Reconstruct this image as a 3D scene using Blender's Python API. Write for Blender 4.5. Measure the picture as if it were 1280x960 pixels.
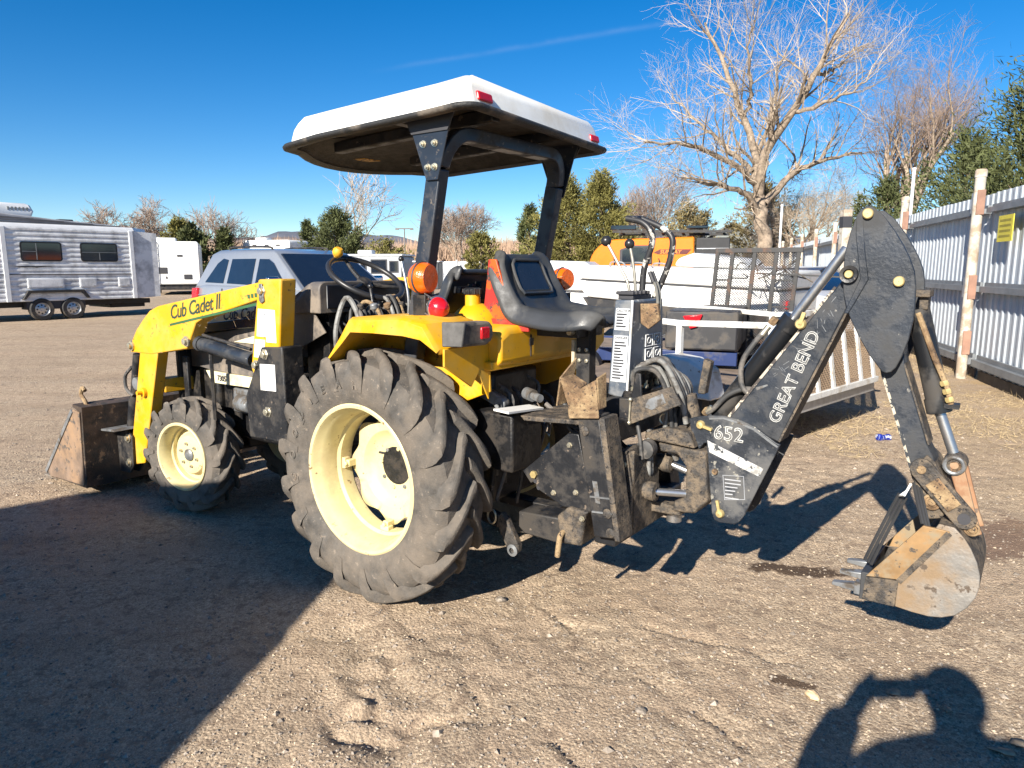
import bpy, bmesh, math, random
import numpy as np
from mathutils import Vector, Matrix, Quaternion

for o in list(bpy.data.objects):
    bpy.data.objects.remove(o, do_unlink=True)
scene = bpy.context.scene
COL = scene.collection
R = math.radians

# ---------------------------------------------------------------- camera
cam_data = bpy.data.cameras.new('camera')
cam = bpy.data.objects.new('camera', cam_data)
COL.objects.link(cam)
cam_data.sensor_width = 36.0
cam_data.lens = 36.0 * 891.0 / 1280.0
cam_data.clip_start = 0.02
cam_data.clip_end = 30000.0
cam.location = (0.0, 0.0, 1.42)
cam.rotation_euler = (R(90.0 - 9.25), 0.0, 0.0)
scene.camera = cam

# ---------------------------------------------------------------- sky, sun, exposure
LIGHT = Vector((0.4424, 0.7644, -0.4689)).normalized()      # the way sunlight travels
SUN_ELEV = math.asin(-LIGHT.z)
SUN_AZ = math.atan2(-LIGHT.x, -LIGHT.y)                      # clockwise from +Y
CONTRAIL = (0.1458, 0.2718, -0.9513)
world = bpy.data.worlds.new('World')
scene.world = world
world.use_nodes = True
wn = world.node_tree
wn.nodes.clear()
w_out = wn.nodes.new('ShaderNodeOutputWorld')
w_bg = wn.nodes.new('ShaderNodeBackground')
w_sky = wn.nodes.new('ShaderNodeTexSky')
w_sky.sky_type = 'NISHITA'
w_sky.sun_disc = False
w_sky.sun_elevation = SUN_ELEV
w_sky.sun_rotation = SUN_AZ
w_sky.altitude = 1700.0
w_sky.air_density = 1.0
w_sky.dust_density = 0.05
w_sky.ozone_density = 3.0
w_bg.inputs['Strength'].default_value = 0.052
w_hsv = wn.nodes.new('ShaderNodeHueSaturation')
w_hsv.inputs['Hue'].default_value = 0.503
w_hsv.inputs['Saturation'].default_value = 1.4
w_hsv.inputs['Value'].default_value = 1.25
wn.links.new(w_sky.outputs['Color'], w_hsv.inputs['Color'])
# one faint contrail across the sky
w_tc = wn.nodes.new('ShaderNodeTexCoord')
def wmath(op, a, b=None, c=None):
    n = wn.nodes.new('ShaderNodeMath'); n.operation = op
    for k, x in enumerate((a, b, c)):
        if x is None: continue
        if isinstance(x, (int, float)): n.inputs[k].default_value = x
        else: wn.links.new(x, n.inputs[k])
    return n.outputs[0]
w_dot = wn.nodes.new('ShaderNodeVectorMath'); w_dot.operation = 'DOT_PRODUCT'; w_dot.inputs[1].default_value = CONTRAIL
wn.links.new(w_tc.outputs['Generated'], w_dot.inputs[0])
w_nz = wn.nodes.new('ShaderNodeTexNoise'); w_nz.inputs['Scale'].default_value = 9; w_nz.inputs['Detail'].default_value = 8; w_nz.inputs['Roughness'].default_value = .65
wn.links.new(w_tc.outputs['Generated'], w_nz.inputs['Vector'])
w_d = wmath('ADD', w_dot.outputs['Value'], wmath('MULTIPLY', wmath('SUBTRACT', w_nz.outputs['Fac'], .5), .008))
w_f = wmath('POWER', 2.718, wmath('MULTIPLY', wmath('MULTIPLY', w_d, w_d), -1.0 / (.0030 ** 2)))
w_f = wmath('MULTIPLY', wmath('MULTIPLY', w_f, .075), wmath('MULTIPLY_ADD', w_nz.outputs['Fac'], 2.4, -.7))
w_seg = wn.nodes.new('ShaderNodeVectorMath'); w_seg.operation = 'DOT_PRODUCT'; w_seg.inputs[1].default_value = (.0505, .9581, .2821)
wn.links.new(w_tc.outputs['Generated'], w_seg.inputs[0])
w_sr = wn.nodes.new('ShaderNodeMapRange'); w_sr.inputs['From Min'].default_value = .972; w_sr.inputs['From Max'].default_value = .992
wn.links.new(w_seg.outputs['Value'], w_sr.inputs['Value'])
w_f = wmath('MAXIMUM', wmath('MULTIPLY', w_f, w_sr.outputs['Result']), 0.0)
w_mx = wn.nodes.new('ShaderNodeMix'); w_mx.data_type = 'RGBA'; w_mx.inputs['B'].default_value = (9, 9.5, 10, 1)
wn.links.new(w_f, w_mx.inputs['Factor']); wn.links.new(w_hsv.outputs['Color'], w_mx.inputs['A'])
wn.links.new(w_mx.outputs['Result'], w_bg.inputs['Color'])
wn.links.new(w_bg.outputs['Background'], w_out.inputs['Surface'])

sun_data = bpy.data.lights.new('sun', 'SUN')
sun_data.energy = 5.0
sun_data.angle = R(0.53)
sun_data.color = (1.0, 0.93, 0.82)
sun = bpy.data.objects.new('sun', sun_data)
COL.objects.link(sun)
sun.rotation_euler = LIGHT.to_track_quat('-Z', 'Y').to_euler()
sun.location = (-20, -34, 25)

scene.render.engine = 'CYCLES'
scene.view_settings.view_transform = 'Standard'
scene.view_settings.look = 'None'
scene.view_settings.exposure = 1.14
scene.view_settings.gamma = 1.0
scene.view_settings.use_curve_mapping = False

# ---------------------------------------------------------------- helpers: tags
def tag(o, label=None, cat=None, group=None, kind=None):
    if label: o['label'] = label
    if cat: o['category'] = cat
    if group: o['group'] = group
    if kind: o['kind'] = kind
    return o

def empty(name, loc=(0, 0, 0), rz=0.0, parent=None):
    o = bpy.data.objects.new(name, None)
    o.empty_display_size = 0.2
    COL.objects.link(o)
    o.location = loc
    o.rotation_euler = (0, 0, rz)
    o.parent = parent
    return o

def copy_tree(o, parent=None):
    c = o.copy()
    COL.objects.link(c)
    c.parent = parent
    for ch in list(o.children):
        copy_tree(ch, c)
    return c

# ---------------------------------------------------------------- helpers: materials
def lin(c):
    return (c[0], c[1], c[2], 1.0)

MATS = {}
def mat(name, col, rough=0.5, metal=0.0, var=0.12, scale=6.0, bump=0.0, bscale=80.0,
        dirt=None, damt=0.45, dscale=4.0, dsoft=0.12, coat=0.0, spec=0.5, dirt2=None, d2amt=0.35, d2scale=25.0, emit=0.0, trans=0.0):
    if name in MATS:
        return MATS[name]
    m = bpy.data.materials.new(name)
    m.use_nodes = True
    nt = m.node_tree
    N, L = nt.nodes, nt.links
    bs = N['Principled BSDF']
    tc = N.new('ShaderNodeTexCoord')
    def noise(s, d=4.0, r=0.6):
        n = N.new('ShaderNodeTexNoise')
        n.inputs['Scale'].default_value = s
        n.inputs['Detail'].default_value = d
        n.inputs['Roughness'].default_value = r
        L.new(tc.outputs['Object'], n.inputs['Vector'])
        return n.outputs['Fac']
    def mix(fac, a, b):
        x = N.new('ShaderNodeMix')
        x.data_type = 'RGBA'
        L.new(fac, x.inputs['Factor'])
        if isinstance(a, tuple): x.inputs['A'].default_value = lin(a)
        else: L.new(a, x.inputs['A'])
        if isinstance(b, tuple): x.inputs['B'].default_value = lin(b)
        else: L.new(b, x.inputs['B'])
        return x.outputs['Result']
    def ramp(fac, lo, hi):
        r = N.new('ShaderNodeMapRange')
        r.inputs['From Min'].default_value = lo
        r.inputs['From Max'].default_value = hi
        L.new(fac, r.inputs['Value'])
        return r.outputs['Result']
    dk = tuple(max(0, c * (1 - var * 1.4)) for c in col)
    lt = tuple(min(1, c * (1 + var)) for c in col)
    c = mix(ramp(noise(scale), 0.3, 0.7), dk, lt)
    rg = rough
    if dirt:
        th = 0.5 + (0.5 - damt) * 0.42
        f = ramp(noise(dscale, 6.0, 0.66), th - dsoft * 0.45, th + dsoft * 0.45)
        c = mix(f, c, dirt)
        rr = N.new('ShaderNodeMapRange')
        rr.inputs['To Min'].default_value = rough
        rr.inputs['To Max'].default_value = max(rough, 0.85)
        L.new(f, rr.inputs['Value'])
        rg = rr.outputs['Result']
    if dirt2:
        t2 = 0.5 + (0.5 - d2amt) * 0.62
        f2 = ramp(noise(d2scale, 4.0, 0.66), t2 - 0.015, t2 + 0.03)
        c = mix(f2, c, dirt2)
    L.new(c, bs.inputs['Base Color'])
    if isinstance(rg, float) or isinstance(rg, int):
        rv = N.new('ShaderNodeMapRange')
        rv.inputs['To Min'].default_value = max(0.02, rough * 0.8)
        rv.inputs['To Max'].default_value = min(1.0, rough * 1.2)
        L.new(noise(scale * 3.1), rv.inputs['Value'])
        L.new(rv.outputs['Result'], bs.inputs['Roughness'])
    else:
        L.new(rg, bs.inputs['Roughness'])
    bs.inputs['Metallic'].default_value = metal
    bs.inputs['Specular IOR Level'].default_value = spec
    if coat:
        bs.inputs['Coat Weight'].default_value = coat
        bs.inputs['Coat Roughness'].default_value = 0.08
    if trans:
        bs.inputs['Transmission Weight'].default_value = trans
    if bump:
        b = N.new('ShaderNodeBump')
        b.inputs['Strength'].default_value = bump
        b.inputs['Distance'].default_value = 0.01
        L.new(noise(bscale, 5.0), b.inputs['Height'])
        L.new(b.outputs['Normal'], bs.inputs['Normal'])
    MATS[name] = m
    return m

# ---------------------------------------------------------------- helpers: meshes
def perp(d):
    d = Vector(d).normalized()
    a = Vector((0, 0, 1)) if abs(d.z) < 0.9 else Vector((1, 0, 0))
    u = d.cross(a).normalized()
    return u, d.cross(u).normalized()

class MB:
    """collects shapes that become ONE mesh object"""
    def __init__(self, M=None):
        self.v = []; self.f = []; self.M = M
    def add(self, vs, fs):
        n = len(self.v)
        if self.M is not None:
            vs = [tuple(self.M @ Vector(p)) for p in vs]
        self.v.extend([tuple(p) for p in vs])
        self.f.extend([tuple(i + n for i in q) for q in fs])
        return self
    def box(self, x0, x1, y0, y1, z0, z1):
        vs = [(x0, y0, z0), (x1, y0, z0), (x1, y1, z0), (x0, y1, z0), (x0, y0, z1), (x1, y0, z1), (x1, y1, z1), (x0, y1, z1)]
        return self.add(vs, [(3, 2, 1, 0), (4, 5, 6, 7), (0, 1, 5, 4), (1, 2, 6, 5), (2, 3, 7, 6), (3, 0, 4, 7)])
    def hexa(self, a, b):
        """two quads (4 points each) joined"""
        return self.add(list(a) + list(b), [(3, 2, 1, 0), (4, 5, 6, 7), (0, 1, 5, 4), (1, 2, 6, 5), (2, 3, 7, 6), (3, 0, 4, 7)])
    def prism(self, pts, ax, a, b):
        n = len(pts)
        def P(p, t):
            return {'x': (t, p[0], p[1]), 'y': (p[0], t, p[1]), 'z': (p[0], p[1], t)}[ax]
        vs = [P(p, a) for p in pts] + [P(p, b) for p in pts]
        fs = [tuple(range(n))[::-1], tuple(range(n, 2 * n))] + [(i, (i + 1) % n, n + (i + 1) % n, n + i) for i in range(n)]
        return self.add(vs, fs)
    def bar(self, p0, p1, w, h, up=(0, 0, 1)):
        p0, p1 = Vector(p0), Vector(p1)
        d = (p1 - p0).normalized()
        s = d.cross(Vector(up))
        if s.length < 1e-4: s = d.cross(Vector((1, 0, 0)))
        s.normalize(); u = s.cross(d)
        q = [(-1, -1), (1, -1), (1, 1), (-1, 1)]
        A = [p0 + s * (x * w / 2) + u * (y * h / 2) for x, y in q]
        B_ = [p1 + s * (x * w / 2) + u * (y * h / 2) for x, y in q]
        return self.hexa(A, B_)
    def tube(self, path, r, n=10, caps=True, closed=False):
        path = [Vector(p) for p in path]
        rs = r if isinstance(r, (list, tuple)) else [r] * len(path)
        m = len(path)
        vs = []
        u = None
        for i, p in enumerate(path):
            if closed: d = path[(i + 1) % m] - path[i - 1]
            else: d = path[min(i + 1, m - 1)] - path[max(i - 1, 0)]
            if d.length < 1e-9: d = Vector((0, 0, 1))
            d.normalize()
            if u is None: u, w = perp(d)
            else:
                u = (u - d * u.dot(d))
                if u.length < 1e-6: u, w = perp(d)
                u.normalize(); w = d.cross(u)
            for k in range(n):
                a = 2 * math.pi * k / n
                vs.append(p + (u * math.cos(a) + w * math.sin(a)) * rs[i])
        fs = []
        for i in range(m if closed else m - 1):
            j = (i + 1) % m
            for k in range(n):
                fs.append((i * n + k, i * n + (k + 1) % n, j * n + (k + 1) % n, j * n + k))
        if caps and not closed:
            fs.append(tuple(range(n))[::-1]); fs.append(tuple((m - 1) * n + k for k in range(n)))
        return self.add(vs, fs)
    def cyl(self, p0, p1, r, n=20, r2=None):
        return self.tube([p0, p1], [r, r if r2 is None else r2], n)
    def lathe(self, prof, c, axis, n=48, caps=False):
        """prof: (radius, offset along axis)"""
        c = Vector(c); d = Vector(axis).normalized(); u, w = perp(d)
        vs = []
        for r, h in prof:
            for k in range(n):
                a = 2 * math.pi * k / n
                vs.append(c + d * h + (u * math.cos(a) + w * math.sin(a)) * r)
        fs = []
        for i in range(len(prof) - 1):
            for k in range(n):
                fs.append((i * n + k, i * n + (k + 1) % n, (i + 1) * n + (k + 1) % n, (i + 1) * n + k))
        if caps:
            fs.append(tuple(range(n))[::-1]); fs.append(tuple((len(prof) - 1) * n + k for k in range(n)))
        return self.add(vs, fs)
    def ball(self, c, r, n=16, sx=1, sy=1, sz=1):
        c = Vector(c); vs = []; fs = []
        m = n // 2
        for i in range(m + 1):
            t = math.pi * i / m
            for k in range(n):
                a = 2 * math.pi * k / n
                vs.append((c.x + r * sx * math.sin(t) * math.cos(a), c.y + r * sy * math.sin(t) * math.sin(a), c.z + r * sz * math.cos(t)))
        for i in range(m):
            for k in range(n):
                fs.append((i * n + k, i * n + (k + 1) % n, (i + 1) * n + (k + 1) % n, (i + 1) * n + k))
        return self.add(vs, fs)
    def loft(self, loops, cap0=True, cap1=True, closed=True):
        n = len(loops[0]); vs = [p for l in loops for p in l]; fs = []
        for i in range(len(loops) - 1):
            for k in range(n if closed else n - 1):
                fs.append((i * n + k, i * n + (k + 1) % n, (i + 1) * n + (k + 1) % n, (i + 1) * n + k))
        if cap0: fs.append(tuple(range(n))[::-1])
        if cap1: fs.append(tuple((len(loops) - 1) * n + k for k in range(n)))
        return self.add(vs, fs)
    def build(self, name, m, parent=None, bev=0.0, smooth=38, recalc=True, seg=2):
        me = bpy.data.meshes.new(name)
        me.from_pydata([tuple(p) for p in self.v], [], self.f)
        if recalc:
            bm = bmesh.new(); bm.from_mesh(me)
            bmesh.ops.remove_doubles(bm, verts=bm.verts, dist=1e-6)
            bmesh.ops.recalc_face_normals(bm, faces=bm.faces)
            bm.to_mesh(me); bm.free()
        if smooth:
            me.shade_smooth(); me.set_sharp_from_angle(angle=R(smooth))
        o = bpy.data.objects.new(name, me)
        COL.objects.link(o)
        if isinstance(m, (list, tuple)):
            for q in m: me.materials.append(q)
        else: me.materials.append(m)
        o.parent = parent
        if bev:
            b = o.modifiers.new('edge', 'BEVEL'); b.width = bev; b.segments = seg; b.limit_method = 'ANGLE'; b.angle_limit = R(40)
            b.harden_normals = False
        return o

def bez(pts, n=24):
    """Catmull-Rom through points"""
    P = [Vector(p) for p in pts]; P = [P[0] * 2 - P[1]] + P + [P[-1] * 2 - P[-2]]
    out = []
    segs = len(P) - 3
    for s in range(segs):
        a, b, c, d = P[s:s + 4]
        k = max(2, n // segs)
        for i in range(k):
            t = i / k
            out.append(0.5 * ((2 * b) + (c - a) * t + (2 * a - 5 * b + 4 * c - d) * t * t + (3 * b - a - 3 * c + d) * t ** 3))
    out.append(P[-2])
    return out

def text_mesh(s, size, M, depth=0.0008, outline=0.0, shear=0.0, spacing=1.0, bold=0.0, align='LEFT'):
    """flat lettering as a mesh, placed by matrix M (x along the line, y up)"""
    cu = bpy.data.curves.new('lettering', 'FONT')
    cu.body = s; cu.size = size; cu.shear = shear; cu.space_character = spacing; cu.align_x = align
    cu.resolution_u = 3
    if outline:
        cu.fill_mode = 'NONE'; cu.bevel_depth = outline; cu.bevel_resolution = 0
    else:
        cu.extrude = depth; cu.offset = bold
    o = bpy.data.objects.new('lettering', cu)
    COL.objects.link(o)
    dg = bpy.context.evaluated_depsgraph_get()
    me = bpy.data.meshes.new_from_object(o.evaluated_get(dg))
    bpy.data.objects.remove(o, do_unlink=True)
    me.transform(M)
    me.materials.clear()
    return me

def text_obj(name, s, size, M, m, parent, **k):
    me = text_mesh(s, size, M, **k)
    me.materials.append(m)
    o = bpy.data.objects.new(name, me)
    COL.objects.link(o); o.parent = parent
    return o

def frame(origin, xdir, ydir):
    x = Vector(xdir).normalized(); z = x.cross(Vector(ydir)).normalized(); y = z.cross(x)
    M = Matrix((x, y, z)).transposed().to_4x4()
    M.translation = Vector(origin)
    return M

# ---------------------------------------------------------------- ground
def vhash(ix, iy, seed):
    n = (ix.astype(np.int64) * 374761393 + iy.astype(np.int64) * 668265263 + seed * 1442695041) & 0x7fffffff
    n = ((n ^ (n >> 13)) * 1274126177) & 0x7fffffff
    n = n ^ (n >> 16)
    return (n & 0xffff) / 65535.0
def vnoise(x, y, f, seed=0):
    x = x * f; y = y * f
    ix = np.floor(x); iy = np.floor(y); fx = x - ix; fy = y - iy
    fx = fx * fx * (3 - 2 * fx); fy = fy * fy * (3 - 2 * fy)
    a = vhash(ix, iy, seed); b = vhash(ix + 1, iy, seed); c = vhash(ix, iy + 1, seed); d = vhash(ix + 1, iy + 1, seed)
    return (a + (b - a) * fx) * (1 - fy) + (c + (d - c) * fx) * fy - 0.5
def seg_dist(x, y, pts):
    best = np.full(x.shape, 1e9); side = np.zeros(x.shape)
    for (ax, ay), (bx, by) in zip(pts[:-1], pts[1:]):
        dx, dy = bx - ax, by - ay
        l2 = dx * dx + dy * dy
        t = np.clip(((x - ax) * dx + (y - ay) * dy) / l2, 0, 1)
        d = np.hypot(x - ax - t * dx, y - ay - t * dy)
        s = np.sign((x - ax) * dy - (y - ay) * dx)
        m = d < best
        best = np.where(m, d, best); side = np.where(m, s, side)
    return best, side
WHEELS = [(-0.57, 2.95), (0.03, 3.76), (-1.92, 4.06), (-1.37, 4.76)]
def ground_h(x, y):
    x = np.asarray(x, float); y = np.asarray(y, float)
    wx = x + 0.09 * vnoise(x, y, 5, 3) + 0.03 * vnoise(x, y, 17, 4); wy = y + 0.09 * vnoise(x, y, 5, 5) + 0.03 * vnoise(x, y, 17, 6)
    h = 0.022 * vnoise(x, y, 0.9, 1) + 0.012 * vnoise(wx, wy, 3.1, 2)
    near = np.clip((9.0 - np.hypot(x, y)) / 4.0, 0, 1)
    rough = 0.35 + 0.65 * np.clip(vnoise(x, y, 0.7, 9) * 3 + 0.5, 0, 1)
    h = h + near * rough * (0.016 * vnoise(wx, wy, 9, 7) + 0.009 * vnoise(x, y, 22, 8) + 0.007 * vnoise(x, y, 43, 11))
    # hoof-like churned patches and little scarps left by tyres in soft dirt
    for cx, cy, r, a in [(-0.63, 2.62, 0.16, 0.03), (-0.44, 2.36, 0.17, 0.032), (-0.28, 2.1, 0.2, 0.03), (-0.55, 2.05, 0.15, 0.028), (0.55, 2.25, 0.22, 0.016), (0.32, 2.55, 0.2, 0.012), (-0.36, 1.93, 0.2, 0.03)]:
        d = np.hypot(x - cx, (y - cy) * 0.9)
        m = np.exp(-(d / r) ** 2)
        cl = np.abs(vnoise(wx, wy, 8, 21)) * 2
        a = a * .62
        h = h - a * m * (1 - 1.6 * cl) + a * 0.5 * np.exp(-((d - r * 1.25) / (r * 0.35)) ** 2) * (vnoise(x, y, 6, 22) + 0.3)
    for k, pts in enumerate(([(0.1, 2.85), (0.3, 2.62), (0.38, 2.45), (0.5, 2.22), (0.62, 2.05), (0.75, 1.85)], [(0.17, 2.55), (0.32, 2.33), (0.45, 2.12), (0.6, 1.9)], [(0.42, 2.72), (0.75, 2.5), (1.0, 2.42)], [(-0.5, 2.75), (-0.25, 2.4), (0.05, 2.0), (0.25, 1.75)])):
        d, s = seg_dist(wx, wy, pts)
        br = np.clip(vnoise(x, y, 5, 31 + k) * 4 + 0.55, 0, 1)
        h = h - 0.011 * br * np.exp(-(d / 0.05) ** 2) * (s <= 0) + 0.006 * br * np.exp(-(d / 0.07) ** 2) * (s > 0)
    # soft drag marks left by tyres across the foreground
    du, dv = x * .62 - y * .78, x * .78 + y * .62
    band = np.exp(-((dv - 1.95) / .55) ** 2) + .7 * np.exp(-((dv - .95) / .35) ** 2)
    h = h + near * band * (0.011 * vnoise(du * .55, dv * 6.5, 1.0, 61) + 0.006 * vnoise(du * 1.1, dv * 17, 1.0, 62))
    du2, dv2 = x * .96 + y * .28, -x * .28 + y * .96
    h = h + np.clip((np.hypot(x, y) - 4.5) / 3, 0, 1) * np.clip((40 - y) / 20, 0, 1) * (x < 1.5) * 0.022 * vnoise(du2 * .18, dv2 * 2.4, 1.0, 63)
    # long shallow ruts further out
    u = x * math.cos(R(55)) - y * math.sin(R(55))
    h = h + np.clip((np.hypot(x, y) - 6) / 6, 0, 1) * 0.045 * vnoise(u * 1.0, (x + y) * 0.12, 1.6, 41) * np.clip((60 - y) / 30, 0, 1)
    for k, (cx, cy) in enumerate(WHEELS):
        g = np.exp(-((np.hypot(x - cx, y - cy)) / 0.3) ** 2)
        h = h * (1 - g) + (.018 if k < 2 else 0) * g
    far = np.clip((np.hypot(x, y) - 40) / 40, 0, 1)
    return h * (1 - far)

def axis_coords(lo, hi, step, g, far_lo, far_hi):
    c = list(np.arange(lo, hi, step))
    s, p = step, c[-1]
    while p < far_hi:
        s *= g; p += s; c.append(p)
    s, p, head = step, c[0], []
    while p > far_lo:
        s *= g; p -= s; head.append(p)
    return np.array(head[::-1] + c)
gx = axis_coords(-2.6, 3.4, 0.0150, 1.045, -9000, 9000)
gy = axis_coords(1.7, 5.2, 0.0125, 1.045, -60, 12000)
GX, GY = np.meshgrid(gx, gy)
GZ = ground_h(GX, GY)
nx, ny = len(gx), len(gy)
verts = np.stack([GX, GY, GZ], -1).reshape(-1, 3)
idx = np.arange(nx * ny).reshape(ny, nx)
quads = np.stack([idx[:-1, :-1], idx[:-1, 1:], idx[1:, 1:], idx[1:, :-1]], -1).reshape(-1, 4)
def mesh_np(name, verts, faces, m, smooth=True, parent=None):
    me = bpy.data.meshes.new(name)
    k = faces.shape[1]
    me.vertices.add(len(verts)); me.vertices.foreach_set('co', np.asarray(verts, np.float32).ravel())
    me.loops.add(faces.size); me.loops.foreach_set('vertex_index', faces.astype(np.int32).ravel())
    me.polygons.add(len(faces))
    me.polygons.foreach_set('loop_start', np.arange(0, faces.size, k, dtype=np.int32))
    me.polygons.foreach_set('use_smooth', np.full(len(faces), smooth, dtype=bool))
    me.update(calc_edges=True); me.validate()
    me.materials.append(m)
    o = bpy.data.objects.new(name, me); COL.objects.link(o); o.parent = parent
    return o

def ground_material():
    m = bpy.data.materials.new('packed dirt and gravel'); m.use_nodes = True
    nt = m.node_tree; N, L = nt.nodes, nt.links; bs = N['Principled BSDF']
    tc = N.new('ShaderNodeTexCoord')
    def noise(s, d=8, r=0.6, vec=None):
        n = N.new('ShaderNodeTexNoise'); n.inputs['Scale'].default_value = s; n.inputs['Detail'].default_value = d; n.inputs['Roughness'].default_value = r
        L.new(vec or tc.outputs['Object'], n.inputs['Vector']); return n.outputs['Fac']
    def rng(f, a, b, c=0, d=1):
        r = N.new('ShaderNodeMapRange'); r.inputs['From Min'].default_value = a; r.inputs['From Max'].default_value = b
        r.inputs['To Min'].default_value = c; r.inputs['To Max'].default_value = d; L.new(f, r.inputs['Value']); return r.outputs['Result']
    def mix(f, a, b, t='MIX'):
        x = N.new('ShaderNodeMix'); x.data_type = 'RGBA'; x.blend_type = t
        if isinstance(f, float): x.inputs['Factor'].default_value = f
        else: L.new(f, x.inputs['Factor'])
        for k, c in (('A', a), ('B', b)):
            if isinstance(c, tuple): x.inputs[k].default_value = lin(c)
            else: L.new(c, x.inputs[k])
        return x.outputs['Result']
    def mul(a, b):
        x = N.new('ShaderNodeMath'); x.operation = 'MULTIPLY'; L.new(a, x.inputs[0]); L.new(b, x.inputs[1]); return x.outputs[0]
    c = mix(rng(noise(1.3), .35, .68), (.345, .252, .178), (.455, .345, .248))
    c = mix(rng(noise(0.35), .45, .65), c, (.42, .303, .210))
    # tan sandy wear bands along the lane
    mp = N.new('ShaderNodeMapping'); mp.inputs['Rotation'].default_value = (0, 0, R(35)); mp.inputs['Scale'].default_value = (0.12, 1.4, 1)
    L.new(tc.outputs['Object'], mp.inputs['Vector'])
    c = mix(rng(noise(1.0, 6, .66, mp.outputs['Vector']), .485, .545, 0, .8), c, (.275, .198, .138))
    mp2 = N.new('ShaderNodeMapping'); mp2.inputs['Rotation'].default_value = (0, 0, R(-14)); mp2.inputs['Scale'].default_value = (0.10, 2.2, 1)
    L.new(tc.outputs['Object'], mp2.inputs['Vector'])
    c = mix(rng(noise(1.6, 6, .66, mp2.outputs['Vector']), .51, .56, 0, .6), c, (.22, .16, .112))
    c = mix(rng(noise(.9, 6, .7), .53, .60, 0, .55), c, (.23, .17, .12))
    # gravel grains: per-cell colour
    v = N.new('ShaderNodeTexVoronoi'); v.inputs['Scale'].default_value = 85; L.new(tc.outputs['Object'], v.inputs['Vector'])
    sep = N.new('ShaderNodeSeparateColor'); L.new(v.outputs['Color'], sep.inputs['Color'])
    g1 = mix(sep.outputs['Red'], (.15, .10, .066), (.62, .50, .36))
    c = mix(rng(noise(2.2), .42, .58, .08, .72), c, g1)
    v2 = N.new('ShaderNodeTexVoronoi'); v2.inputs['Scale'].default_value = 240; L.new(tc.outputs['Object'], v2.inputs['Vector'])
    sep2 = N.new('ShaderNodeSeparateColor'); L.new(v2.outputs['Color'], sep2.inputs['Color'])
    c = mix(.42, c, mix(sep2.outputs['Green'], (.12, .08, .05), (.66, .52, .36)))
    c = mix(rng(noise(14), .54, .62, 0, .6), c, (.19, .137, .098))
    # oil stain
    def spot(x, y, rx, ry, rot):
        mpp = N.new('ShaderNodeMapping'); mpp.vector_type = 'TEXTURE'
        mpp.inputs['Location'].default_value = (x, y, 0); mpp.inputs['Rotation'].default_value = (0, 0, rot); mpp.inputs['Scale'].default_value = (rx, ry, 1)
        L.new(tc.outputs['Object'], mpp.inputs['Vector'])
        ln = N.new('ShaderNodeVectorMath'); ln.operation = 'LENGTH'; L.new(mpp.outputs['Vector'], ln.inputs[0])
        ad = N.new('ShaderNodeMath'); ad.operation = 'ADD'; L.new(ln.outputs['Value'], ad.inputs[0]); L.new(rng(noise(9, 6, .7), .2, .8, -.75, .75), ad.inputs[1])
        return rng(ad.outputs[0], 1.0, .75)
    c = mix(spot(1.36, 3.22, .26, .07, R(-12)), c, (.085, .057, .038))
    c = mix(spot(0.98, 2.28, .09, .035, R(-20)), c, (.10, .068, .046))
    c = mix(spot(2.6, 3.6, .5, .25, R(20)), c, (.20, .135, .095))
    # dry straw litter along the fence and under the utility trailer
    sx = N.new('ShaderNodeSeparateXYZ'); L.new(tc.outputs['Object'], sx.inputs[0])
    a1 = N.new('ShaderNodeMath'); a1.operation = 'MULTIPLY_ADD'; L.new(sx.outputs['Y'], a1.inputs[0]); a1.inputs[1].default_value = -.274; L.new(sx.outputs['X'], a1.inputs[2])
    st = mul(rng(a1.outputs[0], 1.6, 3.4), rng(noise(2.2, 8, .75), .42, .6))
    c = mix(st, c, mix(rng(noise(60), .35, .65), (.30, .205, .11), (.46, .335, .19)))
    L.new(c, bs.inputs['Base Color'])
    bs.inputs['Roughness'].default_value = 0.95
    bs.inputs['Specular IOR Level'].default_value = 0.2
    b1 = N.new('ShaderNodeBump'); b1.inputs['Strength'].default_value = .35; b1.inputs['Distance'].default_value = .012
    L.new(v.outputs['Distance'], b1.inputs['Height']); b1.invert = True
    b2 = N.new('ShaderNodeBump'); b2.inputs['Strength'].default_value = .6; b2.inputs['Distance'].default_value = .02
    L.new(noise(38, 8, .75), b2.inputs['Height']); L.new(b1.outputs['Normal'], b2.inputs['Normal'])
    L.new(b2.outputs['Normal'], bs.inputs['Normal'])
    return m
GROUND_M = ground_material()
ground = mesh_np('ground', verts, quads, GROUND_M)
tag(ground, kind='structure')

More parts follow.
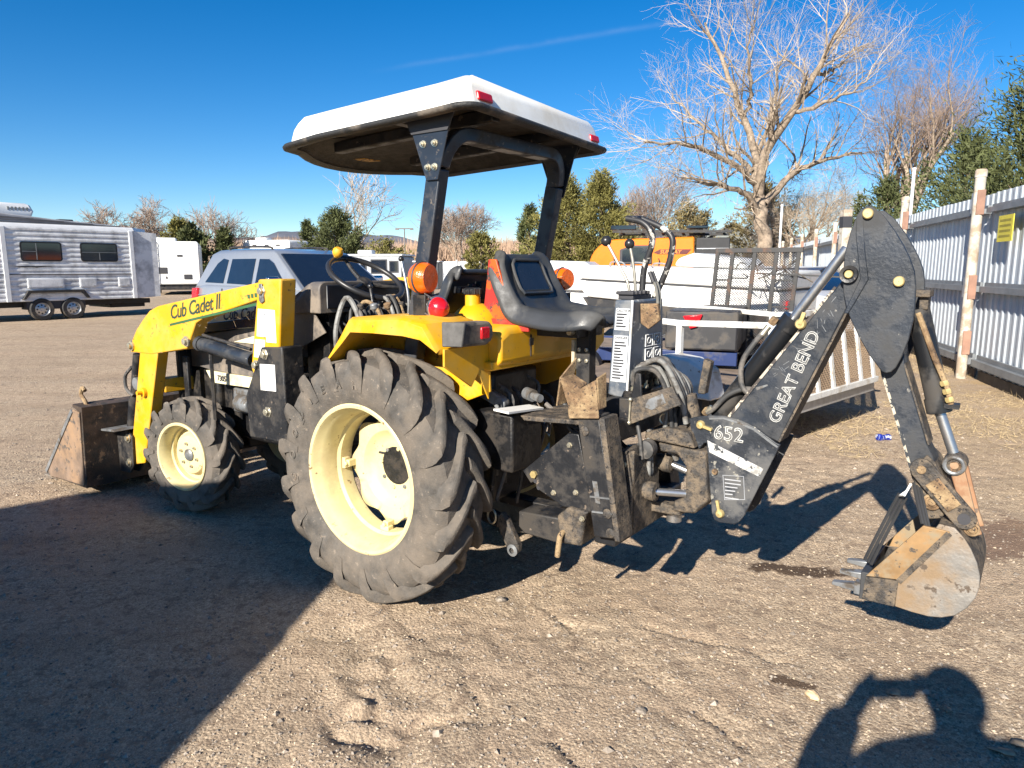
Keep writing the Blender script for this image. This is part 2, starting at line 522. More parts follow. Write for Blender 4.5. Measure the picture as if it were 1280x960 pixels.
# gravel too small to count
rs = np.random.RandomState(7)
def pebble_field(name, n, m, size, ymax, seed):
    r = np.random.RandomState(seed)
    y = 1.7 + (ymax - 1.7) * r.rand(n) ** 1.8
    x = (r.rand(n) * 2 - 1) * (0.45 + 0.74 * y)
    s = size * (0.35 + 1.1 * r.rand(n) ** 3) * (1 + 0.05 * y)
    z = ground_h(x, y)
    base = np.array([(1, 0, 0), (-1, 0, 0), (0, 1, 0), (0, -1, 0), (0, 0, 1), (0, 0, -1)], float)
    fc = np.array([(0, 2, 4), (2, 1, 4), (1, 3, 4), (3, 0, 4), (2, 0, 5), (1, 2, 5), (3, 1, 5), (0, 3, 5)])
    V = base[None] * (0.65 + 0.7 * r.rand(n, 6, 1)) + (r.rand(n, 6, 3) - .5) * .45
    V[..., 2] *= 0.62
    a = r.rand(n) * 6.283
    ca, sa = np.cos(a)[:, None], np.sin(a)[:, None]
    V = np.stack([V[..., 0] * ca - V[..., 1] * sa, V[..., 0] * sa + V[..., 1] * ca, V[..., 2]], -1) * s[:, None, None]
    V += np.stack([x, y, z + s * .15], -1)[:, None]
    F = (fc[None] + (np.arange(n) * 6)[:, None, None]).reshape(-1, 3)
    o = mesh_np(name, V.reshape(-1, 3), F, m, smooth=False)
    return o
PEB = mat('pebble', (.28, .235, .19), .9, var=.55, scale=37, bump=.3)
PEB2 = mat('pale pebble', (.44, .35, .25), .9, var=.4, scale=31)
tag(pebble_field('gravel', 26000, PEB, .0052, 10, 11), 'small brown gravel scattered over the dirt yard', 'gravel', kind='stuff')
tag(pebble_field('gravel', 16000, PEB2, .0045, 7, 12), 'paler grit scattered over the dirt yard', 'gravel', kind='stuff')

tag(pebble_field('gravel', 1000, mat('grey stone', (.30, .25, .20), .9, var=.5, scale=23), .010, 9, 13), 'larger grey brown stones strewn among the gravel', 'gravel', kind='stuff')
def rock(x, y, s, m, label, seed):
    r = random.Random(seed); b = MB(); b.ball((0, 0, 0), 1, 10)
    b.v = [tuple(c * s * (.8 + .4 * r.random()) * k for c, k in zip(p, (1.2, .9, .6))) for p in b.v]
    o = b.build('stone', m, smooth=25); o.location = (x, y, float(ground_h(x, y)) + s * .3); o.rotation_euler = (0, 0, r.random() * 6)
    return tag(o, label, 'stone')
rock(1.01, 2.2, .021, mat('ochre stone', (.62, .46, .27), .8, var=.2, scale=60), 'pale ochre stone left of the photographer shadow', 1)
rock(-.05, 2.9, .02, PEB, 'brown stone below the lower link of the tractor', 2)
rock(.42, 2.12, .017, PEB, 'brown stone on the churned dirt in the lower middle', 3)
LEAF = mat('dry leaf', (.36, .27, .18), .8, var=.3, scale=40)
def leaf(x, y, s, rz, label, lift=.006):
    n = 12; vs = [(0, 0, .012 * s / .05)]
    for k in range(n):
        a = 2 * math.pi * k / n
        rr = s * (1 + .3 * math.cos(a)) * (1 + .12 * math.sin(5 * a))
        vs.append((rr * math.cos(a), rr * .55 * math.sin(a), .1 * s * math.sin(2 * a) + .004))
    fs = [(0, 1 + k, 1 + (k + 1) % n) for k in range(n)]
    b = MB(); b.add(vs, fs)
    o = b.build('dry_leaf', LEAF, recalc=False)
    so = o.modifiers.new('thick', 'SOLIDIFY'); so.thickness = .0012
    o.location = (x, y, float(ground_h(x, y)) + lift); o.rotation_euler = (.1, .08, rz)
    return tag(o, label, 'leaf')
leaf(1.29, 2.22, .028, .4, 'dry grey leaf lying in the shadow between the photographer arms')
leaf(1.47, 1.92, .035, 2.6, 'large curled dry leaf in the photographer shadow')
leaf(1.53, 1.96, .028, .2, 'small dry leaf beside the curled leaf in the photographer shadow')
leaf(1.42, 2.12, .02, 1.2, 'little dry leaf at the edge of the photographer shadow')

def straw_field(name, n, cx, cy, sx, sy, m, seed, hmin=.03, hmax=.12, fx=0.0):
    r = np.random.RandomState(seed)
    x = cx + (r.rand(n) - .5) * sx; y = cy + (r.rand(n) - .5) * sy
    x = x + fx * (y - cy)
    keep = vnoise(x, y, 1.6, 77) > -.08
    x, y = x[keep], y[keep]; n = len(x)
    z = ground_h(x, y); L_ = hmin + (hmax - hmin) * r.rand(n); a = r.rand(n) * 6.283; el = r.rand(n) ** 2.2 * 1.2
    dx, dy, dz = np.cos(a) * np.cos(el) * L_, np.sin(a) * np.cos(el) * L_, np.sin(el) * L_ + .004
    w = .0022
    P = np.stack([x, y, z + .004], -1); D_ = np.stack([dx, dy, dz], -1); S = np.stack([-np.sin(a) * w, np.cos(a) * w, np.zeros(n)], -1); U_ = np.array([0, 0, w * 1.2])
    V = np.stack([P - S, P + S, P + U_, P + D_], 1)
    F = (np.array([(0, 1, 3), (1, 2, 3), (2, 0, 3)])[None] + (np.arange(n) * 4)[:, None, None]).reshape(-1, 3)
    return mesh_np(name, V.reshape(-1, 3), F, m, smooth=False)
STRAW = mat('straw', (.42, .32, .18), .85, var=.35, scale=20)
tag(straw_field('dry_grass', 9000, 7.0, 10.5, 2.6, 9, STRAW, 5, fx=.274), 'dry straw coloured grass along the foot of the metal fence', 'dry grass', kind='stuff')
tag(straw_field('dry_grass', 2600, 3.6, 6.4, 2.2, 2.4, STRAW, 6, .03, .15), 'dry straw coloured grass behind the white utility trailer gate', 'dry grass', kind='stuff')

# ---------------------------------------------------------------- hills far behind
def ridge(name, y0, depth, x0, x1, base, amp, f, m, seed, n=260, rows=26):
    xs = np.linspace(x0, x1, n); ys = np.linspace(y0, y0 + depth, rows)
    X, Y = np.meshgrid(xs, ys)
    t = np.sin(np.linspace(0, np.pi, rows))[:, None] ** .8
    k = np.zeros_like(X); a = 1; ff = f
    for o in range(6):
        k += a * vnoise(X + 777, Y * 1.2, ff, seed + o); a *= .55; ff *= 2.1
    Z = t * (base + amp * (k + .2))
    Z = np.maximum(Z, -2)
    i = np.arange(n * rows).reshape(rows, n)
    q = np.stack([i[:-1, :-1], i[:-1, 1:], i[1:, 1:], i[1:, :-1]], -1).reshape(-1, 4)
    o = mesh_np(name, np.stack([X, Y, Z], -1).reshape(-1, 3), q, m)
    return tag(o, kind='structure')
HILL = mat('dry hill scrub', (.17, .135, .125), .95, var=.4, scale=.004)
HILL2 = mat('haze-blue forested hill', (.10, .11, .14), .95, var=.35, scale=.002)  # blue of distant haze put into the hill colour
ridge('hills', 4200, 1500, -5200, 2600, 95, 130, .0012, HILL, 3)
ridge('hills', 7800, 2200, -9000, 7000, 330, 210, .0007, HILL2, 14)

# brown winter thicket, too dense to count
def thicket(name, n, x0, x1, y0, y1, h0, h1, w, m, seed):
    r = np.random.RandomState(seed)
    cl = r.rand(n) * (x1 - x0) + x0
    x = cl + r.randn(n) * 1.5; y = y0 + (y1 - y0) * r.rand(n)
    H = h0 + (h1 - h0) * np.clip(.35 + vnoise(x, y * 0, .09, seed) * 1.3 + .5 * r.rand(n), 0, 1)
    zb = r.rand(n) * H * .55
    L_ = (H - zb) * (.5 + .5 * r.rand(n))
    a = r.rand(n) * 6.283; t = r.rand(n) * .45
    D_ = np.stack([np.cos(a) * np.sin(t) * L_, np.sin(a) * np.sin(t) * L_, np.cos(t) * L_], -1)
    P = np.stack([x, y, zb], -1)
    S = np.stack([np.full(n, w), np.zeros(n), np.zeros(n)], -1); S2 = np.stack([np.zeros(n), np.full(n, w), np.zeros(n)], -1)
    V = np.stack([P - S, P + S, P + S2, P + D_], 1)
    F = (np.array([(0, 1, 3), (1, 2, 3), (2, 0, 3)])[None] + (np.arange(n) * 4)[:, None, None]).reshape(-1, 3)
    return mesh_np(name, V.reshape(-1, 3), F, m, smooth=False)
TWIG_FAR = mat('winter thicket twigs', (.33, .225, .155), .9, var=.35, scale=.08)
tag(thicket('far_thicket', 15000, -75, 50, 150, 185, 4.5, 9.0, .11, TWIG_FAR, 51), 'brown leafless thicket in front of the hills', 'thicket', kind='stuff')

# ---------------------------------------------------------------- materials for machines
DUST = (.27, .205, .15)
YEL = mat('tractor yellow paint', (.66, .335, .006), .42, var=.10, scale=3.5, dirt=(.50, .31, .06), damt=.33, dscale=6, dsoft=.3, dirt2=(.17, .10, .035), d2amt=.235, d2scale=34, bump=.05, bscale=30)
CREAM = mat('cream wheel paint', (.62, .54, .29), .45, var=.08, scale=6, dirt=(.47, .38, .21), damt=.34, dscale=5, dsoft=.25, dirt2=(.20, .125, .06), d2amt=.25, d2scale=26)
RUB = mat('dusty tyre rubber', (.082, .076, .069), .85, var=.28, scale=20, bump=.35, bscale=140, dirt=(.150, .126, .102), damt=.46, dscale=6, dsoft=.3, spec=.25, dirt2=(.19, .158, .126), d2amt=.27, d2scale=40)
BLK = mat('black paint', (.014, .015, .018), .42, var=.25, scale=9, dirt=(.040, .034, .028), damt=.42, dscale=9, dsoft=.18, dirt2=(.14, .11, .085), d2amt=.26, d2scale=33, bump=.15)
BHK = mat('backhoe dark paint', (.017, .022, .031), .38, var=.3, scale=7, dirt=(.042, .043, .045), damt=.42, dscale=8, dsoft=.2, dirt2=(.20, .19, .17), d2amt=.19, d2scale=34, bump=.15)
GREASE = mat('shade-dark greasy iron', (.007, .007, .008), .45, var=.4, scale=12, dirt=(.026, .02, .015), damt=.4, dscale=10, bump=.2)  # iron colour deepened to stand in for shade behind the rear tyre
RUST = mat('rusty steel', (.17, .105, .055), .8, var=.4, scale=30, dirt=(.31, .22, .12), damt=.50, dscale=8, dsoft=.14, dirt2=(.045, .03, .022), d2amt=.34, d2scale=80, bump=.5, bscale=150)
MUDST = mat('muddy worn steel', (.045, .040, .036), .65, var=.5, scale=30, dirt=(.145, .112, .078), damt=.46, dscale=24, dsoft=.2, dirt2=(.016, .015, .015), d2amt=.34, d2scale=60, bump=.6, bscale=110)
BKT = mat('scoured bucket steel', (.23, .215, .195), .48, metal=.25, var=.25, scale=11, dirt=(.235, .165, .10), damt=.45, dscale=4.5, dsoft=.2, dirt2=(.10, .075, .055), d2amt=.30, d2scale=22, bump=.3, bscale=60)
BKTI = mat('shade-dark rusty bucket back', (.075, .052, .038), .7, metal=.15, var=.35, scale=9, dirt=(.035, .03, .026), damt=.45, dscale=6, dirt2=(.20, .13, .08), d2amt=.32, d2scale=18, bump=.2)  # rust darkened to carry the shade on the bucket back
CHR = mat('chrome rod', (.50, .50, .50), .32, metal=.9, var=.1, scale=20)
ZINC = mat('zinc bolt', (.55, .51, .40), .38, metal=.8, var=.25, scale=30)
BRASS = mat('yellow zinc pin', (.58, .45, .20), .42, metal=.5, var=.2, scale=40)
VINYL = mat('black seat vinyl', (.030, .033, .038), .36, var=.12, scale=10, bump=.12, bscale=260, dirt=(.055, .054, .052), damt=.34, dscale=6, dsoft=.25)
HOSE = mat('rubber hose', (.045, .045, .045), .6, var=.2, scale=10, dirt=(.14, .125, .11), damt=.42, dscale=12)
HOSEG = mat('grey braided hose', (.20, .20, .19), .6, var=.2, scale=14, dirt=(.10, .09, .08), damt=.4, dscale=20)
PAPER = mat('white decal', (.74, .74, .72), .5, var=.06, scale=9, dirt=(.5, .48, .42), damt=.3, dscale=8)
INK = mat('decal ink', (.035, .035, .04), .6, var=.1)
INKG = mat('grey decal ink', (.35, .36, .38), .6, var=.1)
GREEN = mat('green stripe', (.03, .10, .04), .5)
AMB = mat('amber lens', (.74, .12, .006), .18, var=.12, scale=40, coat=.6, bump=.35, bscale=46)
RED = mat('red lens', (.60, .008, .016), .2, var=.1, scale=30, coat=.5, bump=.2, bscale=60)
REDREF = mat('red reflector', (.50, .006, .012), .3, var=.1, scale=60)
HOODC = mat('cream hood paint', (.76, .70, .47), .36, var=.04, coat=.2, dirt=(.5, .42, .28), damt=.28, dscale=6)
HOODG = mat('grey dash plastic', (.105, .092, .082), .55, var=.15, scale=8, dirt=(.2, .165, .13), damt=.38, dscale=6)
HOODB = mat('navy hood band', (.010, .014, .045), .18, var=.1, coat=.6)
WHITEF = mat('white canopy plastic', (.80, .80, .76), .38, var=.03, scale=4, coat=.15, dirt=(.62, .59, .52), damt=.3, dscale=3, dsoft=.25)
LINER = mat('canopy underside liner', (.060, .052, .044), .8, var=.35, scale=18, bump=.5, bscale=70)
ORNG = mat('chipped red orange paint', (.62, .085, .012), .45, var=.1, scale=7, dirt=(.33, .018, .014), damt=.42, dscale=9, dsoft=.04, dirt2=(.05, .035, .03), d2amt=.36, d2scale=17)
REDP = mat('dull red paint', (.34, .022, .016), .5, var=.15, scale=9, dirt=(.14, .05, .03), damt=.35, dscale=12)
STEELG = mat('worn grey steel', (.21, .22, .23), .45, metal=.4, var=.3, scale=12, dirt=(.10, .085, .07), damt=.4, dscale=14)

# ================================================================ TRACTOR
TR = empty('tractor', (-0.270, 3.353, 0.0), R(143.5))
tag(TR, 'yellow compact tractor with front loader, white sun canopy and black backhoe at its rear', 'tractor')

def tyre_mesh(Ro, rim_r, width, nl, lug, delta, lugw):
    hw = width / 2
    b = MB()
    rc = Ro - lug
    sc = Ro / .563
    prof = [(rim_r - .004, -hw * .80), (rim_r + .012, -hw * .87), (rim_r + (rc - rim_r) * .35, -hw * .99), (rim_r + (rc - rim_r) * .62, -hw * 1.0),
            (rc - .035, -hw * .93), (rc - .010, -hw * .78), (rc, -hw * .45), (rc + .002, 0)]
    prof = prof + [(r, -h) for r, h in prof[-2::-1]]
    b.lathe(prof, (0, 0, 0), (0, 1, 0), 96)
    def P(r, th, h): return (-math.cos(th) * r, h, math.sin(th) * r)
    st = [(-.06, Ro, 1.0, 1.0), (.12, Ro + .001, .90, 1.0), (.34, Ro, .66, 1.02), (.58, Ro - .002, .42, 1.1), (.80, Ro - .007, .22, 1.2), (.95, Ro - .018 * sc, .09, 1.22), (1.02, Ro - .042 * sc, .02, 1.18), (1.035, Ro - .080 * sc, -.03, 1.0), (1.0, Ro - .112 * sc, -.06, .62)]
    for side in (1, -1):
        for k in range(nl):
            t0 = 2 * math.pi * (k + (0 if side > 0 else .5)) / nl
            loops = []
            for hh, rt, dl, ww in st:
                th = t0 + delta * dl
                w = lugw / Ro * ww
                rb = min(rc - .012, rt - .012) if hh < .9 else rt - (lug + .02) * (.6 if hh > 1.01 else 1)
                loops.append([P(rb, th - w * .66, side * hh * hw), P(rt - .009 * sc, th - w * .53, side * hh * hw), P(rt - .002, th - w * .43, side * hh * hw), P(rt + .001, th - w * .2, side * hh * hw), P(rt + .001, th + w * .2, side * hh * hw), P(rt - .002, th + w * .43, side * hh * hw), P(rt - .009 * sc, th + w * .53, side * hh * hw), P(rb, th + w * .66, side * hh * hw)])
            b.loft(loops)
    return b

def wheel(name, loc, rz, Ro, rim_r, width, nl, lug, delta, lugw, rear, outer, label=None):
    """outer=+1: the outside of the wheel looks along +y"""
    e = empty(name, loc, rz, TR)
    s = outer
    tyre_mesh(Ro, rim_r, width, nl, lug, delta, lugw).build('tyre', RUB, e, smooth=33)
    if rear:
        pr = [(.310, .098), (.326, .106), (.334, .114), (.335, .122), (.328, .126), (.316, .124), (.309, .112), (.305, .098), (.298, .088), (.292, .07), (.286, .045), (.284, .0), (.272, -.012), (.270, -.075), (.284, -.09), (.298, -.10), (.316, -.112), (.334, -.12)]
        MB().lathe([(r, h * s) for r, h in pr], (0, 0, 0), (0, 1, 0), 72).build('rim', CREAM, e, smooth=30)
        # dished centre disc with a scalloped edge
        n = 96; loops = []
        for rr, h in ((.052, -.120), (.060, -.116), (.125, -.116), (.150, -.112), (.168, -.098), (.185, -.082), (.225, -.078)):
            loops.append([(rr * math.cos(2 * math.pi * k / n), h * s, rr * math.sin(2 * math.pi * k / n)) for k in range(n)])
        loops.append([((.243 + .018 * math.cos(8 * 2 * math.pi * k / n)) * math.cos(2 * math.pi * k / n), -.078 * s, (.243 + .018 * math.cos(8 * 2 * math.pi * k / n)) * math.sin(2 * math.pi * k / n)) for k in range(n)])
        d = MB().loft(loops, cap0=False, cap1=False).build('wheel_disc', CREAM, e, smooth=35)
        so = d.modifiers.new('thick', 'SOLIDIFY'); so.thickness = .008
        MB().lathe([(.001, -.124 * s), (.054, -.124 * s), (.054, -.15 * s), (.001, -.15 * s)], (0, 0, 0), (0, 1, 0), 28).build('hub', GREASE, e)
        for k in range(8):
            a = 2 * math.pi * k / 8
            if k % 2 == 0:
                b = MB(Matrix.Rotation(a, 4, 'Y'))
                b.box(-.026, .026, -.055 * s, -.02 * s, .252, .276)
                b.box(-.016, .016, -.074 * s, -.028 * s, .232, .258)
                b.lathe([(.001, .0), (.011, .0), (.011, .016), (.001, .016)], (0, -.03 * s, .246), (0, s, 0), 6)
                b.build('rim_lug', CREAM, e, bev=.003)
            b = MB(); c = (.094 * math.cos(a + .2), -.112 * s, .094 * math.sin(a + .2))
            b.lathe([(.001, .012), (.0075, .012), (.0095, .010), (.0095, -.006)], c, (0, s, 0), 6).build('lug_nut', STEELG if k % 2 else CREAM, e)
            if k % 2:
                b = MB(); c = (.145 * math.cos(a + .2), -.1125 * s, .145 * math.sin(a + .2))
                b.lathe([(.001, .002), (.0065, .002), (.0065, -.002)], c, (0, s, 0), 12).build('bolt_hole', INK, e)
    else:
        pr = [(.186, .066), (.198, .074), (.203, .082), (.202, .089), (.196, .092), (.187, .09), (.181, .08), (.176, .066), (.171, .05), (.169, .02), (.160, .012), (.158, -.04), (.17, -.055), (.19, -.078), (.202, -.09)]
        MB().lathe([(r, h * s) for r, h in pr], (0, 0, 0), (0, 1, 0), 56).build('rim', CREAM, e, smooth=30)
        dpr = [(.001, .028), (.06, .028), (.095, .03), (.112, .026), (.122, .012), (.128, -.006), (.157, -.012)]
        d = MB().lathe([(r, h * s) for r, h in dpr], (0, 0, 0), (0, 1, 0), 48).build('wheel_disc', CREAM, e, smooth=30)
        MB().lathe([(.001, .045), (.024, .045), (.036, .036), (.037, .02)], (0, 0, 0), (0, s, 0), 24).build('hub', STEELG, e)
        for k in range(6):
            a = 2 * math.pi * k / 6 + .3
            MB().lathe([(.001, .012), (.0085, .012), (.009, -.004)], (.068 * math.cos(a), .029 * s, .068 * math.sin(a)), (0, s, 0), 6).build('lug_nut', ZINC, e)
    if rear: e.scale = (.958, .958, .958)
    if label: e['label'] = label
    return e

rwl = wheel('rear_wheel', (0, .503, .552), 0, .560, .328, .286, 17, .036, R(25), .052, True, 1)
rwr = wheel('rear_wheel', (0, -.503, .552), 0, .560, .328, .286, 17, .036, R(25), .052, True, -1)
wheel('front_wheel', (1.73, .368, .338), R(9.5), .338, .197, .190, 14, .024, R(29), .037, False, 1)
wheel('front_wheel', (1.73, -.368, .338), R(9.5), .338, .197, .190, 14, .024, R(29), .037, False, -1)
# raised maker's name on the sidewall
SIDE_TXT = mat('raised sidewall letters', (.12, .112, .10), .85, var=.2, scale=14, dirt=(.23, .185, .145), damt=.5, dscale=6)
def arc_text(s, rad, a0, da, y, size, parent):
    vs = []; me_all = None
    bm = bmesh.new()
    for i, ch in enumerate(s):
        if ch == ' ': continue
        a = a0 + da * i                    # angle from rear (-x) towards the top
        a = R(a)
        up = Vector((-math.cos(a), 0, math.sin(a)))
        rt = Vector((0, 1, 0)).cross(up) * -1
        M = frame(up * rad + Vector((0, y, 0)) - rt * size * .32, rt, up)
        me = text_mesh(ch, size, M, outline=.0016)
        bm.from_mesh(me); bpy.data.meshes.remove(me)
    me = bpy.data.meshes.new('sidewall_lettering'); bm.to_mesh(me); bm.free()
    me.materials.append(SIDE_TXT)
    o = bpy.data.objects.new('sidewall_lettering', me); COL.objects.link(o); o.parent = parent
    return o
# read from the left: the front of the wheel is at the viewer's left, letters run clockwise
arc_text('GOODYEAR', .405, 188, -14.5, .1455, .052, rwl)

def fender(s):
    y0, y1 = .33 * s, .625 * s
    prof = [(.20, .93), (.165, 1.05), (.07, 1.155), (.015, 1.225), (-.12, 1.230), (-.285, 1.236), (-.385, 1.215), (-.455, 1.125), (-.50, 1.0)]
    t = .008
    f = MB()
    # deck: swept strip with a down-turned outer lip
    lip = [(.16, 1.035), (.065, 1.115), (.01, 1.165), (-.12, 1.168), (-.285, 1.166), (-.375, 1.156), (-.452, 1.115)]
    loopsA = []
    n = len(prof)
    for i in range(1, n - 1):
        x, z = prof[i]; lx, lz = lip[i - 1]
        loopsA.append([(x, y0, z), (x, y1 - .02 * s, z), (x, y1, z - .012), (lx, y1, lz), (lx, y1 - t * s, lz), (x, y1 - t * 1.6 * s, z - .02), (x, y0, z - t)])
    f.loft(loopsA)
    o = f.build('fender', YEL, TR, bev=.004, smooth=45)
    w = MB()
    w.prism([(.165, 1.05), (.07, 1.15), (.015, 1.222), (-.285, 1.232), (-.385, 1.21), (-.46, 1.12), (-.47, .93), (-.30, .86), (.05, .86), (.15, .93)], 'y', y0 - .012 * s, y0)
    w.build('fender_side', YEL, o, bev=.003)
    # rear skirt going down behind the tyre, lower corner cut
    w = MB()
    w.prism([(y1 - .03 * s, 1.125), (y1 - .03 * s, 1.06), (.44 * s, .965), (.395 * s, 1.02), (.385 * s, 1.125)], 'x', -.468, -.458)
    w.prism([(.40 * s, 1.125), (.33 * s, 1.125), (.33 * s, .90), (.40 * s, 1.02)], 'x', -.466, -.458)
    w.build('fender_skirt', YEL, o, bev=.002)
    # tail lamp housing
    h = MB()
    h.prism([(.565 * s, 1.133), (.545 * s, 1.222), (.395 * s, 1.220), (.375 * s, 1.20), (.370 * s, 1.165), (.385 * s, 1.142), (.415 * s, 1.129)], 'x', -.525, -.455)
    ho = h.build('tail_lamp', mat('tail lamp black housing', (.03, .028, .026), .5, dirt=(.16, .13, .1), damt=.4), TR, bev=.012, seg=3)
    MB().box(-.532, -.522, min(.405 * s, .455 * s), max(.405 * s, .455 * s), 1.155, 1.200).build('lens', RED, ho, bev=.004)
    MB().hexa([(-.53, .568 * s, 1.134), (-.46, .6 * s, 1.134), (-.46, .6 * s, 1.226), (-.53, .548 * s, 1.224)], [(-.528, .556 * s, 1.134), (-.458, .588 * s, 1.134), (-.458, .588 * s, 1.224), (-.528, .54 * s, 1.222)]).build('lit_side_face', mat('sunlit-tone grey lamp side', (.07, .066, .062), .6, var=.3, scale=30), ho, bev=.004)  # housing side painted lighter grey for the sun striking it
    return o
fl = fender(1); fr = fender(-1)
# body under the seat: fuel tank cover between the fenders
b = MB()
b.loft([[(x, -.33, z0), (x, .33, z0), (x, .33, z1 - .03), (x, .27, z1), (x, -.27, z1), (x, -.33, z1 - .03)] for x, z0, z1 in ((.02, 1.03, 1.15), (-.30, 1.03, 1.19), (-.505, 1.035, 1.19), (-.525, 1.05, 1.175))])
seatbase = b.build('rear_cowl', YEL, TR, bev=.015, seg=3)
MB().prism([(.36, 1.02), (.36, 1.055), (.06, 1.05), (-.30, 1.05), (-.30, 1.02)], 'x', -.505, -.45).build('cowl_rail', YEL, TR, bev=.006)
b = MB(); b.box(-.534, -.529, .13, .135, 1.06, 1.15); b.box(-.537, -.532, .12, .145, 1.105, 1.135)
b.build('cowl_latch', GREASE, TR)
# domed tank with filler under the operator seat
b = MB(); b.ball((-.27, .17, 1.165), .14, 24, sx=.8, sy=.85, sz=.78)
b.build('tank_dome', YEL, TR)
b = MB(); b.lathe([(.040, 0), (.034, .035), (.032, .085), (.001, .085)], (-.265, .185, 1.225), (0, 0, 1), 24)
fil = b.build('filler_neck', YEL, TR, smooth=30)
b = MB(); b.lathe([(.037, 0), (.040, .005), (.040, .022), (.03, .027), (.001, .027)], (-.265, .185, 1.31), (0, 0, 1), 18)
for k in range(10):
    a = k * .628; b.box(-.265 + .038 * math.cos(a) - .004, -.265 + .038 * math.cos(a) + .004, .185 + .038 * math.sin(a) - .004, .185 + .038 * math.sin(a) + .004, 1.312, 1.332)
b.build('filler_cap', BLK, fil)

# ---- operator seat (seen from behind)
def seat_surface(depth, hb, w, recline):
    """grid of points of a moulded seat facing +x: rows run from the front lip over the cushion and up the back"""
    prof = []
    for k in range(10):
        t = k / 9
        prof.append((depth * (1 - t), .028 - .020 * math.sin(t * 3.0) - (.030 * (1 - t / .12) ** 2 if t < .12 else 0), 0))
    for k in range(1, 5):
        a = R(90 * k / 5); prof.append((-.055 * math.sin(a), .028 + .055 * (1 - math.cos(a)), .5))
    x0, z0 = -.055, .083
    for k in range(10):
        t = k / 9; prof.append((x0 - recline * t - .012 * math.sin(t * 3.14), z0 + (hb - .083) * t, 1))
    prof.append((x0 - recline - .018, hb + .006, 1)); prof.append((x0 - recline - .045, hb + .002, 1))
    rows = []
    n = len(prof)
    for i, (x, z, bk) in enumerate(prof):
        a, c = prof[max(0, i - 1)], prof[min(n - 1, i + 1)]
        dx, dz = c[0] - a[0], c[1] - a[1]; l = math.hypot(dx, dz); nx_, nz_ = (dz / l, -dx / l)
        t = i / (n - 1)
        hw_ = w / 2
        if t < .10: hw_ *= .86 + .14 * (t / .10) ** .5
        if bk == 1:
            q = (z - z0) / (hb - z0); hw_ *= 1 - .10 * q - (.16 * ((q - .72) / .28) ** 2 if q > .72 else 0)
        row = []
        for k in range(29):
            u = -1 + 2 * k / 28; au = abs(u)
            def ss(a_, b_): v = min(1, max(0, (au - a_) / (b_ - a_))); return v * v * (3 - 2 * v)
            amp = .030 if bk < 1 else .022
            if bk == 1: amp *= 1 - .3 * max(0, (z - z0) / (hb - z0) - .6)
            off = amp * (ss(.50, .78) if bk < 1 else ss(.62, .82)) - (amp + .045) * ss(.84, 1.0) + .004 * math.cos(u * 7) * (bk == 0)
            row.append((x + nx_ * off, u * hw_, z + nz_ * off))
        rows.append(row)
    return rows
def seat(name, loc, rz, w, depth, hb, mat_, recline=.07):
    M = Matrix.Translation(Vector(loc)) @ Matrix.Rotation(rz, 4, 'Z')
    rows = seat_surface(depth, hb, w, recline)
    e = MB(M); e.loft(rows, closed=False, cap0=False, cap1=False)
    o = e.build(name, mat_, TR, smooth=80, recalc=False)
    so = o.modifiers.new('thick', 'SOLIDIFY'); so.thickness = .026; so.offset = -1
    sb = o.modifiers.new('sub', 'SUBSURF'); sb.levels = 1; sb.render_levels = 1
    return o, rows, M
ops, _, _ = seat('operator_seat', (.02, -.02, 1.145), 0.0, .47, .40, .265, VINYL)
b = MB(); b.box(-.175, -.135, -.10, .16, 1.31, 1.34); b.box(-.185, -.15, -.03, .03, 1.28, 1.36); b.box(-.175, -.15, .05, .08, 1.25, 1.35)
b.build('seat_back_bracket', BLK, ops, bev=.003)
# ---- backhoe seat faces the rear
bks, brow, bM = seat('backhoe_seat', (-.515, -.03, 1.212), math.pi, .475, .35, .262, VINYL, .085)
# smooth inset pad of the backrest, a little proud of the shell
nb = len(brow); lp = []
for i in range(nb - 11, nb - 3):
    sh = 1.0 if nb - 11 < i < nb - 4 else .88
    lp.append([(p[0] + .006, p[1] * sh, p[2]) for p in brow[i][7:22]])
pad = MB(bM).loft(lp, closed=False, cap0=False, cap1=False).build('backrest_pad', mat('smooth seat pad vinyl', (.014, .018, .027), .26, var=.15, scale=9), bks, smooth=80)
so = pad.modifiers.new('thick', 'SOLIDIFY'); so.thickness = .010; so.offset = 0
pipe = [bM @ Vector((p[0] + .006, p[1], p[2])) for p in lp[0]] + [bM @ Vector((l[-1][0] + .006, l[-1][1], l[-1][2])) for l in lp[1:-1]] + [bM @ Vector((p[0] + .006, p[1], p[2])) for p in lp[-1][::-1]] + [bM @ Vector((l[0][0] + .006, l[0][1], l[0][2])) for l in lp[1:-1][::-1]]
MB().tube(pipe, .007, 8, closed=True).build('pad_piping', VINYL, bks)
# red-orange seat mount with chipped paint
b = MB()
b.prism([(-.325, 1.205), (-.50, 1.205), (-.470, 1.25), (-.430, 1.33), (-.385, 1.455), (-.345, 1.455), (-.335, 1.36)], 'y', .165, .178)
b.hexa([(-.305, .17, 1.205), (-.315, .17, 1.205), (-.345, .165, 1.44), (-.335, .165, 1.44)], [(-.305, -.22, 1.205), (-.315, -.22, 1.205), (-.345, -.2, 1.44), (-.335, -.2, 1.44)])
b.build('seat_mount', ORNG, TR, bev=.003)
MB().prism([(-.345, 1.212), (-.555, 1.207), (-.56, 1.165), (-.36, 1.168)], 'y', .178, .19).build('seat_mount_flange', REDP, TR, bev=.002)
b = MB(); b.box(-.80, -.46, -.20, .14, 1.195, 1.212); b.box(-.72, -.52, -.13, .08, 1.14, 1.196)
b.build('seat_pan', BLK, TR, bev=.004)
b = MB(); b.lathe([(.012, 0), (.012, .03), (.001, .03)], (-.70, .08, 1.165), (0, 1, 0), 12); b.build('pan_bolt', ZINC, TR)
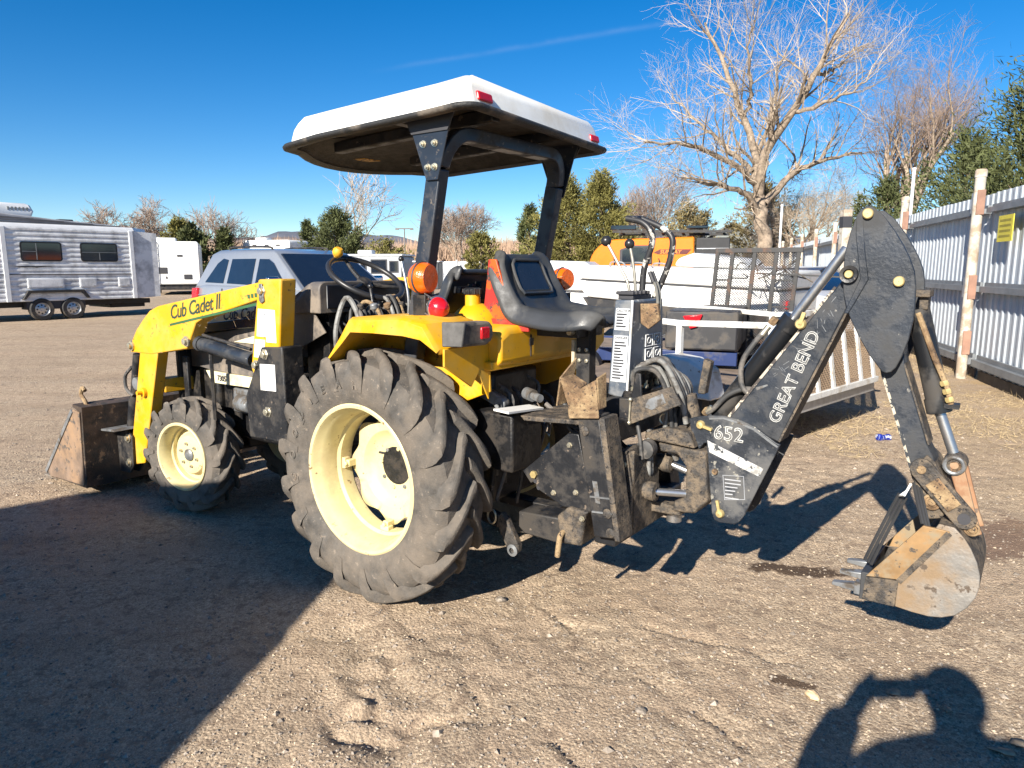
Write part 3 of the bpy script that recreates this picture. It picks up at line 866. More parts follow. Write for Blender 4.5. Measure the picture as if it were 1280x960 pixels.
# post under the backhoe seat with bolted plate
b = MB(); b.box(-.73, -.665, -.06, -.005, .90, 1.19); b.build('seat_post', BLK, TR, bev=.004)
b = MB(); b.box(-.667, -.652, -.075, .012, 1.0, 1.125); so_ = b.build('seat_post_plate', mat('cream primer plate', (.52, .44, .30), .6, dirt=RUST.name and (.2, .13, .07), damt=.35), TR, bev=.002)
for k, (x, z) in enumerate([(-.683, 1.085), (-.718, 1.085), (-.683, 1.04), (-.718, 1.04)]):
    b = MB(); b.lathe([(.009, 0), (.009, .008), (.001, .01)], (x, -.005, z), (0, 1, 0), 6); b.build('bolt', ZINC, TR)

# ---- lamps on the fenders
def beacon(x, y, z, r, s):
    b = MB(); b.lathe([(.001, -.036), (r * .86, -.036), (r * .98, -.02), (r, 0), (r * .98, .02), (r * .86, .036), (r * .5, .044), (.001, .047)], (x, y, z), (1, .18 * s, 0), 36)
    o = b.build('amber_lamp', AMB, TR, smooth=50)
    b = MB(); b.tube([(x + .034 * math.cos(t) * 0, y + r * 1.0 * math.cos(t), z + r * 1.0 * math.sin(t)) for t in np.linspace(0, 6.283, 33)[:-1]], .005, 6, closed=True)
    b.build('lamp_gasket', INK, o)
    return o
al = beacon(-.235, .455, 1.380, .062, 1)
ar = beacon(-.31, -.45, 1.366, .054, -1)
b = MB(); b.box(-.262, -.195, .395, .475, 1.225, 1.315); lb = b.build('lamp_bracket', GREASE, TR, bev=.004)
b = MB(); r0 = random.Random(4)
for k in range(16):
    p = Vector((-.265 + .004 * r0.random(), .40 + .07 * r0.random(), 1.23 + .08 * r0.random()))
    b.tube([p, p + Vector((-.01, .02 * (r0.random() - .5), .03 * (r0.random() - .5))), p + Vector((0, .05 * (r0.random() - .5), .05 * (r0.random() - .5)))], .003, 5)
b.build('lamp_wiring', STEELG, lb)
b = MB(); b.lathe([(.044, 0), (.046, .006), (.040, .030), (.026, .050), (.001, .058)], (-.275, .42, 1.262), (-1, .30, 0), 32)
rl = b.build('red_marker_lamp', RED, TR, smooth=50)
b = MB(); b.lathe([(.049, -.008), (.050, 0), (.049, .008), (.045, .010)], (-.275, .42, 1.262), (-1, .30, 0), 32); b.build('lamp_rim', CHR, rl)
b = MB(); b.cyl((-.31, -.45, 1.31), (-.31, -.45, 1.2), .018, 12); b.box(-.34, -.28, -.48, -.42, 1.22, 1.30); b.build('lamp_bracket', BLK, TR)
# fender-mounted marker sticks
b = MB(); b.box(-.40, .0, .33, .62, 1.238, 1.241)
# ---- roll bar and canopy
ROPSM = mat('roll bar navy black paint', (.016, .022, .034), .35, var=.2, scale=8, dirt=(.035, .036, .04), damt=.36, dscale=8, dirt2=(.12, .10, .08), d2amt=.27, d2scale=40)
def rops_side(s):
    b = MB()
    b.bar((-.13, .41 * s, .70), (-.13, .41 * s, 1.05), .055, .075, (1, 0, 0))
    b.bar((-.13, .41 * s, 1.05), (-.285, .41 * s, 1.80), .055, .072, (1, 0, 0))
    return b.build('roll_bar_post', ROPSM, TR, bev=.006, seg=3)
rops_side(1); rops_side(-1)
b = MB(); arc = []
for t in np.linspace(0, math.pi / 2, 7): arc.append((-.285 - .035 * math.sin(t), .41 - .12 * (1 - math.cos(t)), 1.80 + .135 * math.sin(t)))
arc = arc + [(x, -y, z) for x, y, z in arc[::-1]]
lo = []
for i, p in enumerate(arc):
    d = Vector(arc[min(i + 1, len(arc) - 1)]) - Vector(arc[max(i - 1, 0)]); d.normalize()
    u = Vector((1, 0, 0)); w = d.cross(u).normalized(); p = Vector(p)
    lo.append([p + u * .036 + w * .027, p - u * .036 + w * .027, p - u * .036 - w * .027, p + u * .036 - w * .027])
b.loft(lo); b.build('roll_bar_hoop', ROPSM, TR, bev=.005)
def bracket(s):
    y = .442 * s
    b = MB(); b.prism([(-.165, 1.99), (-.395, 1.985), (-.370, 1.925), (-.315, 1.752), (-.255, 1.752), (-.188, 1.925)], 'y', min(y, y + .006 * s), max(y, y + .006 * s))
    o = b.build('canopy_bracket', ROPSM, TR, bev=.002)
    b = MB(); b.prism([(-.15, 2.0), (-.41, 1.995), (-.372, 1.928), (-.186, 1.928)], 'y', min(y + .007 * s, y + .012 * s), max(y + .007 * s, y + .012 * s)); b.build('bracket_gusset', INK, o)
    for x, z in ((-.245, 1.888), (-.305, 1.887), (-.268, 1.800), (-.302, 1.800)):
        b = MB(); b.lathe([(.0145, 0), (.0145, .003), (.010, .003), (.010, .012), (.0055, .012), (.0055, .018), (.001, .018)], (x, y + .006 * s, z), (0, s, 0), 12); b.build('bolt', ZINC, o, smooth=25)
    return o
bracket(1); bracket(-1)

def canopy_outline(inset):
    pts = []
    def corner(cx, cy, r, a0, a1, n=7):
        for k in range(n):
            a = R(a0 + (a1 - a0) * k / (n - 1)); pts.append((cx + (r) * math.cos(a), cy + (r) * math.sin(a)))
    # rear left, clockwise seen from above: rear edge at -x
    RL, RR = (-.545, .525), (-.475, -.625)
    i = inset
    corner(-.47 , .455, .075 - min(i, .05), 90, 180)
    corner(-.40, -.545, .075 - min(i, .05), 180, 270)
    corner(.50, -.52, .10 - min(i, .06), 270, 330)
    for t in np.linspace(-.38, .36, 9): pts.append((.80 - 1.15 * (t + .02) ** 2 - i, t))
    corner(.52, .40, .10 - min(i, .06), 30, 90)
    for t in (.3, .1, -.1, -.3): pts.append((t, .512 - i + .01))
    e = max(0, i - .05)
    cx, cy = .08, -.05
    return [(x + (cx - x) * e * 1.2, y + (cy - y) * e * 1.6) for x, y in pts]
def canz(x, y):
    return 1.985 - .032 * (x + .5) - .012 * max(0, x - .45) / .3 + .012 * (y) 
def canopy_loop(inset, dz, hump=0.0):
    out = []
    for x, y in canopy_outline(inset):
        hh = 0
        if hump:
            hh = hump * (max(0, math.cos((y + .05) * 14.5)) ** 2 * (1 if abs(y + .05) < .56 else 0))
        out.append((x, y, canz(x, y) + dz + hh))
    return out
b = MB()
b.loft([canopy_loop(.03, .004), canopy_loop(.035, .02), canopy_loop(.050, .072), canopy_loop(.060, .089, .020), canopy_loop(.088, .099, .034), canopy_loop(.16, .106, .034), canopy_loop(.30, .112, .01), canopy_loop(.5, .118)], cap0=False)
can = b.build('canopy', WHITEF, TR, smooth=60)
b = MB(); b.loft([canopy_loop(.055, -.006), canopy_loop(.02, -.016), canopy_loop(.0, -.010), canopy_loop(-.004, .0), canopy_loop(.002, .008), canopy_loop(.034, .010)], cap0=False, cap1=False)
b.build('canopy_rim', mat('black rubber edge', (.02, .02, .02), .6, bump=.4, bscale=90, dirt=(.12, .1, .08), damt=.38), can, smooth=60)
b = MB(); b.loft([canopy_loop(.05, -.006), canopy_loop(.07, .02), canopy_loop(.12, .042), canopy_loop(.3, .052), canopy_loop(.5, .056)], cap0=False)
b.build('canopy_liner', LINER, can, smooth=60)
for y in (.22, -.28): 
    b = MB(); b.bar((-.42, y, 2.01), (.52, y, 1.975), .05, .05); b.build('canopy_rail', BLK, can, bev=.006)
b = MB(); b.bar((-.10, -.5, 1.985), (-.10, .44, 1.995), .05, .03); b.build('canopy_crossbar', BLK, can, bev=.004)
def refl(p0, p1, z0, z1, x0, x1):
    b = MB(); b.hexa([(x0 - .014, p0, z0), (x1 - .014, p1, z0), (x1 - .006, p1, z1), (x0 - .006, p0, z1)], [(x0 + .0, p0, z0), (x1 + .0, p1, z0), (x1 + .01, p1, z1), (x0 + .01, p0, z1)])
    o = b.build('rear_reflector', REDREF, can, bev=.010, seg=3)
refl(.440, .350, 2.018, 2.052, -.503, -.499)
refl(-.475, -.555, 2.006, 2.038, -.436, -.434)
b = MB(); b.hexa([(.47, .10, 1.937), (.53, .12, 1.936), (.53, .02, 1.936), (.47, .0, 1.937)], [(.47, .10, 1.94), (.53, .12, 1.939), (.53, .02, 1.939), (.47, .0, 1.94)])
b.build('warning_label', mat('amber warning label', (.55, .28, .03), .6, dirt=(.05, .04, .03), damt=.42, dscale=60), can)

LEV0 = mat('grey lever rod', (.22, .21, .18), .45, metal=.5, var=.2, scale=20)
# ---- hood, dash, steering
def arch(x, w, z0, z1, r=.05, n=5):
    l = [(x, -w, z0)]
    for k in range(n): 
        a = math.pi - math.pi / 2 * k / (n - 1); l.append((x, -w + r + r * math.cos(a), z1 - r + r * math.sin(a)))
    for k in range(n):
        a = math.pi / 2 - math.pi / 2 * k / (n - 1); l.append((x, w - r + r * math.cos(a), z1 - r + r * math.sin(a)))
    l.append((x, w, z0)); return l
b = MB(); b.loft([arch(.88, .262, 1.125, 1.265), arch(1.2, .258, 1.10, 1.235), arch(1.55, .25, 1.07, 1.195), arch(1.82, .235, 1.03, 1.14), arch(1.95, .21, .99, 1.06)])
hood = b.build('hood', HOODC, TR, bev=.004)
b = MB(); b.loft([[(x, -w, z0), (x, w, z0), (x, w, z1), (x, -w, z1)] for x, w, z0, z1 in ((.88, .266, 1.122, 1.165), (1.3, .263, 1.095, 1.145), (1.72, .25, 1.045, 1.10), (1.95, .216, .985, 1.03))])
b.build('hood_band', HOODB, hood, bev=.003)
b = MB(); b.loft([[(x, -w, z0), (x, w, z0), (x, w, z1), (x, -w, z1)] for x, w, z0, z1 in ((.84, .255, .96, 1.12), (1.3, .25, .92, 1.092), (1.72, .24, .84, 1.042), (1.97, .205, .82, .985))])
sp = b.build('side_panel', HOODG, TR, bev=.006)
for s in (1, -1):
    b = MB(); b.hexa([(.80, .258 * s, 1.01), (1.42, .253 * s, 1.01), (.89, .262 * s, 1.125), (.76, .266 * s, 1.13)], [(.80, .264 * s, 1.01), (1.42, .259 * s, 1.01), (.89, .268 * s, 1.125), (.76, .272 * s, 1.13)])
    b.build('cream_wedge', HOODC, sp, bev=.002)
    b = MB(); b.prism([(1.72, .825), (1.25, .822), (1.20, .762), (1.66, .755)], 'y', min(.235 * s, .262 * s), max(.235 * s, .262 * s))
    lp_ = b.build('number_panel', HOODC, TR, bev=.004)
    if s > 0: text_obj('panel_number', '7305', .045, frame((1.60, .2635, .775), (-1, 0, 0), (0, 0, 1)), INK, lp_, shear=.1, bold=.0015)
    b = MB(); b.prism([(1.81, .84), (1.56, .90), (1.27, .885), (1.255, .822), (1.70, .828)], 'y', min(.215 * s, .25 * s), max(.215 * s, .25 * s))
    b.build('battery_shelf', HOODG, TR, bev=.004)
text_obj('hood_lettering', 'Cub Cadet', .085, frame((1.50, .2665, 1.130), (-1, 0, .075), (0, 0, 1)), mat('navy script', (.012, .02, .07), .4), hood, shear=.45, bold=.001)
b = MB(); b.loft([arch(.60, .30, 1.20, 1.355, .04), arch(.70, .295, 1.20, 1.352, .045), arch(.80, .28, 1.19, 1.30, .05), arch(.885, .268, 1.18, 1.268, .05)])
dash = b.build('dash_cowl', HOODG, TR, bev=.006)
b = MB(); b.prism([(.90, 1.245), (.72, 1.34), (.665, 1.352), (.72, 1.24), (.60, 1.105), (.83, 1.005), (.90, 1.01)], 'y', .262, .272)
b.build('dash_side', HOODG, TR, bev=.003); b = MB(); b.prism([(.90, 1.245), (.72, 1.34), (.665, 1.352), (.72, 1.24), (.60, 1.105), (.83, 1.005), (.90, 1.01)], 'y', -.272, -.262)
b.build('dash_side', HOODG, TR, bev=.003)
b = MB(); b.hexa([(.905, .273, 1.222), (.71, .273, 1.226), (.725, .273, 1.252), (.90, .273, 1.247)], [(.905, .276, 1.222), (.71, .276, 1.226), (.725, .276, 1.252), (.90, .276, 1.247)]); b.build('dash_trim', HOODC, TR)
b = MB(); b.box(.588, .598, -.272, .262, 1.222, 1.338); b.build('instrument_panel', mat('dark instrument panel', (.010, .012, .018), .35), TR, bev=.012)
b = MB(); b.box(.66, .84, -.2, .2, .45, 1.2); b.build('firewall', GREASE, TR)
r0 = random.Random(8); b = MB()
for k in range(26):
    p = Vector((.60 + .06 * r0.random(), .22 - .42 * r0.random(), 1.02 + .20 * r0.random()))
    b.tube(bez([p, p + Vector((-.05 * r0.random(), .08 * (r0.random() - .5), -.06)), p + Vector((-.02, .15 * (r0.random() - .5), -.15)), p + Vector((.04, .1 * (r0.random() - .5), -.25))], 9), .005 + .005 * r0.random(), 6)
b.build('wiring_and_hoses', HOSE, TR)
# steering wheel
sw_c = Vector((.60, .0, 1.368)); nrm = Vector((-.52, 0, .86)).normalized(); u_, w_ = Vector((0, 1, 0)), nrm.cross(Vector((0, 1, 0)))
b = MB(); b.tube([sw_c + u_ * (.195 * math.cos(t)) + w_ * (.195 * math.sin(t)) for t in np.linspace(0, 6.2832, 49)[:-1]], .0145, 12, closed=True)
stw = b.build('steering_wheel', mat('wheel rim plastic', (.022, .022, .024), .4), TR)
b = MB()
for a in (.5, 2.6, 4.7): b.tube([sw_c - nrm * .03, sw_c - nrm * .02 + (u_ * math.cos(a) + w_ * math.sin(a)) * .10, sw_c + (u_ * math.cos(a) + w_ * math.sin(a)) * .19], [.014, .011, .009], 8)
b.lathe([(.001, -.005), (.035, -.01), (.04, -.03), (.03, -.07), (.001, -.07)], sw_c, nrm, 20); b.build('steering_spokes', BLK, stw)
b = MB(); b.cyl(sw_c - nrm * .05, sw_c - nrm * .40, .026, 14); b.build('steering_column', BLK, TR)
kn = sw_c + u_ * (.195 * math.cos(2.05)) * -1 + w_ * (.195 * math.sin(4.2))
kn = sw_c + u_ * .06 + w_ * -.187
if kn.z < sw_c.z: kn = sw_c + u_ * .06 + w_ * .187
b = MB(); b.lathe([(.001, .065), (.018, .064), (.027, .052), (.028, .035), (.02, .02), (.012, .015), (.012, 0)], kn, nrm, 16); b.build('spinner_knob', YEL, stw)
# lever with a black ball in front of the roll bar
def lever(name, pts, r, ball, m=BLK, mb=INK):
    b = MB(); b.tube(bez(pts, 10), r, 8); o = b.build(name, m, TR)
    if ball:
        b = MB(); b.ball(pts[-1], ball, 16); b.build('lever_knob', mat('black knob', (.02, .02, .022), .32), o)
    return o
lever('hand_lever', [(.10, .22, 1.10), (.08, .22, 1.28), (.12, .22, 1.46)], .006, .013, CHR)
lever('shift_lever', [(.45, .12, 1.0), (.42, .12, 1.2), (.46, .10, 1.33)], .007, .014)
lever('loader_lever', [(.25, -.40, 1.1), (.24, -.38, 1.28), (.20, -.34, 1.34)], .009, .02)
b = MB(); b.prism([(.30, 1.05), (.30, 1.24), (.38, 1.30), (.46, 1.28), (.48, 1.05)], 'y', -.44, -.36); b.build('loader_valve', GREASE, TR, bev=.006)
b = MB(); b.box(.33, .36, -.358, -.354, 1.225, 1.27); b.build('valve_label', PAPER, TR)
b = MB()
for k in range(9): b.tube(bez([(.35, .30 - .04 * k, 1.0), (.32 + .02 * k, .28 - .04 * k, 1.16), (.40, .24 - .03 * k, 1.22), (.45, .2 - .03 * k, 1.05)], 12), .010, 8)
b.build('loader_hose', HOSE, TR)
r3 = random.Random(5)
for k in range(11):
    y0 = .26 - .05 * k
    h = MB(); h.tube(bez([(.52, y0, .92), (.47 + .05 * r3.random(), y0 + .04 * r3.random(), 1.12), (.44 + .05 * r3.random(), y0 - .02, 1.22 + .06 * r3.random()), (.36, y0 + .05 * (r3.random() - .5), 1.20), (.33, y0, 1.0)], 20), .009 + .004 * r3.random(), 8); h.build('loader_hose', (HOSEG, HOSE, RUST, LEV0)[k % 4], TR)
for k in range(6):
    y0 = .22 - .09 * k
    b = MB(); b.box(.36, .42, y0 - .02, y0 + .02, 1.10, 1.17); b.lathe([(.012, 0), (.012, .05), (.02, .055), (.02, .08), (.001, .085)], (.39, y0, 1.17), (0, .2, 1), 10); b.build('valve_block', (MUDST, STEELG, RUST)[k % 3], TR, bev=.004)
b = MB(); b.box(.05, .66, -.40, .40, .60, .615); b.build('floor_plate', BLK, TR, bev=.003)
# ---- engine, gearbox, axles
b = MB(); b.box(.80, 1.75, -.16, .16, .42, .84); b.box(1.7, 2.0, -.2, .2, .45, .95); b.box(-.20, .85, -.14, .14, .38, .80); b.box(-.36, .10, -.17, .17, .40, .98)
b.build('engine_and_gearbox', GREASE, TR, bev=.02)
b = MB(); b.cyl((0, -.40, .563), (0, .40, .563), .085, 24); b.cyl((0, -.2, .563), (0, .2, .563), .14, 24); b.build('rear_axle', GREASE, TR)
b = MB(); b.box(1.68, 1.78, -.30, .30, .31, .39); b.box(1.62, 1.84, -.07, .07, .33, .55); b.build('front_axle', GREASE, TR, bev=.01)
b = MB(); b.tube(bez([(1.22, .22, .62), (1.1, .26, .60), (.98, .30, .62)], 8), .028, 12); b.build('exhaust_pipe', mat('dull steel pipe', (.34, .31, .28), .6, metal=.5, var=.2), TR)
b = MB(); b.box(1.1, 1.5, .16, .24, .60, .74); b.lathe([(.05, 0), (.05, .12), (.001, .12)], (1.42, .24, .66), (-1, 0, 0), 16); b.build('filter_housing', STEELG, TR, bev=.01)
b = MB()
r0 = random.Random(17)
for k in range(14):
    p = Vector((-.36 - .05 * r0.random(), -.2 + .45 * r0.random(), .55 + .4 * r0.random()))
    b.tube(bez([p, p + Vector((-.05, .04 * (r0.random() - .5), -.05)), p + Vector((-.03, .1 * (r0.random() - .5), -.2))], 8), .008, 6)
b.build('rear_hoses', HOSE, TR)
b = MB(); b.box(-.56, -.36, .09, .30, .60, .84); b.build('rear_gear_cover', GREASE, TR, bev=.01)
b = MB(); b.hexa([(-.575, .10, .835), (-.575, .345, .855), (-.50, .345, .86), (-.50, .10, .84)], [(-.575, .10, .843), (-.575, .345, .863), (-.50, .345, .868), (-.50, .10, .848)]); b.build('cover_lip', PAPER, TR)
# three point linkage
b = MB(); b.bar((-.20, .20, .95), (-.43, .20, .865), .035, .05); b.lathe([(.03, -.02), (.03, .02)], (-.43, .20, .86), (0, 1, 0), 16, caps=True); la = b.build('lift_arm', STEELG, TR, bev=.006)
b = MB(); b.cyl((-.435, .21, .86), (-.385, .235, .36), .011, 10); b.build('lift_rod', BLK, TR)
b = MB(); b.bar((-.12, .24, .43), (-.465, .255, .37), .03, .06); b.build('lower_link', BLK, TR, bev=.005)
b = MB(); b.prism([(-.455, .375), (-.475, .41), (-.505, .385), (-.565, .285), (-.563, .255), (-.540, .235), (-.515, .245), (-.47, .32)], 'y', .235, .268); le = b.build('link_end', MUDST, TR, bev=.006)
b = MB(); b.lathe([(.010, 0), (.024, 0), (.026, .008), (.012, .012)], (-.54, .268, .262), (0, 1, 0), 18); b.build('link_ball', STEELG, le)
b = MB(); b.tube([(-.43 + .022 * math.cos(t), .27, .385 + .03 * math.sin(t)) for t in np.linspace(0, 6.28, 17)[:-1]], .005, 6, closed=True); b.build('link_clip', ZINC, TR)
b = MB(); b.lathe([(.026, 0), (.026, .05), (.017, .05), (.017, .10), (.001, .1)], (-.50, .12, .90), (-1, .35, -.1), 14); b.build('spline_shaft', STEELG, TR)
b = MB(); b.box(-.62, -.30, -.02, .05, .36, .40); b.build('drawbar', BLK, TR, bev=.004)

# ---- front loader
def loader_side(s):
    def Y(a, b_): return (min(a * s, b_ * s), max(a * s, b_ * s))
    y0, y1 = Y(.375, .45)
    # lift arm: one welded box beam with a rounded knee
    b = MB()
    outer = [(.70, 1.358), (.835, 1.356), (1.851, 1.205), (1.95, 1.175), (2.039, 1.118), (2.12, 1.06), (2.186, .990), (2.219, .915)]
    inner = [(1.97, .918), (1.57, .978), (1.53, 1.03), (1.46, 1.125), (1.38, 1.155), (.835, 1.275), (.70, 1.29)]
    b.prism(outer + inner, 'y', y0, y1)
    o = b.build('loader_arm', YEL, TR, bev=.007, seg=3)
    b = MB(); b.prism([(2.108, .925), (1.90, .935), (2.165, .225), (2.30, .195), (2.285, .40)], 'y', *Y(.378, .447))
    b.build('arm_leg', YEL, o, bev=.006)
    # upright post
    b = MB(); b.prism([(.655, 1.37), (.835, 1.366), (.935, .925), (.905, .87), (.70, 1.02)], 'y', *Y(.385, .475))
    po = b.build('loader_post', YEL, TR, bev=.010, seg=3)
    b = MB(); b.prism([(.83, 1.04), (.665, 1.05), (.655, .60), (.72, .575), (.97, .57), (.985, .78)], 'y', *Y(.36, .482))
    pl = b.build('post_mount', BLK, TR, bev=.008)
    b = MB(); b.bar((.80, .2 * s, .60), (.80, .37 * s, .60), .16, .10, (0, 0, 1)); b.build('mount_crossbeam', BLK, TR, bev=.006)
    if s > 0:
        ys = .4825
        MB().prism([(.845, .955), (.725, .96), (.725, .83), (.85, .825)], 'y', ys, ys + .0015).build('white_decal', PAPER, pl)
        f = .4755
        MB().prism([(.845, 1.225), (.712, 1.222), (.712, 1.065), (.79, 1.065), (.79, 1.09), (.868, 1.09)], 'y', f, f + .0015).build('white_decal', PAPER, po)
        MB().prism([(.885, 1.075), (.80, 1.075), (.82, .985), (.90, .985)], 'y', f, f + .0015).build('white_decal', PAPER, po)
        b = MB(); r1 = random.Random(3)
        for k in range(26):
            x = .735 + .09 * r1.random(); z = 1.09 + .12 * r1.random(); b.box(x - .012, x + .012, f + .0015, f + .0025, z, z + .0025)
        for k in range(12):
            x = .74 + .09 * r1.random(); z = .84 + .10 * r1.random(); b.box(x - .01, x + .01, ys + .0015, ys + .0025, z, z + .002)
        b.build('decal_print', INKG, po)['kind'] = 'stuff'
        for c, pn in (((.805, 1.31), po), ((.80, 1.005), pl), ((.885, .945), po), ((.80, .72), pl)):
            b = MB(); b.lathe([(.028, 0), (.028, .005), (.018, .005), (.018, .02), (.001, .022)], (c[0], .475 if pn is po else .482, c[1]), (0, 1, 0), 6); b.build('pivot_bolt', ZINC, pn, bev=.001)
        b = MB(); b.prism([(.82, 1.345), (.795, 1.345), (.785, 1.262), (.81, 1.25), (.825, 1.265)], 'y', .476, .484); b.build('latch_plate', STEELG, po, bev=.003)
        text_obj('arm_lettering', 'Cub Cadet II', .108, frame((1.72, .4512, 1.135), (-1, 0, .155), (.155, 0, 1)), mat('dark green script', (.02, .05, .035), .5), o, shear=.35, bold=.0012, spacing=.92)
        b = MB(); b.bar((1.73, .4508, 1.103), (.86, .4508, 1.250), .001, .013, (0, 0, 1)); b.build('arm_stripe', GREEN, o)
        b = MB()
        for k in range(3): b.box(.885 + .03 * k, .905 + .03 * k, .4505, .4515, 1.278 - k * .004, 1.298 - k * .004)
        b.build('arm_mark', GREEN, o)
    rw = random.Random(9 + s)
    b = MB()
    for k in range(46):
        t = rw.random(); x = .72 + 1.45 * t; z = 1.33 - .13 * (x - .83) - .012 - (.17 * rw.random() if x < 1.4 else .26 * rw.random())
        l = .006 + .03 * rw.random() ** 2; a = rw.gauss(.1, .5); b.bar((x, .4503 * s, z), (x + l * math.cos(a), .4503 * s, z + l * math.sin(a)), .0006, .0012 + .002 * rw.random())
    b.build('paint_scratch', mat('bare scratched metal', (.16, .11, .06), .7, var=.4, scale=50), o)['kind'] = 'stuff'
    for x, z, rr in ((1.56, 1.02, .03), (2.19, .955, .03)):
        b = MB(); b.lathe([(rr, 0), (rr, .01), (rr * .6, .01), (rr * .6, .025), (.001, .027)], (x, .45 * s, z), (0, s, 0), 12); b.build('arm_pin', ZINC, o, smooth=25)
    # lift cylinder
    b = MB(); b.cyl((1.50, .413 * s, 1.01), (1.0, .413 * s, .955), .036, 20); b.lathe([(.042, 0), (.042, .03)], (1.5, .413 * s, 1.01), (-1, 0, -.11), 18, caps=True)
    cy = b.build('lift_cylinder', BHK, TR)
    b = MB(); b.cyl((1.56, .413 * s, 1.017), (1.49, .413 * s, 1.009), .018, 14); b.build('cylinder_rod', CHR, cy)
    b = MB(); b.cyl((1.46, .413 * s, 1.058), (1.02, .413 * s, 1.008), .009, 8); b.build('cylinder_line', BLK, cy)
    # bucket cylinder in front of the leg
    b = MB(); b.cyl((2.195, .42 * s, .90), (2.285, .42 * s, .60), .026, 16); b.cyl((2.285, .42 * s, .62), (2.355, .42 * s, .39), .03, 16)
    bc = b.build('bucket_cylinder', BLK, TR)
    b = MB(); b.tube(bez([(2.24, .44 * s, .82), (2.31, .45 * s, .76), (2.31, .45 * s, .68), (2.25, .44 * s, .64)], 14), .010, 8); b.build('cylinder_hose', HOSE, bc)
    b = MB(); b.lathe([(.038, -.03), (.038, .03)], (2.205, .415 * s, .72), (0, 1, 0), 18, caps=True); b.build('cylinder_clamp', STEELG, bc)
    b = MB(); b.lathe([(.03, 0), (.03, .02), (.012, .02), (.012, .05), (.001, .05)], (2.085, .447 * s, .68), (0, s, 0), 14); b.build('stop_pin', YEL, o)
    return o
loader_side(1); loader_side(-1)
b = MB(); b.bar((2.02, -.38, .72), (2.02, .38, .72), .09, .085, (0, 0, 1)); b.build('loader_crossbeam', YEL, TR, bev=.008)
b = MB(); b.bar((1.47, .37, 1.03), (1.50, .35, .52), .02, .035); b.build('hood_guard', BLK, TR, bev=.004); b = MB(); b.bar((1.86, .3, .90), (1.86, .3, .55), .02, .05); b.build('hood_guard', BLK, TR, bev=.004)
b = MB(); b.box(1.98, 2.02, -.28, .28, .50, 1.02); b.build('grille_guard', BLK, TR, bev=.01)
# loader bucket
b = MB()
side = [(2.47, .545), (2.495, .075), (3.03, .05), (3.06, .07), (2.60, .52), (2.55, .555)]
b.prism([(2.455, .545), (2.48, .06), (2.495, .06), (2.475, .545)], 'y', -.66, .66)
b.prism([(2.48, .060), (3.06, .045), (3.06, .058), (2.48, .075)], 'y', -.66, .66)
b.prism([(2.455, .54), (2.475, .54), (2.58, .565), (2.575, .585), (2.455, .575)], 'y', -.66, .66)
lbk = b.build('loader_bucket', BKTI, TR, bev=.003)
for s in (1, -1):
    b = MB(); b.prism(side, 'y', min(.6605 * s, .672 * s), max(.6605 * s, .672 * s)); b.build('bucket_cheek', mat('lit-tone scoured rust cheek', (.20, .14, .10), .65, metal=.15, var=.3, scale=9, dirt=(.30, .19, .11), damt=.42, dscale=4, dsoft=.2, dirt2=(.09, .075, .065), d2amt=.36, d2scale=22, bump=.2), lbk, bev=.003)  # cheek rust kept lighter, sunlight worked into its colour
    b = MB(); b.bar((2.56, .674 * s, .545), (3.05, .674 * s, .075), .008, .025, (0, 0, 1)); b.build('cheek_edge', STEELG, lbk)
b = MB(); b.prism([(2.98, .045), (3.10, .036), (3.10, .046), (2.98, .06)], 'y', -.67, .67); b.build('cutting_edge', BKT, lbk, bev=.002)
for s in (1, -1):
    b = MB(); b.prism([(2.455, .40), (2.33, .435), (2.26, .38), (2.27, .20), (2.32, .14), (2.455, .13)], 'y', min(.40 * s, .415 * s), max(.40 * s, .415 * s)); b.prism([(2.455, .40), (2.33, .435), (2.26, .38), (2.27, .20), (2.32, .14), (2.455, .13)], 'y', min(.452 * s, .467 * s), max(.452 * s, .467 * s))
    e = b.build('bucket_ear', BLK, TR, bev=.003)
    b = MB(); b.prism([(2.455, .425), (2.30, .44), (2.28, .428), (2.455, .412)], 'y', min(.40 * s, .56 * s), max(.40 * s, .56 * s)); b.build('ear_shelf', STEELG, e, bev=.002)
    for x, z in ((2.30, .37), (2.31, .21)):
        b = MB(); b.lathe([(.028, 0), (.028, .008), (.016, .008), (.016, .02), (.001, .02)], (x, .467 * s, z), (0, s, 0), 14); b.build('ear_pin', ZINC, e, smooth=25)
b = MB(); b.tube(bez([(2.52, .60, .565), (2.545, .60, .60), (2.59, .60, .635), (2.56, .60, .68), (2.53, .60, .665)], 14), [.013] * 13, 8)
hk = b.build('bucket_hook', RUST, TR)

# ---------------------------------------------------------------- backhoe on the tractor
# lower frame beams, stabiliser, swing frame
b = MB(); b.prism([(-.59, .45), (-.79, .462), (-.79, .358), (-.62, .362), (-.59, .385)], 'y', .18, .30); b.build('frame_beam', BLK, TR, bev=.006)
b = MB(); b.prism([(-.35, .45), (-1.05, .46), (-1.05, .38), (-.35, .38)], 'y', -.30, -.18); b.build('frame_beam', BLK, TR, bev=.006)
b = MB(); b.prism([(-.785, .478), (-.835, .522), (-.925, .520), (-.912, .50), (-.895, .378), (-.80, .37)], 'y', .20, .318)
cap = b.build('beam_cap', MUDST, TR, bev=.010, seg=3)
b = MB(); b.tube(bez([(-.815, .30, .42), (-.815, .335, .41), (-.812, .342, .375), (-.806, .342, .325)], 12), .011, 10); b.build('hitch_pin', RUST, cap)
b = MB(); b.prism([(-.611, .622), (-.821, .804), (-.867, .806), (-.935, .518), (-.80, .512), (-.676, .563), (-.672, .592), (-.650, .578)], 'y', .285, .300)
spl = b.build('side_plate', BLK, TR, bev=.003)
b = MB(); b.lathe([(.015, 0), (.015, .012), (.001, .013)], (-.668, .30, .618), (0, 1, 0), 6); b.build('plate_bolt', BRASS, spl)
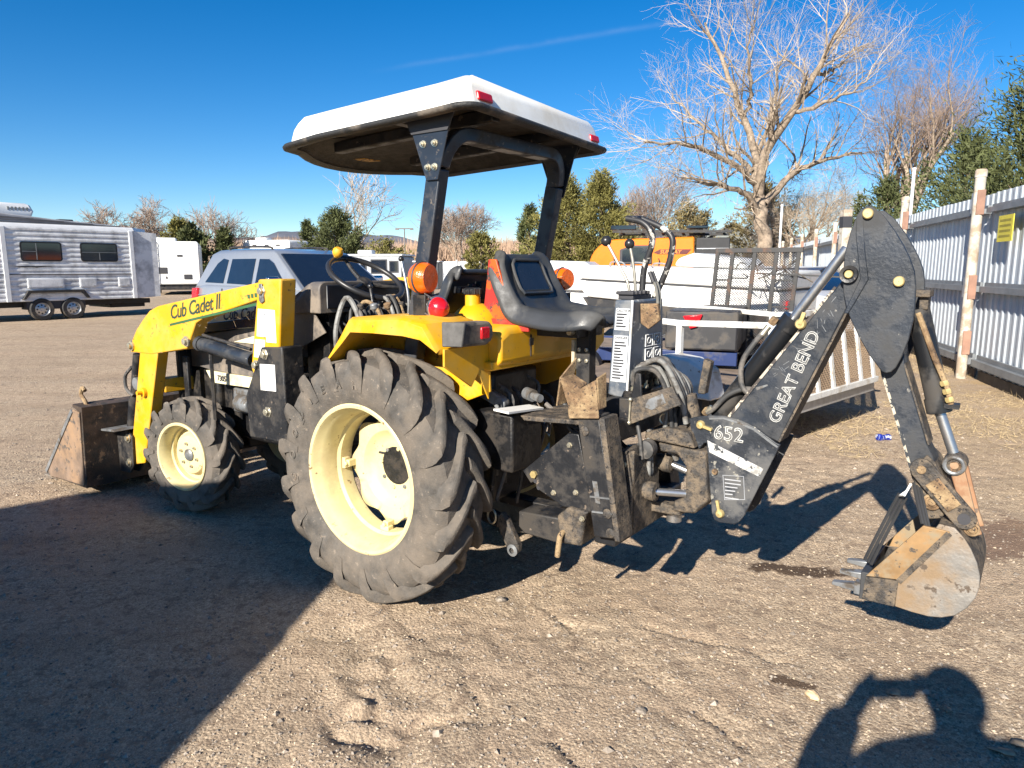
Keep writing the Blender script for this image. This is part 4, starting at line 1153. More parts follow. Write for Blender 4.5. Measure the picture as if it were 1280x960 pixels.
for x, z in ((-.672, .59), (-.688, .565)):
    b = MB(); b.lathe([(.001, .0015), (.008, .0015), (.008, 0)], (x, .30, z), (0, 1, 0), 12); b.build('plate_hole', INK, spl)
b = MB(); b.prism([(-.64, .86), (-.92, .875), (-.93, .86), (-.66, .842)], 'y', .08, .36); b.build('step_plate', MUDST, TR, bev=.003)
# stabiliser leg, folded up, with a spade foot on top
b = MB(); b.hexa([(-.895, .36, .89), (-.985, .36, .90), (-1.062, .36, .46), (-.975, .36, .45)], [(-.89, .27, .89), (-.98, .27, .90), (-1.057, .27, .46), (-.97, .27, .45)])
leg = b.build('stabiliser_leg', BLK, TR, bev=.004)
b = MB(); b.hexa([(-.988, .366, .895), (-1.01, .366, .895), (-1.085, .366, .455), (-1.063, .366, .455)], [(-.985, .26, .895), (-1.007, .26, .895), (-1.082, .26, .455), (-1.06, .26, .455)]); b.build('leg_flange', MUDST, leg, bev=.002)
for z in (.60, .545): 
    b = MB(); b.bar((-.958 - (.6 - z) * .17 - .0, .363, z), (-1.045 - (.6 - z) * .17, .363, z + .008), .006, .006); b.build('weld_bead', STEELG, leg)
b = MB()
# foot: tan channel with a V notch in its top edge and pointed side ears
b.add([(-.800, .335, 1.022), (-.888, .335, .985), (-.955, .335, 1.025), (-.968, .335, .915), (-.845, .335, .905), (-.800, .325, 1.022), (-.888, .325, .985), (-.955, .325, 1.025), (-.968, .325, .915), (-.845, .325, .905)],
      [(0, 1, 4), (1, 2, 3, 4), (5, 9, 6), (6, 9, 8, 7), (0, 5, 6, 1), (1, 6, 7, 2), (2, 7, 8, 3), (3, 8, 9, 4), (4, 9, 5, 0)])
b.hexa([(-.785, .333, .91), (-.80, .333, 1.02), (-.825, .26, 1.09), (-.80, .26, .92)], [(-.792, .333, .91), (-.807, .333, 1.02), (-.832, .26, 1.09), (-.807, .26, .92)])
b.hexa([(-.961, .33, .915), (-.953, .33, 1.03), (-.965, .285, 1.048), (-.968, .285, .92)], [(-.968, .33, .915), (-.960, .33, 1.03), (-.972, .285, 1.048), (-.975, .285, .92)])
b.hexa([(-.81, .335, 1.021), (-.888, .335, .988), (-.888, .275, 1.0), (-.825, .275, 1.03)], [(-.81, .335, 1.015), (-.888, .335, .982), (-.888, .275, .994), (-.825, .275, 1.024)])
b.build('stabiliser_foot', RUST, TR, bev=.003)
b = MB(); b.hexa([(-.84, .335, .91), (-.97, .335, .92), (-.995, .375, .905), (-.87, .375, .89)], [(-.84, .335, .90), (-.97, .335, .91), (-.995, .375, .895), (-.87, .375, .88)]); b.build('foot_lip', RUST, TR, bev=.002)
b = MB(); b.hexa([(-.83, -.36, .90), (-.93, -.36, .90), (-1.0, -.36, .46), (-.91, -.36, .45)], [(-.83, -.27, .90), (-.93, -.27, .90), (-1.0, -.27, .46), (-.91, -.27, .45)]); b.build('stabiliser_leg', BLK, TR, bev=.004)
b = MB(); b.box(-1.03, -.94, -.30, .30, .40, .50); b.build('backhoe_frame', BLK, TR, bev=.008); b = MB(); b.box(-1.00, -.92, -.30, .30, .78, .86); b.build('backhoe_frame', BLK, TR, bev=.008)
b = MB(); b.hexa([(-1.05, .22, .42), (-1.05, .22, .62), (-1.025, .22, .75), (-1.0, .22, .75)], [(-1.05, -.02, .42), (-1.05, -.02, .62), (-1.025, -.02, .75), (-1.0, -.02, .75)])
b.prism([(-.985, .415), (-.985, .63), (-1.016, .75), (-1.03, .75), (-1.0, .63), (-1.0, .415)], 'y', .205, .225)
b.prism([(-.99, .42), (-.99, .62), (-1.02, .745), (-1.05, .75), (-1.05, .42)], 'y', .19, .205)
b.build('swing_frame_plate', MUDST, TR, bev=.003)
# console channel beneath the control tower
b = MB(); b.hexa([(-1.005, .15, .934), (-1.165, .15, .998), (-1.203, .15, .934), (-1.0, .15, .834)], [(-1.005, .138, .934), (-1.165, .138, .998), (-1.203, .138, .934), (-1.0, .138, .834)])
csp = b.build('console_side', MUDST, TR, bev=.003)
b = MB(); b.prism([(-1.09, .902), (-1.145, .935), (-1.13, .968), (-1.075, .94), (-1.06, .91)], 'y', .1502, .152); b.build('bare_patch', STEELG, csp)
b = MB(); b.hexa([(-.885, .155, .83), (-1.005, .155, .84), (-1.0, .155, .935), (-.89, .155, .925)], [(-.885, -.16, .83), (-1.005, -.16, .84), (-1.0, -.16, .935), (-.89, -.16, .925)])
b.prism([(-.99, .93), (-1.01, 1.03), (-1.03, 1.03), (-1.04, .92), (-1.01, .84)], 'y', .12, .13)
b.build('valve_console', BLK, TR, bev=.004)
b = MB(); b.cyl((-1.004, .156, .93), (-1.0, .156, .845), .004, 8); b.ball((-1.004, .156, .932), .009, 10); b.ball((-1.0, .156, .843), .009, 10); b.build('console_pin', ZINC, TR)
# control tower
b = MB(); b.hexa([(-.875, .10, .93), (-.965, .10, .915), (-.965, -.22, .93), (-.875, -.22, .93)], [(-.898, .10, 1.30), (-.978, .10, 1.30), (-.978, -.16, 1.30), (-.898, -.16, 1.30)])
TOWER_M = mat('control tower blue grey paint', (.075, .095, .125), .32, var=.2, scale=7, dirt=(.16, .165, .17), damt=.36, dscale=5, dirt2=(.42, .42, .40), d2amt=.27, d2scale=22)
tw = b.build('control_tower', TOWER_M, TR, bev=.008)
b = MB(); b.bar((-.962, .103, .93), (-.976, .103, 1.30), .007, .007); b.build('tower_edge', PAPER, tw)
DEC = mat('tower decal', (.50, .52, .54), .5, var=.1, scale=20)
def tdec(z0, z1):
    def X(z): return -.875 - .023 * (z - .93) / .37, -.965 - .013 * (z - .93) / .37
    a0, b0 = X(z0); a1, b1 = X(z1)
    MB().hexa([(a0 - .010, .1005, z0), (b0 + .012, .1005, z0), (b1 + .012, .1005, z1), (a1 - .010, .1005, z1)], [(a0 - .010, .1025, z0), (b0 + .012, .1025, z0), (b1 + .012, .1025, z1), (a1 - .010, .1025, z1)]).build('tower_decal', DEC, tw)
    r1 = random.Random(int(z0 * 100)); p = MB(); z = z0 + .012
    while z < z1 - .02:
        a, c = X(z); w = .5 + .5 * r1.random()
        x1_ = a - .016; x0_ = x1_ - (x1_ - (c + .018)) * w
        p.box(x0_, x1_, .1025, .1034, z, z + .006); z += .0115
    p.build('decal_print', INK, tw)['kind'] = 'stuff'
tdec(1.185, 1.268); tdec(.985, 1.165)
text_obj('decal_heading', 'CAUTION', .014, frame((-.908, .1035, 1.255), (-1, 0, 0), (0, 0, 1)), INK, tw)
text_obj('decal_heading', 'DANGER', .014, frame((-.902, .1035, 1.152), (-1, 0, 0), (0, 0, 1)), INK, tw)
# control diagram on the dark face of the tower
b = MB()
for iy in range(2):
    for iz in range(2):
        y0, z0 = -.02 - .075 * iy, 1.06 + .055 * iz
        loop = [(-.9735, y0, z0), (-.9735, y0 - .06, z0), (-.9735, y0 - .06, z0 + .045), (-.9735, y0, z0 + .045)]
        b.tube(loop, .0022, 4, closed=True)
        b.tube([(-.9735, y0 - .03 + .015 * math.cos(t), z0 + .022 + .012 * math.sin(t)) for t in np.linspace(0, 6.28, 9)[:-1]], .0022, 4, closed=True)
b.build('control_diagram', PAPER, tw)
b = MB(); b.box(-.955, -.89, -.10, .06, 1.30, 1.318)
for k in range(5): b.box(-.96 + .001 * k, -.885, .055 - .035 * k, .070 - .035 * k, 1.318, 1.332)
b.build('lever_boot', INK, tw, bev=.003)
LEV = mat('grey lever rod', (.22, .21, .18), .45, metal=.5, var=.2, scale=20)
lever('control_lever', [(-.91, .0, 1.315), (-.898, .0, 1.366), (-.86, 0, 1.43), (-.80, 0, 1.525)], .0065, .021, LEV)
lever('control_lever', [(-.935, 0, 1.315), (-.930, 0, 1.377), (-.918, 0, 1.45), (-.903, 0, 1.512)], .0065, .020, LEV)
# two grab handles
CHIP = mat('chipped black tube', (.022, .022, .024), .45, var=.1, dirt=(.42, .40, .36), damt=.31, dscale=26, dsoft=.02)
b = MB(); b.tube(bez([(-.937, -.05, 1.28), (-.943, -.05, 1.412), (-.972, -.05, 1.504), (-.970, -.05, 1.555), (-.930, -.05, 1.595), (-.862, -.05, 1.612)], 30), .0125, 12); b.build('grab_handle', CHIP, TR)
b = MB(); b.tube(bez([(-.931, -.15, 1.27), (-.993, -.15, 1.412), (-1.013, -.15, 1.49), (-1.010, -.15, 1.54), (-.967, -.15, 1.577), (-.874, -.15, 1.618)], 30), .0125, 12); b.build('grab_handle', CHIP, TR)
b = MB(); b.tube([(-.866, -.05, 1.612), (-.872, -.15, 1.618)], .0115, 10); b.build('handle_tie', CHIP, TR)
for dy in (0, -.022):
    b = MB(); b.tube(bez([(-.944, -.02 + dy, 1.182), (-.975, -.03 + dy, 1.215), (-1.008, -.04 + dy, 1.256), (-.999, -.05 + dy, 1.337), (-.969, -.05 + dy, 1.402)], 20), .006, 8)
    rr = b.build('linkage_rod', LEV, TR)
    b = MB(); b.tube([(-.985, -.05 + dy, 1.365), (-.967, -.05 + dy, 1.405)], .009, 8); b.build('rod_grip', INK, rr)
b = MB(); b.prism([(-.978, 1.285), (-1.05, 1.288), (-1.06, 1.225), (-1.015, 1.19), (-.982, 1.21)], 'y', .03, .045); b.build('linkage_plate', RUST, tw, bev=.002)

# swing hinge, swing cylinders
b = MB(); b.prism([(-1.02, .79), (-1.11, .822), (-1.20, .812), (-1.225, .755), (-1.02, .765)], 'y', -.14, .06); b.build('hinge_top', MUDST, TR, bev=.008)
b = MB(); b.prism([(-1.07, .755), (-1.26, .745), (-1.28, .56), (-1.23, .50), (-1.14, .49), (-1.14, .53), (-1.19, .56), (-1.185, .68), (-1.15, .72), (-1.08, .72)], 'y', -.16, .045); b.build('hinge_casting', MUDST, TR, bev=.008)
b = MB(); b.prism([(-1.0, .52), (-1.16, .51), (-1.17, .475), (-1.0, .47)], 'y', -.16, .04); b.build('hinge_bottom', MUDST, TR, bev=.006)
b = MB(); b.lathe([(.03, 0), (.03, .05), (.0, .06)], (-1.115, -.03, .478), (0, 0, -1), 20); b.build('hinge_pin_end', CHR, TR)
b = MB(); b.lathe([(.032, 0), (.036, .01), (.036, .05), (.022, .055), (.001, .055)], (-1.045, .06, .735), (0, 1, 0), 20); b.build('hinge_hose_port', HOSE, TR)
for y0, z0, y1, z1 in ((.10, .575, -.03, .57), (-.04, .655, -.10, .62)):
    b = MB(); b.cyl((-.80, y0 + .01, z0 + .01), (-1.075, y0, z0), .032, 18); b.lathe([(.037, 0), (.037, .035), (.018, .04)], (-1.06, y0, z0), (-1, 0, 0), 18)
    sc = b.build('swing_cylinder', MUDST, TR)
    b = MB(); b.cyl((-1.08, y0, z0), (-1.215, y1 + .04, z1 - .005), .0145, 14); b.build('cylinder_rod', CHR, sc)
b = MB(); b.tube([(-1.085 + .022 * math.cos(t), .02, .845 + .022 * math.sin(t)) for t in np.linspace(0, 6.28, 15)[:-1]], .004, 6, closed=True); b.build('ring_pin', ZINC, TR)
# hydraulic hose loops
b = MB()
r0 = random.Random(2)
for k in range(6):
    dy = -.10 + .035 * k; s = .88 + .05 * k
    pts = [(-.965, dy * .4, .86), (-.972 + .004 * k, dy, .975), (-1.03, dy, 1.0 + .013 * k), (-1.095, dy, 1.0 + .014 * k), (-1.14 - .003 * k, dy * .8, .965), (-1.150 - .003 * k, dy * .5, .90), (-1.175, dy * .4, .84)]
    h = MB(); h.tube(bez(pts, 36), .0105, 10); h.build('hydraulic_hose', HOSEG if k % 2 else HOSE, TR)
b = MB(); b.tube([(-1.160, -.02, .945), (-1.165, -.02, .91), (-1.18, -.02, .86), (-1.20, -.02, .80), (-1.23, -.04, .74)], [.030, .032, .032, .03, .026], 16); b.build('hose_sleeve', MUDST, TR)
for y, z in ((.02, .70), (.04, .66)):
    b = MB(); b.tube(bez([(-1.03, y, .80), (-1.045, y + .03, .70), (-1.04, y + .02, .62), (-1.0, y, .58)], 16), .010, 8); b.build('hydraulic_hose', HOSEG, TR)
b = MB(); b.tube(bez([(-1.0, .1, .86), (-1.03, .12, .78), (-1.04, .12, .70)], 10), .008, 8); b.build('hydraulic_hose', HOSE, TR)
# grubby links seen behind the hoses
b = MB(); b.hexa([(-1.15, -.13, .93), (-1.18, -.13, .93), (-1.20, -.13, 1.06), (-1.17, -.13, 1.07)], [(-1.15, -.17, .93), (-1.18, -.17, .93), (-1.20, -.17, 1.06), (-1.17, -.17, 1.07)])
b.build('cylinder_anchor', MUDST, TR, bev=.004)

# boom
yL, yR = .02, -.16
bp = [(-1.182, .859), (-1.206, .868), (-1.260, .880), (-1.315, .885), (-1.375, .876), (-1.431, .859), (-1.505, .813), (-1.521, .808), (-1.408, .523), (-1.390, .495), (-1.373, .483), (-1.315, .478), (-1.296, .484), (-1.286, .51), (-1.278, .574), (-1.254, .775), (-1.243, .772), (-1.226, .745), (-1.205, .78), (-1.19, .82)]
b = MB(); b.prism(bp, 'y', yL - .012, yL); b.prism(bp, 'y', yR, yR + .012)
base = b.build('boom_base_plate', mat('scuffed boom base paint', (.022, .027, .036), .42, var=.3, scale=7, dirt=(.085, .085, .085), damt=.45, dscale=7, dsoft=.12, dirt2=(.22, .21, .18), d2amt=.27, d2scale=36, bump=.2), TR, bev=.003)
b = MB(); b.prism([(-1.257, .786), (-1.267, .742), (-1.455, .680), (-1.468, .712)], 'y', yL + .0003, yL + .0012); b.build('white_stripe', mat('scuffed white stripe', (.50, .50, .49), .55, var=.15, scale=12, dirt=(.24, .23, .21), damt=.45, dscale=14, dsoft=.12, dirt2=(.04, .045, .05), d2amt=.36, d2scale=40), base)
b = MB(); b.prism([(-1.26, .872), (-1.315, .880), (-1.375, .871), (-1.431, .854), (-1.50, .81), (-1.515, .80), (-1.51, .796), (-1.495, .803), (-1.425, .847), (-1.37, .864), (-1.315, .873), (-1.26, .865)], 'y', yL + .0003, yL + .0014); b.build('worn_edge', STEELG, base)
for x, z in ((-1.229, .841), (-1.319, .514)):
    b = MB(); b.lathe([(.017, 0), (.017, .004), (.012, .014), (.001, .016)], (x, yL, z), (0, 1, 0), 18); b.bar((x, yL + .006, z), (x - .045 if z > .7 else x + .012, yL + .006, z - .012 if z > .7 else z + .05), .010, .010); b.build('base_pin', BRASS, base)
b = MB(); b.lathe([(.011, 0), (.011, .01), (.001, .012)], (-1.293, yL, .672), (0, 1, 0), 12); b.build('grease_fitting', RUST, base)
b = MB(); b.tube([(-1.322, yL, .662), (-1.398, yL, .671), (-1.407, yL, .585), (-1.333, yL, .570)], .0018, 4, closed=True)
r1 = random.Random(6)
for k in range(6):
    z = .653 - .014 * k; b.bar((-1.330 - .001 * k, yL + .0005, z - .004), (-1.352 - .035 * r1.random() - .01, yL + .0005, z - .001), .0015, .004)
b.build('info_decal', INKG, base)
WOUT = mat('white outline lettering', (.46, .46, .44), .6, var=.2, scale=30, dirt=(.2, .2, .2), damt=.25, dscale=30)
text_obj('boom_number', '652', .074, frame((-1.279, yL + .001, .797), (-1, 0, -.01), (0, 0, 1)), WOUT, base, outline=.0022, spacing=1.02)
bm_pts = [(-1.328, .875), (-1.690, 1.395), (-1.735, 1.40), (-1.745, 1.33), (-1.699, 1.285), (-1.510, .812)]
b = MB(); b.prism(bm_pts, 'y', -.10, yL - .014)
boom = b.build('boom', BHK, TR, bev=.005)
b = MB(); b.bar((-1.512, -.045, .815), (-1.704, -.045, 1.285), .105, .007, (0, 0, 1)); b.build('boom_belly', MUDST, boom)
b = MB(); b.bar((-1.326, yL - .025, .880), (-1.66, yL - .025, 1.357), .012, .010, (0, 0, 1)); b.build('boom_weld', mat('worn weld edge', (.45, .40, .32), .6, dirt=(.06, .05, .045), damt=.5, dscale=30, dsoft=.03), boom)
d = Vector((-1.616 + 1.471, 0, 1.202 - .856)).normalized()
up = Vector((d.z, 0, -d.x)) 
M = frame((-1.506, yL - .0132, .876), (-.340, 0, .940), (.940, 0, .340))
text_obj('boom_lettering', 'GREAT BEND', .058, M, WOUT, boom, outline=.0018, spacing=1.0)
b = MB(); b.lathe([(.019, 0), (.019, .006), (.014, .014), (.001, .014)], (-1.560, yL - .013, 1.232), (0, 1, 0), 18); b.bar((-1.560, yL, 1.232), (-1.572, yL, 1.272), .010, .012); b.build('boom_pin', BRASS, boom)
b = MB(); b.prism([(-1.42, 1.0), (-1.46, 1.015), (-1.463, 1.01), (-1.425, .99)], 'y', yL - .0138, yL - .0132)
for k in range(26):
    x = -1.45 - .22 * r1.random(); z = .98 + (-x - 1.45) * 1.5 + .06 * (r1.random() - .5); l = .01 + .02 * r1.random(); a = r1.random() * 6
    b.bar((x, yL - .0135, z), (x + l * math.cos(a), yL - .0135, z + l * math.sin(a)), .0008, .0016)
b.build('paint_scratch', STEELG, boom)
# boom cylinder on top of the boom
ya = -.07
b = MB(); b.cyl((-1.262, ya, .862), (-1.515, ya, 1.242), .036, 24); b.lathe([(.041, 0), (.041, .05), (.02, .05)], (-1.490, ya, 1.205), (-.555, 0, .832), 24)
cy = b.build('boom_cylinder', mat('gloss black cylinder', (.012, .013, .015), .28, var=.2, dirt=(.05, .045, .04), damt=.36), TR)
b = MB(); b.cyl((-1.512, ya, 1.240), (-1.672, ya, 1.484), .017, 18); b.build('cylinder_rod', CHR, cy)
b = MB(); b.tube(bez([(-1.44, ya + .03, 1.215), (-1.395, ya + .05, 1.15), (-1.36, ya + .055, 1.08), (-1.365, ya + .06, 1.0), (-1.40, ya + .06, .965)], 24), .010, 10); b.build('cylinder_hose', HOSE, cy)
b = MB(); b.tube(bez([(-1.43, ya + .06, .985), (-1.37, ya + .05, .985), (-1.31, ya + .05, .955), (-1.26, ya + .05, .90), (-1.235, ya + .05, .88)], 24), .010, 10); b.build('cylinder_hose', HOSE, cy)
for p in ((-1.455, ya + .03, 1.235), (-1.232, ya + .045, .885)):
    b = MB(); b.lathe([(.013, -.014), (.015, -.01), (.015, .01), (.013, .014)], p, (-.55, 0, .83), 6, caps=True); b.build('hose_fitting', RUST, cy)
for p, q in (((-1.44, ya + .03, 1.216), (-1.42, ya + .04, 1.185)), ((-1.235, ya + .05, .885), (-1.255, ya + .05, .905))):
    b = MB(); b.cyl(p, q, .011, 10); b.build('hose_ferrule', ZINC, cy)
# knuckle plates
kn_pts = [(-1.716, 1.585), (-1.726, 1.600), (-1.741, 1.610), (-1.757, 1.610), (-1.790, 1.582), (-1.828, 1.531), (-1.855, 1.487), (-1.874, 1.451), (-1.890, 1.41), (-1.897, 1.364), (-1.900, 1.30), (-1.899, 1.262), (-1.890, 1.20), (-1.877, 1.150), (-1.862, 1.112), (-1.849, 1.096), (-1.836, 1.091), (-1.822, 1.096), (-1.783, 1.146), (-1.750, 1.20), (-1.722, 1.253), (-1.703, 1.30), (-1.692, 1.344), (-1.688, 1.40), (-1.688, 1.461), (-1.700, 1.53)]
kp = []
for s, (a, c) in ((1, (.026, .040)), (-1, (-.18, -.166))):
    b = MB(); b.prism(kn_pts, 'y', a, c); kp.append(b.build('knuckle_plate', BHK, TR, bev=.003))
kl = kp[0]
b = MB(); b.prism([(-1.716, 1.575), (-1.733, 1.585), (-1.748, 1.475), (-1.765, 1.385), (-1.728, 1.305), (-1.713, 1.275), (-1.700, 1.275), (-1.716, 1.32), (-1.74, 1.385), (-1.728, 1.46), (-1.718, 1.52)], 'y', .0402, .0452); b.build('knuckle_rib', BHK, kl, bev=.004)
for (x, z), r_ in (((-1.749, 1.587), .016), ((-1.707, 1.400), .013), ((-1.851, 1.379), .016)):
    b = MB(); b.lathe([(r_, 0), (r_, .012), (r_ * .8, .015), (.001, .015)], (x, .040, z), (0, 1, 0), 20); b.build('knuckle_pin', BRASS, kl)
b = MB(); b.lathe([(.017, .004), (.017, .014), (.027, .016), (.028, .006), (.028, 0)], (-1.707, .040, 1.400), (0, 1, 0), 24); b.build('pin_collar', BLK, kl)
b = MB(); b.box(-1.93, -1.885, -.12, -.02, 1.33, 1.352); b.box(-1.925, -1.90, -.10, -.04, 1.29, 1.335); b.build('cylinder_bracket', MUDST, kl, bev=.003)
# dipper stick
b = MB(); b.prism([(-1.80, 1.14), (-1.815, 1.075), (-1.895, .861), (-1.932, .745), (-1.995, .725), (-2.01, .775), (-1.961, .870), (-1.882, 1.10), (-1.87, 1.18)], 'y', -.105, -.008)
stick = b.build('dipper_stick', BHK, TR, bev=.004)
b = MB(); b.bar((-1.878, -.057, 1.12), (-1.966, -.057, .868), .096, .005, (1, 0, 0)); b.build('stick_back', MUDST, stick)
b = MB(); b.prism([(-1.815, 1.08), (-1.893, .862), (-1.930, .75), (-1.938, .75), (-1.902, .860), (-1.824, 1.08)], 'y', -.0079, -.0065); b.build('worn_edge', mat('scratched edge', (.42, .38, .30), .6, dirt=(.03, .034, .04), damt=.5, dscale=34, dsoft=.03), stick)
b = MB(); b.prism([(-1.924, .775), (-1.965, .838), (-1.990, .815), (-2.012, .775), (-2.055, .705), (-2.02, .64), (-1.985, .63), (-1.96, .68)], 'y', -.155, .004); b.build('stick_yoke', MUDST, stick, bev=.004)
# bucket cylinder behind the stick
b = MB(); b.cyl((-1.895, ya, 1.29), (-1.983, ya, .965), .034, 24); b.lathe([(.037, 0), (.037, .045), (.018, .045)], (-1.970, ya, 1.01), (-.25, 0, -.965), 22)
bc = b.build('bucket_cylinder', mat('gloss black cylinder', (.012, .013, .015), .28), TR)
b = MB(); b.cyl((-1.982, ya, .967), (-2.030, ya, .84), .016, 16); b.build('cylinder_rod', CHR, bc)
b = MB(); b.tube([(-1.90, ya + .03, 1.28), (-1.955, ya + .04, 1.148), (-2.0, ya + .035, 1.05), (-2.012, ya + .03, 1.0)], .009, 8); b.build('steel_line', RUST, bc)
for k in range(3):
    b = MB(); b.lathe([(.012, -.008), (.014, 0), (.012, .008)], (-1.99 - .009 * k, ya + .035, 1.065 - .025 * k), (-.35, 0, -.93), 6, caps=True); b.build('line_fitting', BRASS, bc)
b = MB(); b.box(-2.035, -1.995, ya - .01, ya + .035, .985, 1.0); b.build('line_bracket', BLK, bc)
# linkage
b = MB(); b.lathe([(.012, -.035), (.034, -.035), (.034, .035), (.012, .035)], (-2.038, ya, .808), (0, 1, 0), 20); rod_eye = b.build('rod_eye', MUDST, TR)
b = MB(); b.tube([(-2.038 + .026 * math.cos(t), ya + .04, .808 + .026 * math.sin(t)) for t in np.linspace(0, 6.28, 17)[:-1]], .006, 6, closed=True); b.build('snap_ring', STEELG, rod_eye)
b = MB(); b.prism([(-2.022, .812), (-2.056, .822), (-2.066, .80), (-2.112, .645), (-2.13, .60), (-2.10, .585), (-2.085, .62), (-2.03, .78)], 'y', -.055, -.035); b.prism([(-2.022, .812), (-2.056, .822), (-2.066, .80), (-2.112, .645), (-2.13, .60), (-2.10, .585), (-2.085, .62), (-2.03, .78)], 'y', -.15, -.13)
b.build('bucket_link', mat('orange rust link', (.25, .13, .068), .7, var=.25, dirt=(.30, .2, .12), damt=.42, dscale=14, dirt2=(.12, .09, .07), d2amt=.3), TR, bev=.003)
b = MB()
u = Vector((-2.082 + 1.957, 0, .659 - .795)); u.normalize(); w = Vector((u.z, 0, -u.x))
A, Bp = Vector((-1.957, 0, .795)), Vector((-2.082, 0, .659))
lp = []
for k in range(9): a = math.pi / 2 + math.pi * k / 8; lp.append(A + (u * math.cos(a) + w * math.sin(a)) * .034)
for k in range(9): a = -math.pi / 2 + math.pi * k / 8; lp.append(Bp + (u * math.cos(a) + w * math.sin(a)) * .034)
b.prism([(p.x, p.z) for p in lp], 'y', .012, .028)
lk = b.build('guide_link', MUDST, TR, bev=.003)
b = MB(); b.bar(A + u * .045 + Vector((0, .030, 0)), Bp - u * .04 + Vector((0, .030, 0)), .005, .045, (0, 0, 1)); b.build('link_bar', RUST, lk, bev=.002)
b = MB(); b.lathe([(.001, .001), (.018, .001), (.018, -.004)], (Bp.x, .0285, Bp.z), (0, 1, 0), 16); b.build('link_hole', INK, lk)
b = MB(); b.lathe([(.013, 0), (.013, .006), (.001, .006)], (A.x, .028, A.z), (0, 1, 0), 16); b.build('link_pin', RUST, lk)
for x, z, r_ in ((-1.992, .692, .026), (-2.104, .627, .022)):
    b = MB(); b.lathe([(r_, 0), (r_, .010), (r_ * .72, .012), (r_ * .7, .005), (r_ * .45, .006), (r_ * .42, .014), (.001, .015)], (x, .006, z), (0, 1, 0), 24); b.build('bucket_pin', RUST, TR)
# digging bucket: side plates, curved shell, teeth
yb0, yb1 = .06, -.24
sideo = [(-2.020, .639), (-2.062, .636), (-2.088, .610), (-2.109, .579), (-2.128, .540), (-2.139, .501), (-2.141, .465), (-2.135, .431), (-2.116, .390), (-2.086, .356), (-2.052, .339), (-2.016, .332), (-1.970, .333), (-1.921, .338), (-1.922, .429)]
b = MB()
b.prism(sideo, 'y', yb0 - .010, yb0); b.prism(sideo, 'y', yb1, yb1 + .010)
bk = b.build('digging_bucket', BKT, TR, bev=.003)
# shell
shell = [(-2.020, .639), (-2.062, .636), (-2.088, .610), (-2.109, .579), (-2.128, .540), (-2.139, .501), (-2.141, .465), (-2.135, .431), (-2.116, .390), (-2.086, .356), (-2.052, .339), (-2.016, .332), (-1.921, .338), (-1.826, .342)]
b = MB(); inn = [(x + .010 * (1 if x < -2.08 else 0), z + (.010 if z < .42 else -.008 if z > .6 else 0)) for x, z in shell]
n_ = len(shell); vs = [(x, yb0 - .010, z) for x, z in shell] + [(x, yb1 + .010, z) for x, z in shell] + [(x, yb0 - .010, z) for x, z in inn] + [(x, yb1 + .010, z) for x, z in inn]
fs = []
for i in range(n_ - 1): fs += [(i, i + 1, n_ + i + 1, n_ + i), (2 * n_ + i, 3 * n_ + i, 3 * n_ + i + 1, 2 * n_ + i + 1)]
fs += [(0, n_, 3 * n_, 2 * n_), (n_ - 1, 3 * n_ - 1, 4 * n_ - 1, 2 * n_ - 1)]
b.add(vs, fs); b.build('bucket_shell', MUDST, bk, smooth=60)
# flared side cutters: upper strip and lower cheek, a groove between them and the side plate
for y, o_ in ((yb0, .012), (yb1, -.012)):
    b = MB(); b.hexa([(-1.832, y + o_, .423), (-1.928, y + o_ * .5, .433), (-2.052, y + o_ * .5, .622), (-1.980, y + o_, .628)], [(-1.832, y + o_ - .010, .423), (-1.928, y - .010, .433), (-2.052, y - .010, .622), (-1.980, y + o_ - .010, .628)])
    b.build('side_cutter', mat('scoured orange cutter', (.27, .165, .075), .6, metal=.15, var=.25, scale=12, dirt=(.25, .20, .13), damt=.45, dscale=8, dirt2=(.07, .06, .05), d2amt=.3), bk, bev=.002)
    b = MB(); b.hexa([(-1.826, y + o_ * 1.3, .342), (-1.921, y + o_ * .4, .338), (-1.926, y + o_ * .4, .427), (-1.832, y + o_, .420)], [(-1.826, y + o_ - .010, .342), (-1.921, y - .010, .338), (-1.926, y - .010, .427), (-1.832, y + o_ - .010, .420)])
    b.build('cheek_plate', MUDST, bk, bev=.002)
b = MB(); b.bar((-1.926, yb0 + .004, .426), (-2.050, yb0 + .004, .617), .006, .018, (0, 0, 1)); b.build('groove_weld', MUDST, bk)
b = MB(); b.box(-1.84, -1.815, yb1, yb0, .335, .43); b.build('bucket_lip', BHK, bk, bev=.003)
for k in range(3):
    y = yb0 - .03 - .115 * k
    b = MB(); b.hexa([(-1.80, y + .02, .375), (-1.80, y - .02, .375), (-1.80, y - .02, .350), (-1.80, y + .02, .350)], [(-1.725, y + .012, .364), (-1.725, y - .012, .364), (-1.725, y - .012, .352), (-1.725, y + .012, .352)])
    b.box(-1.86, -1.795, y - .022, y + .022, .343, .382); b.build('bucket_tooth', STEELG, bk, bev=.003)
# two ribbed rubber straps hanging by the bucket mouth
STRAP = mat('ribbed black rubber', (.026, .026, .027), .5, var=.2)
for pts in ([(-1.945, .00, .735), (-1.965, .03, .68), (-1.985, .045, .62)], [(-1.905, -.03, .685), (-1.875, -.01, .60), (-1.842, .02, .50), (-1.83, .045, .46)]):
    pts = bez(pts, 16)
    h = MB()
    for q in range(3):
        h.tube([p + Vector((.010 * (q - 1), .0, .006 * (q - 1))) for p in pts], .0058, 6)
    h.build('rubber_strap', STRAP, bk)
b = MB(); b.tube([(-1.93, .01, .74), (-1.915, .02, .70), (-1.90, .0, .69), (-1.92, -.01, .71)], .004, 6); b.build('strap_hook', PAPER, bk)

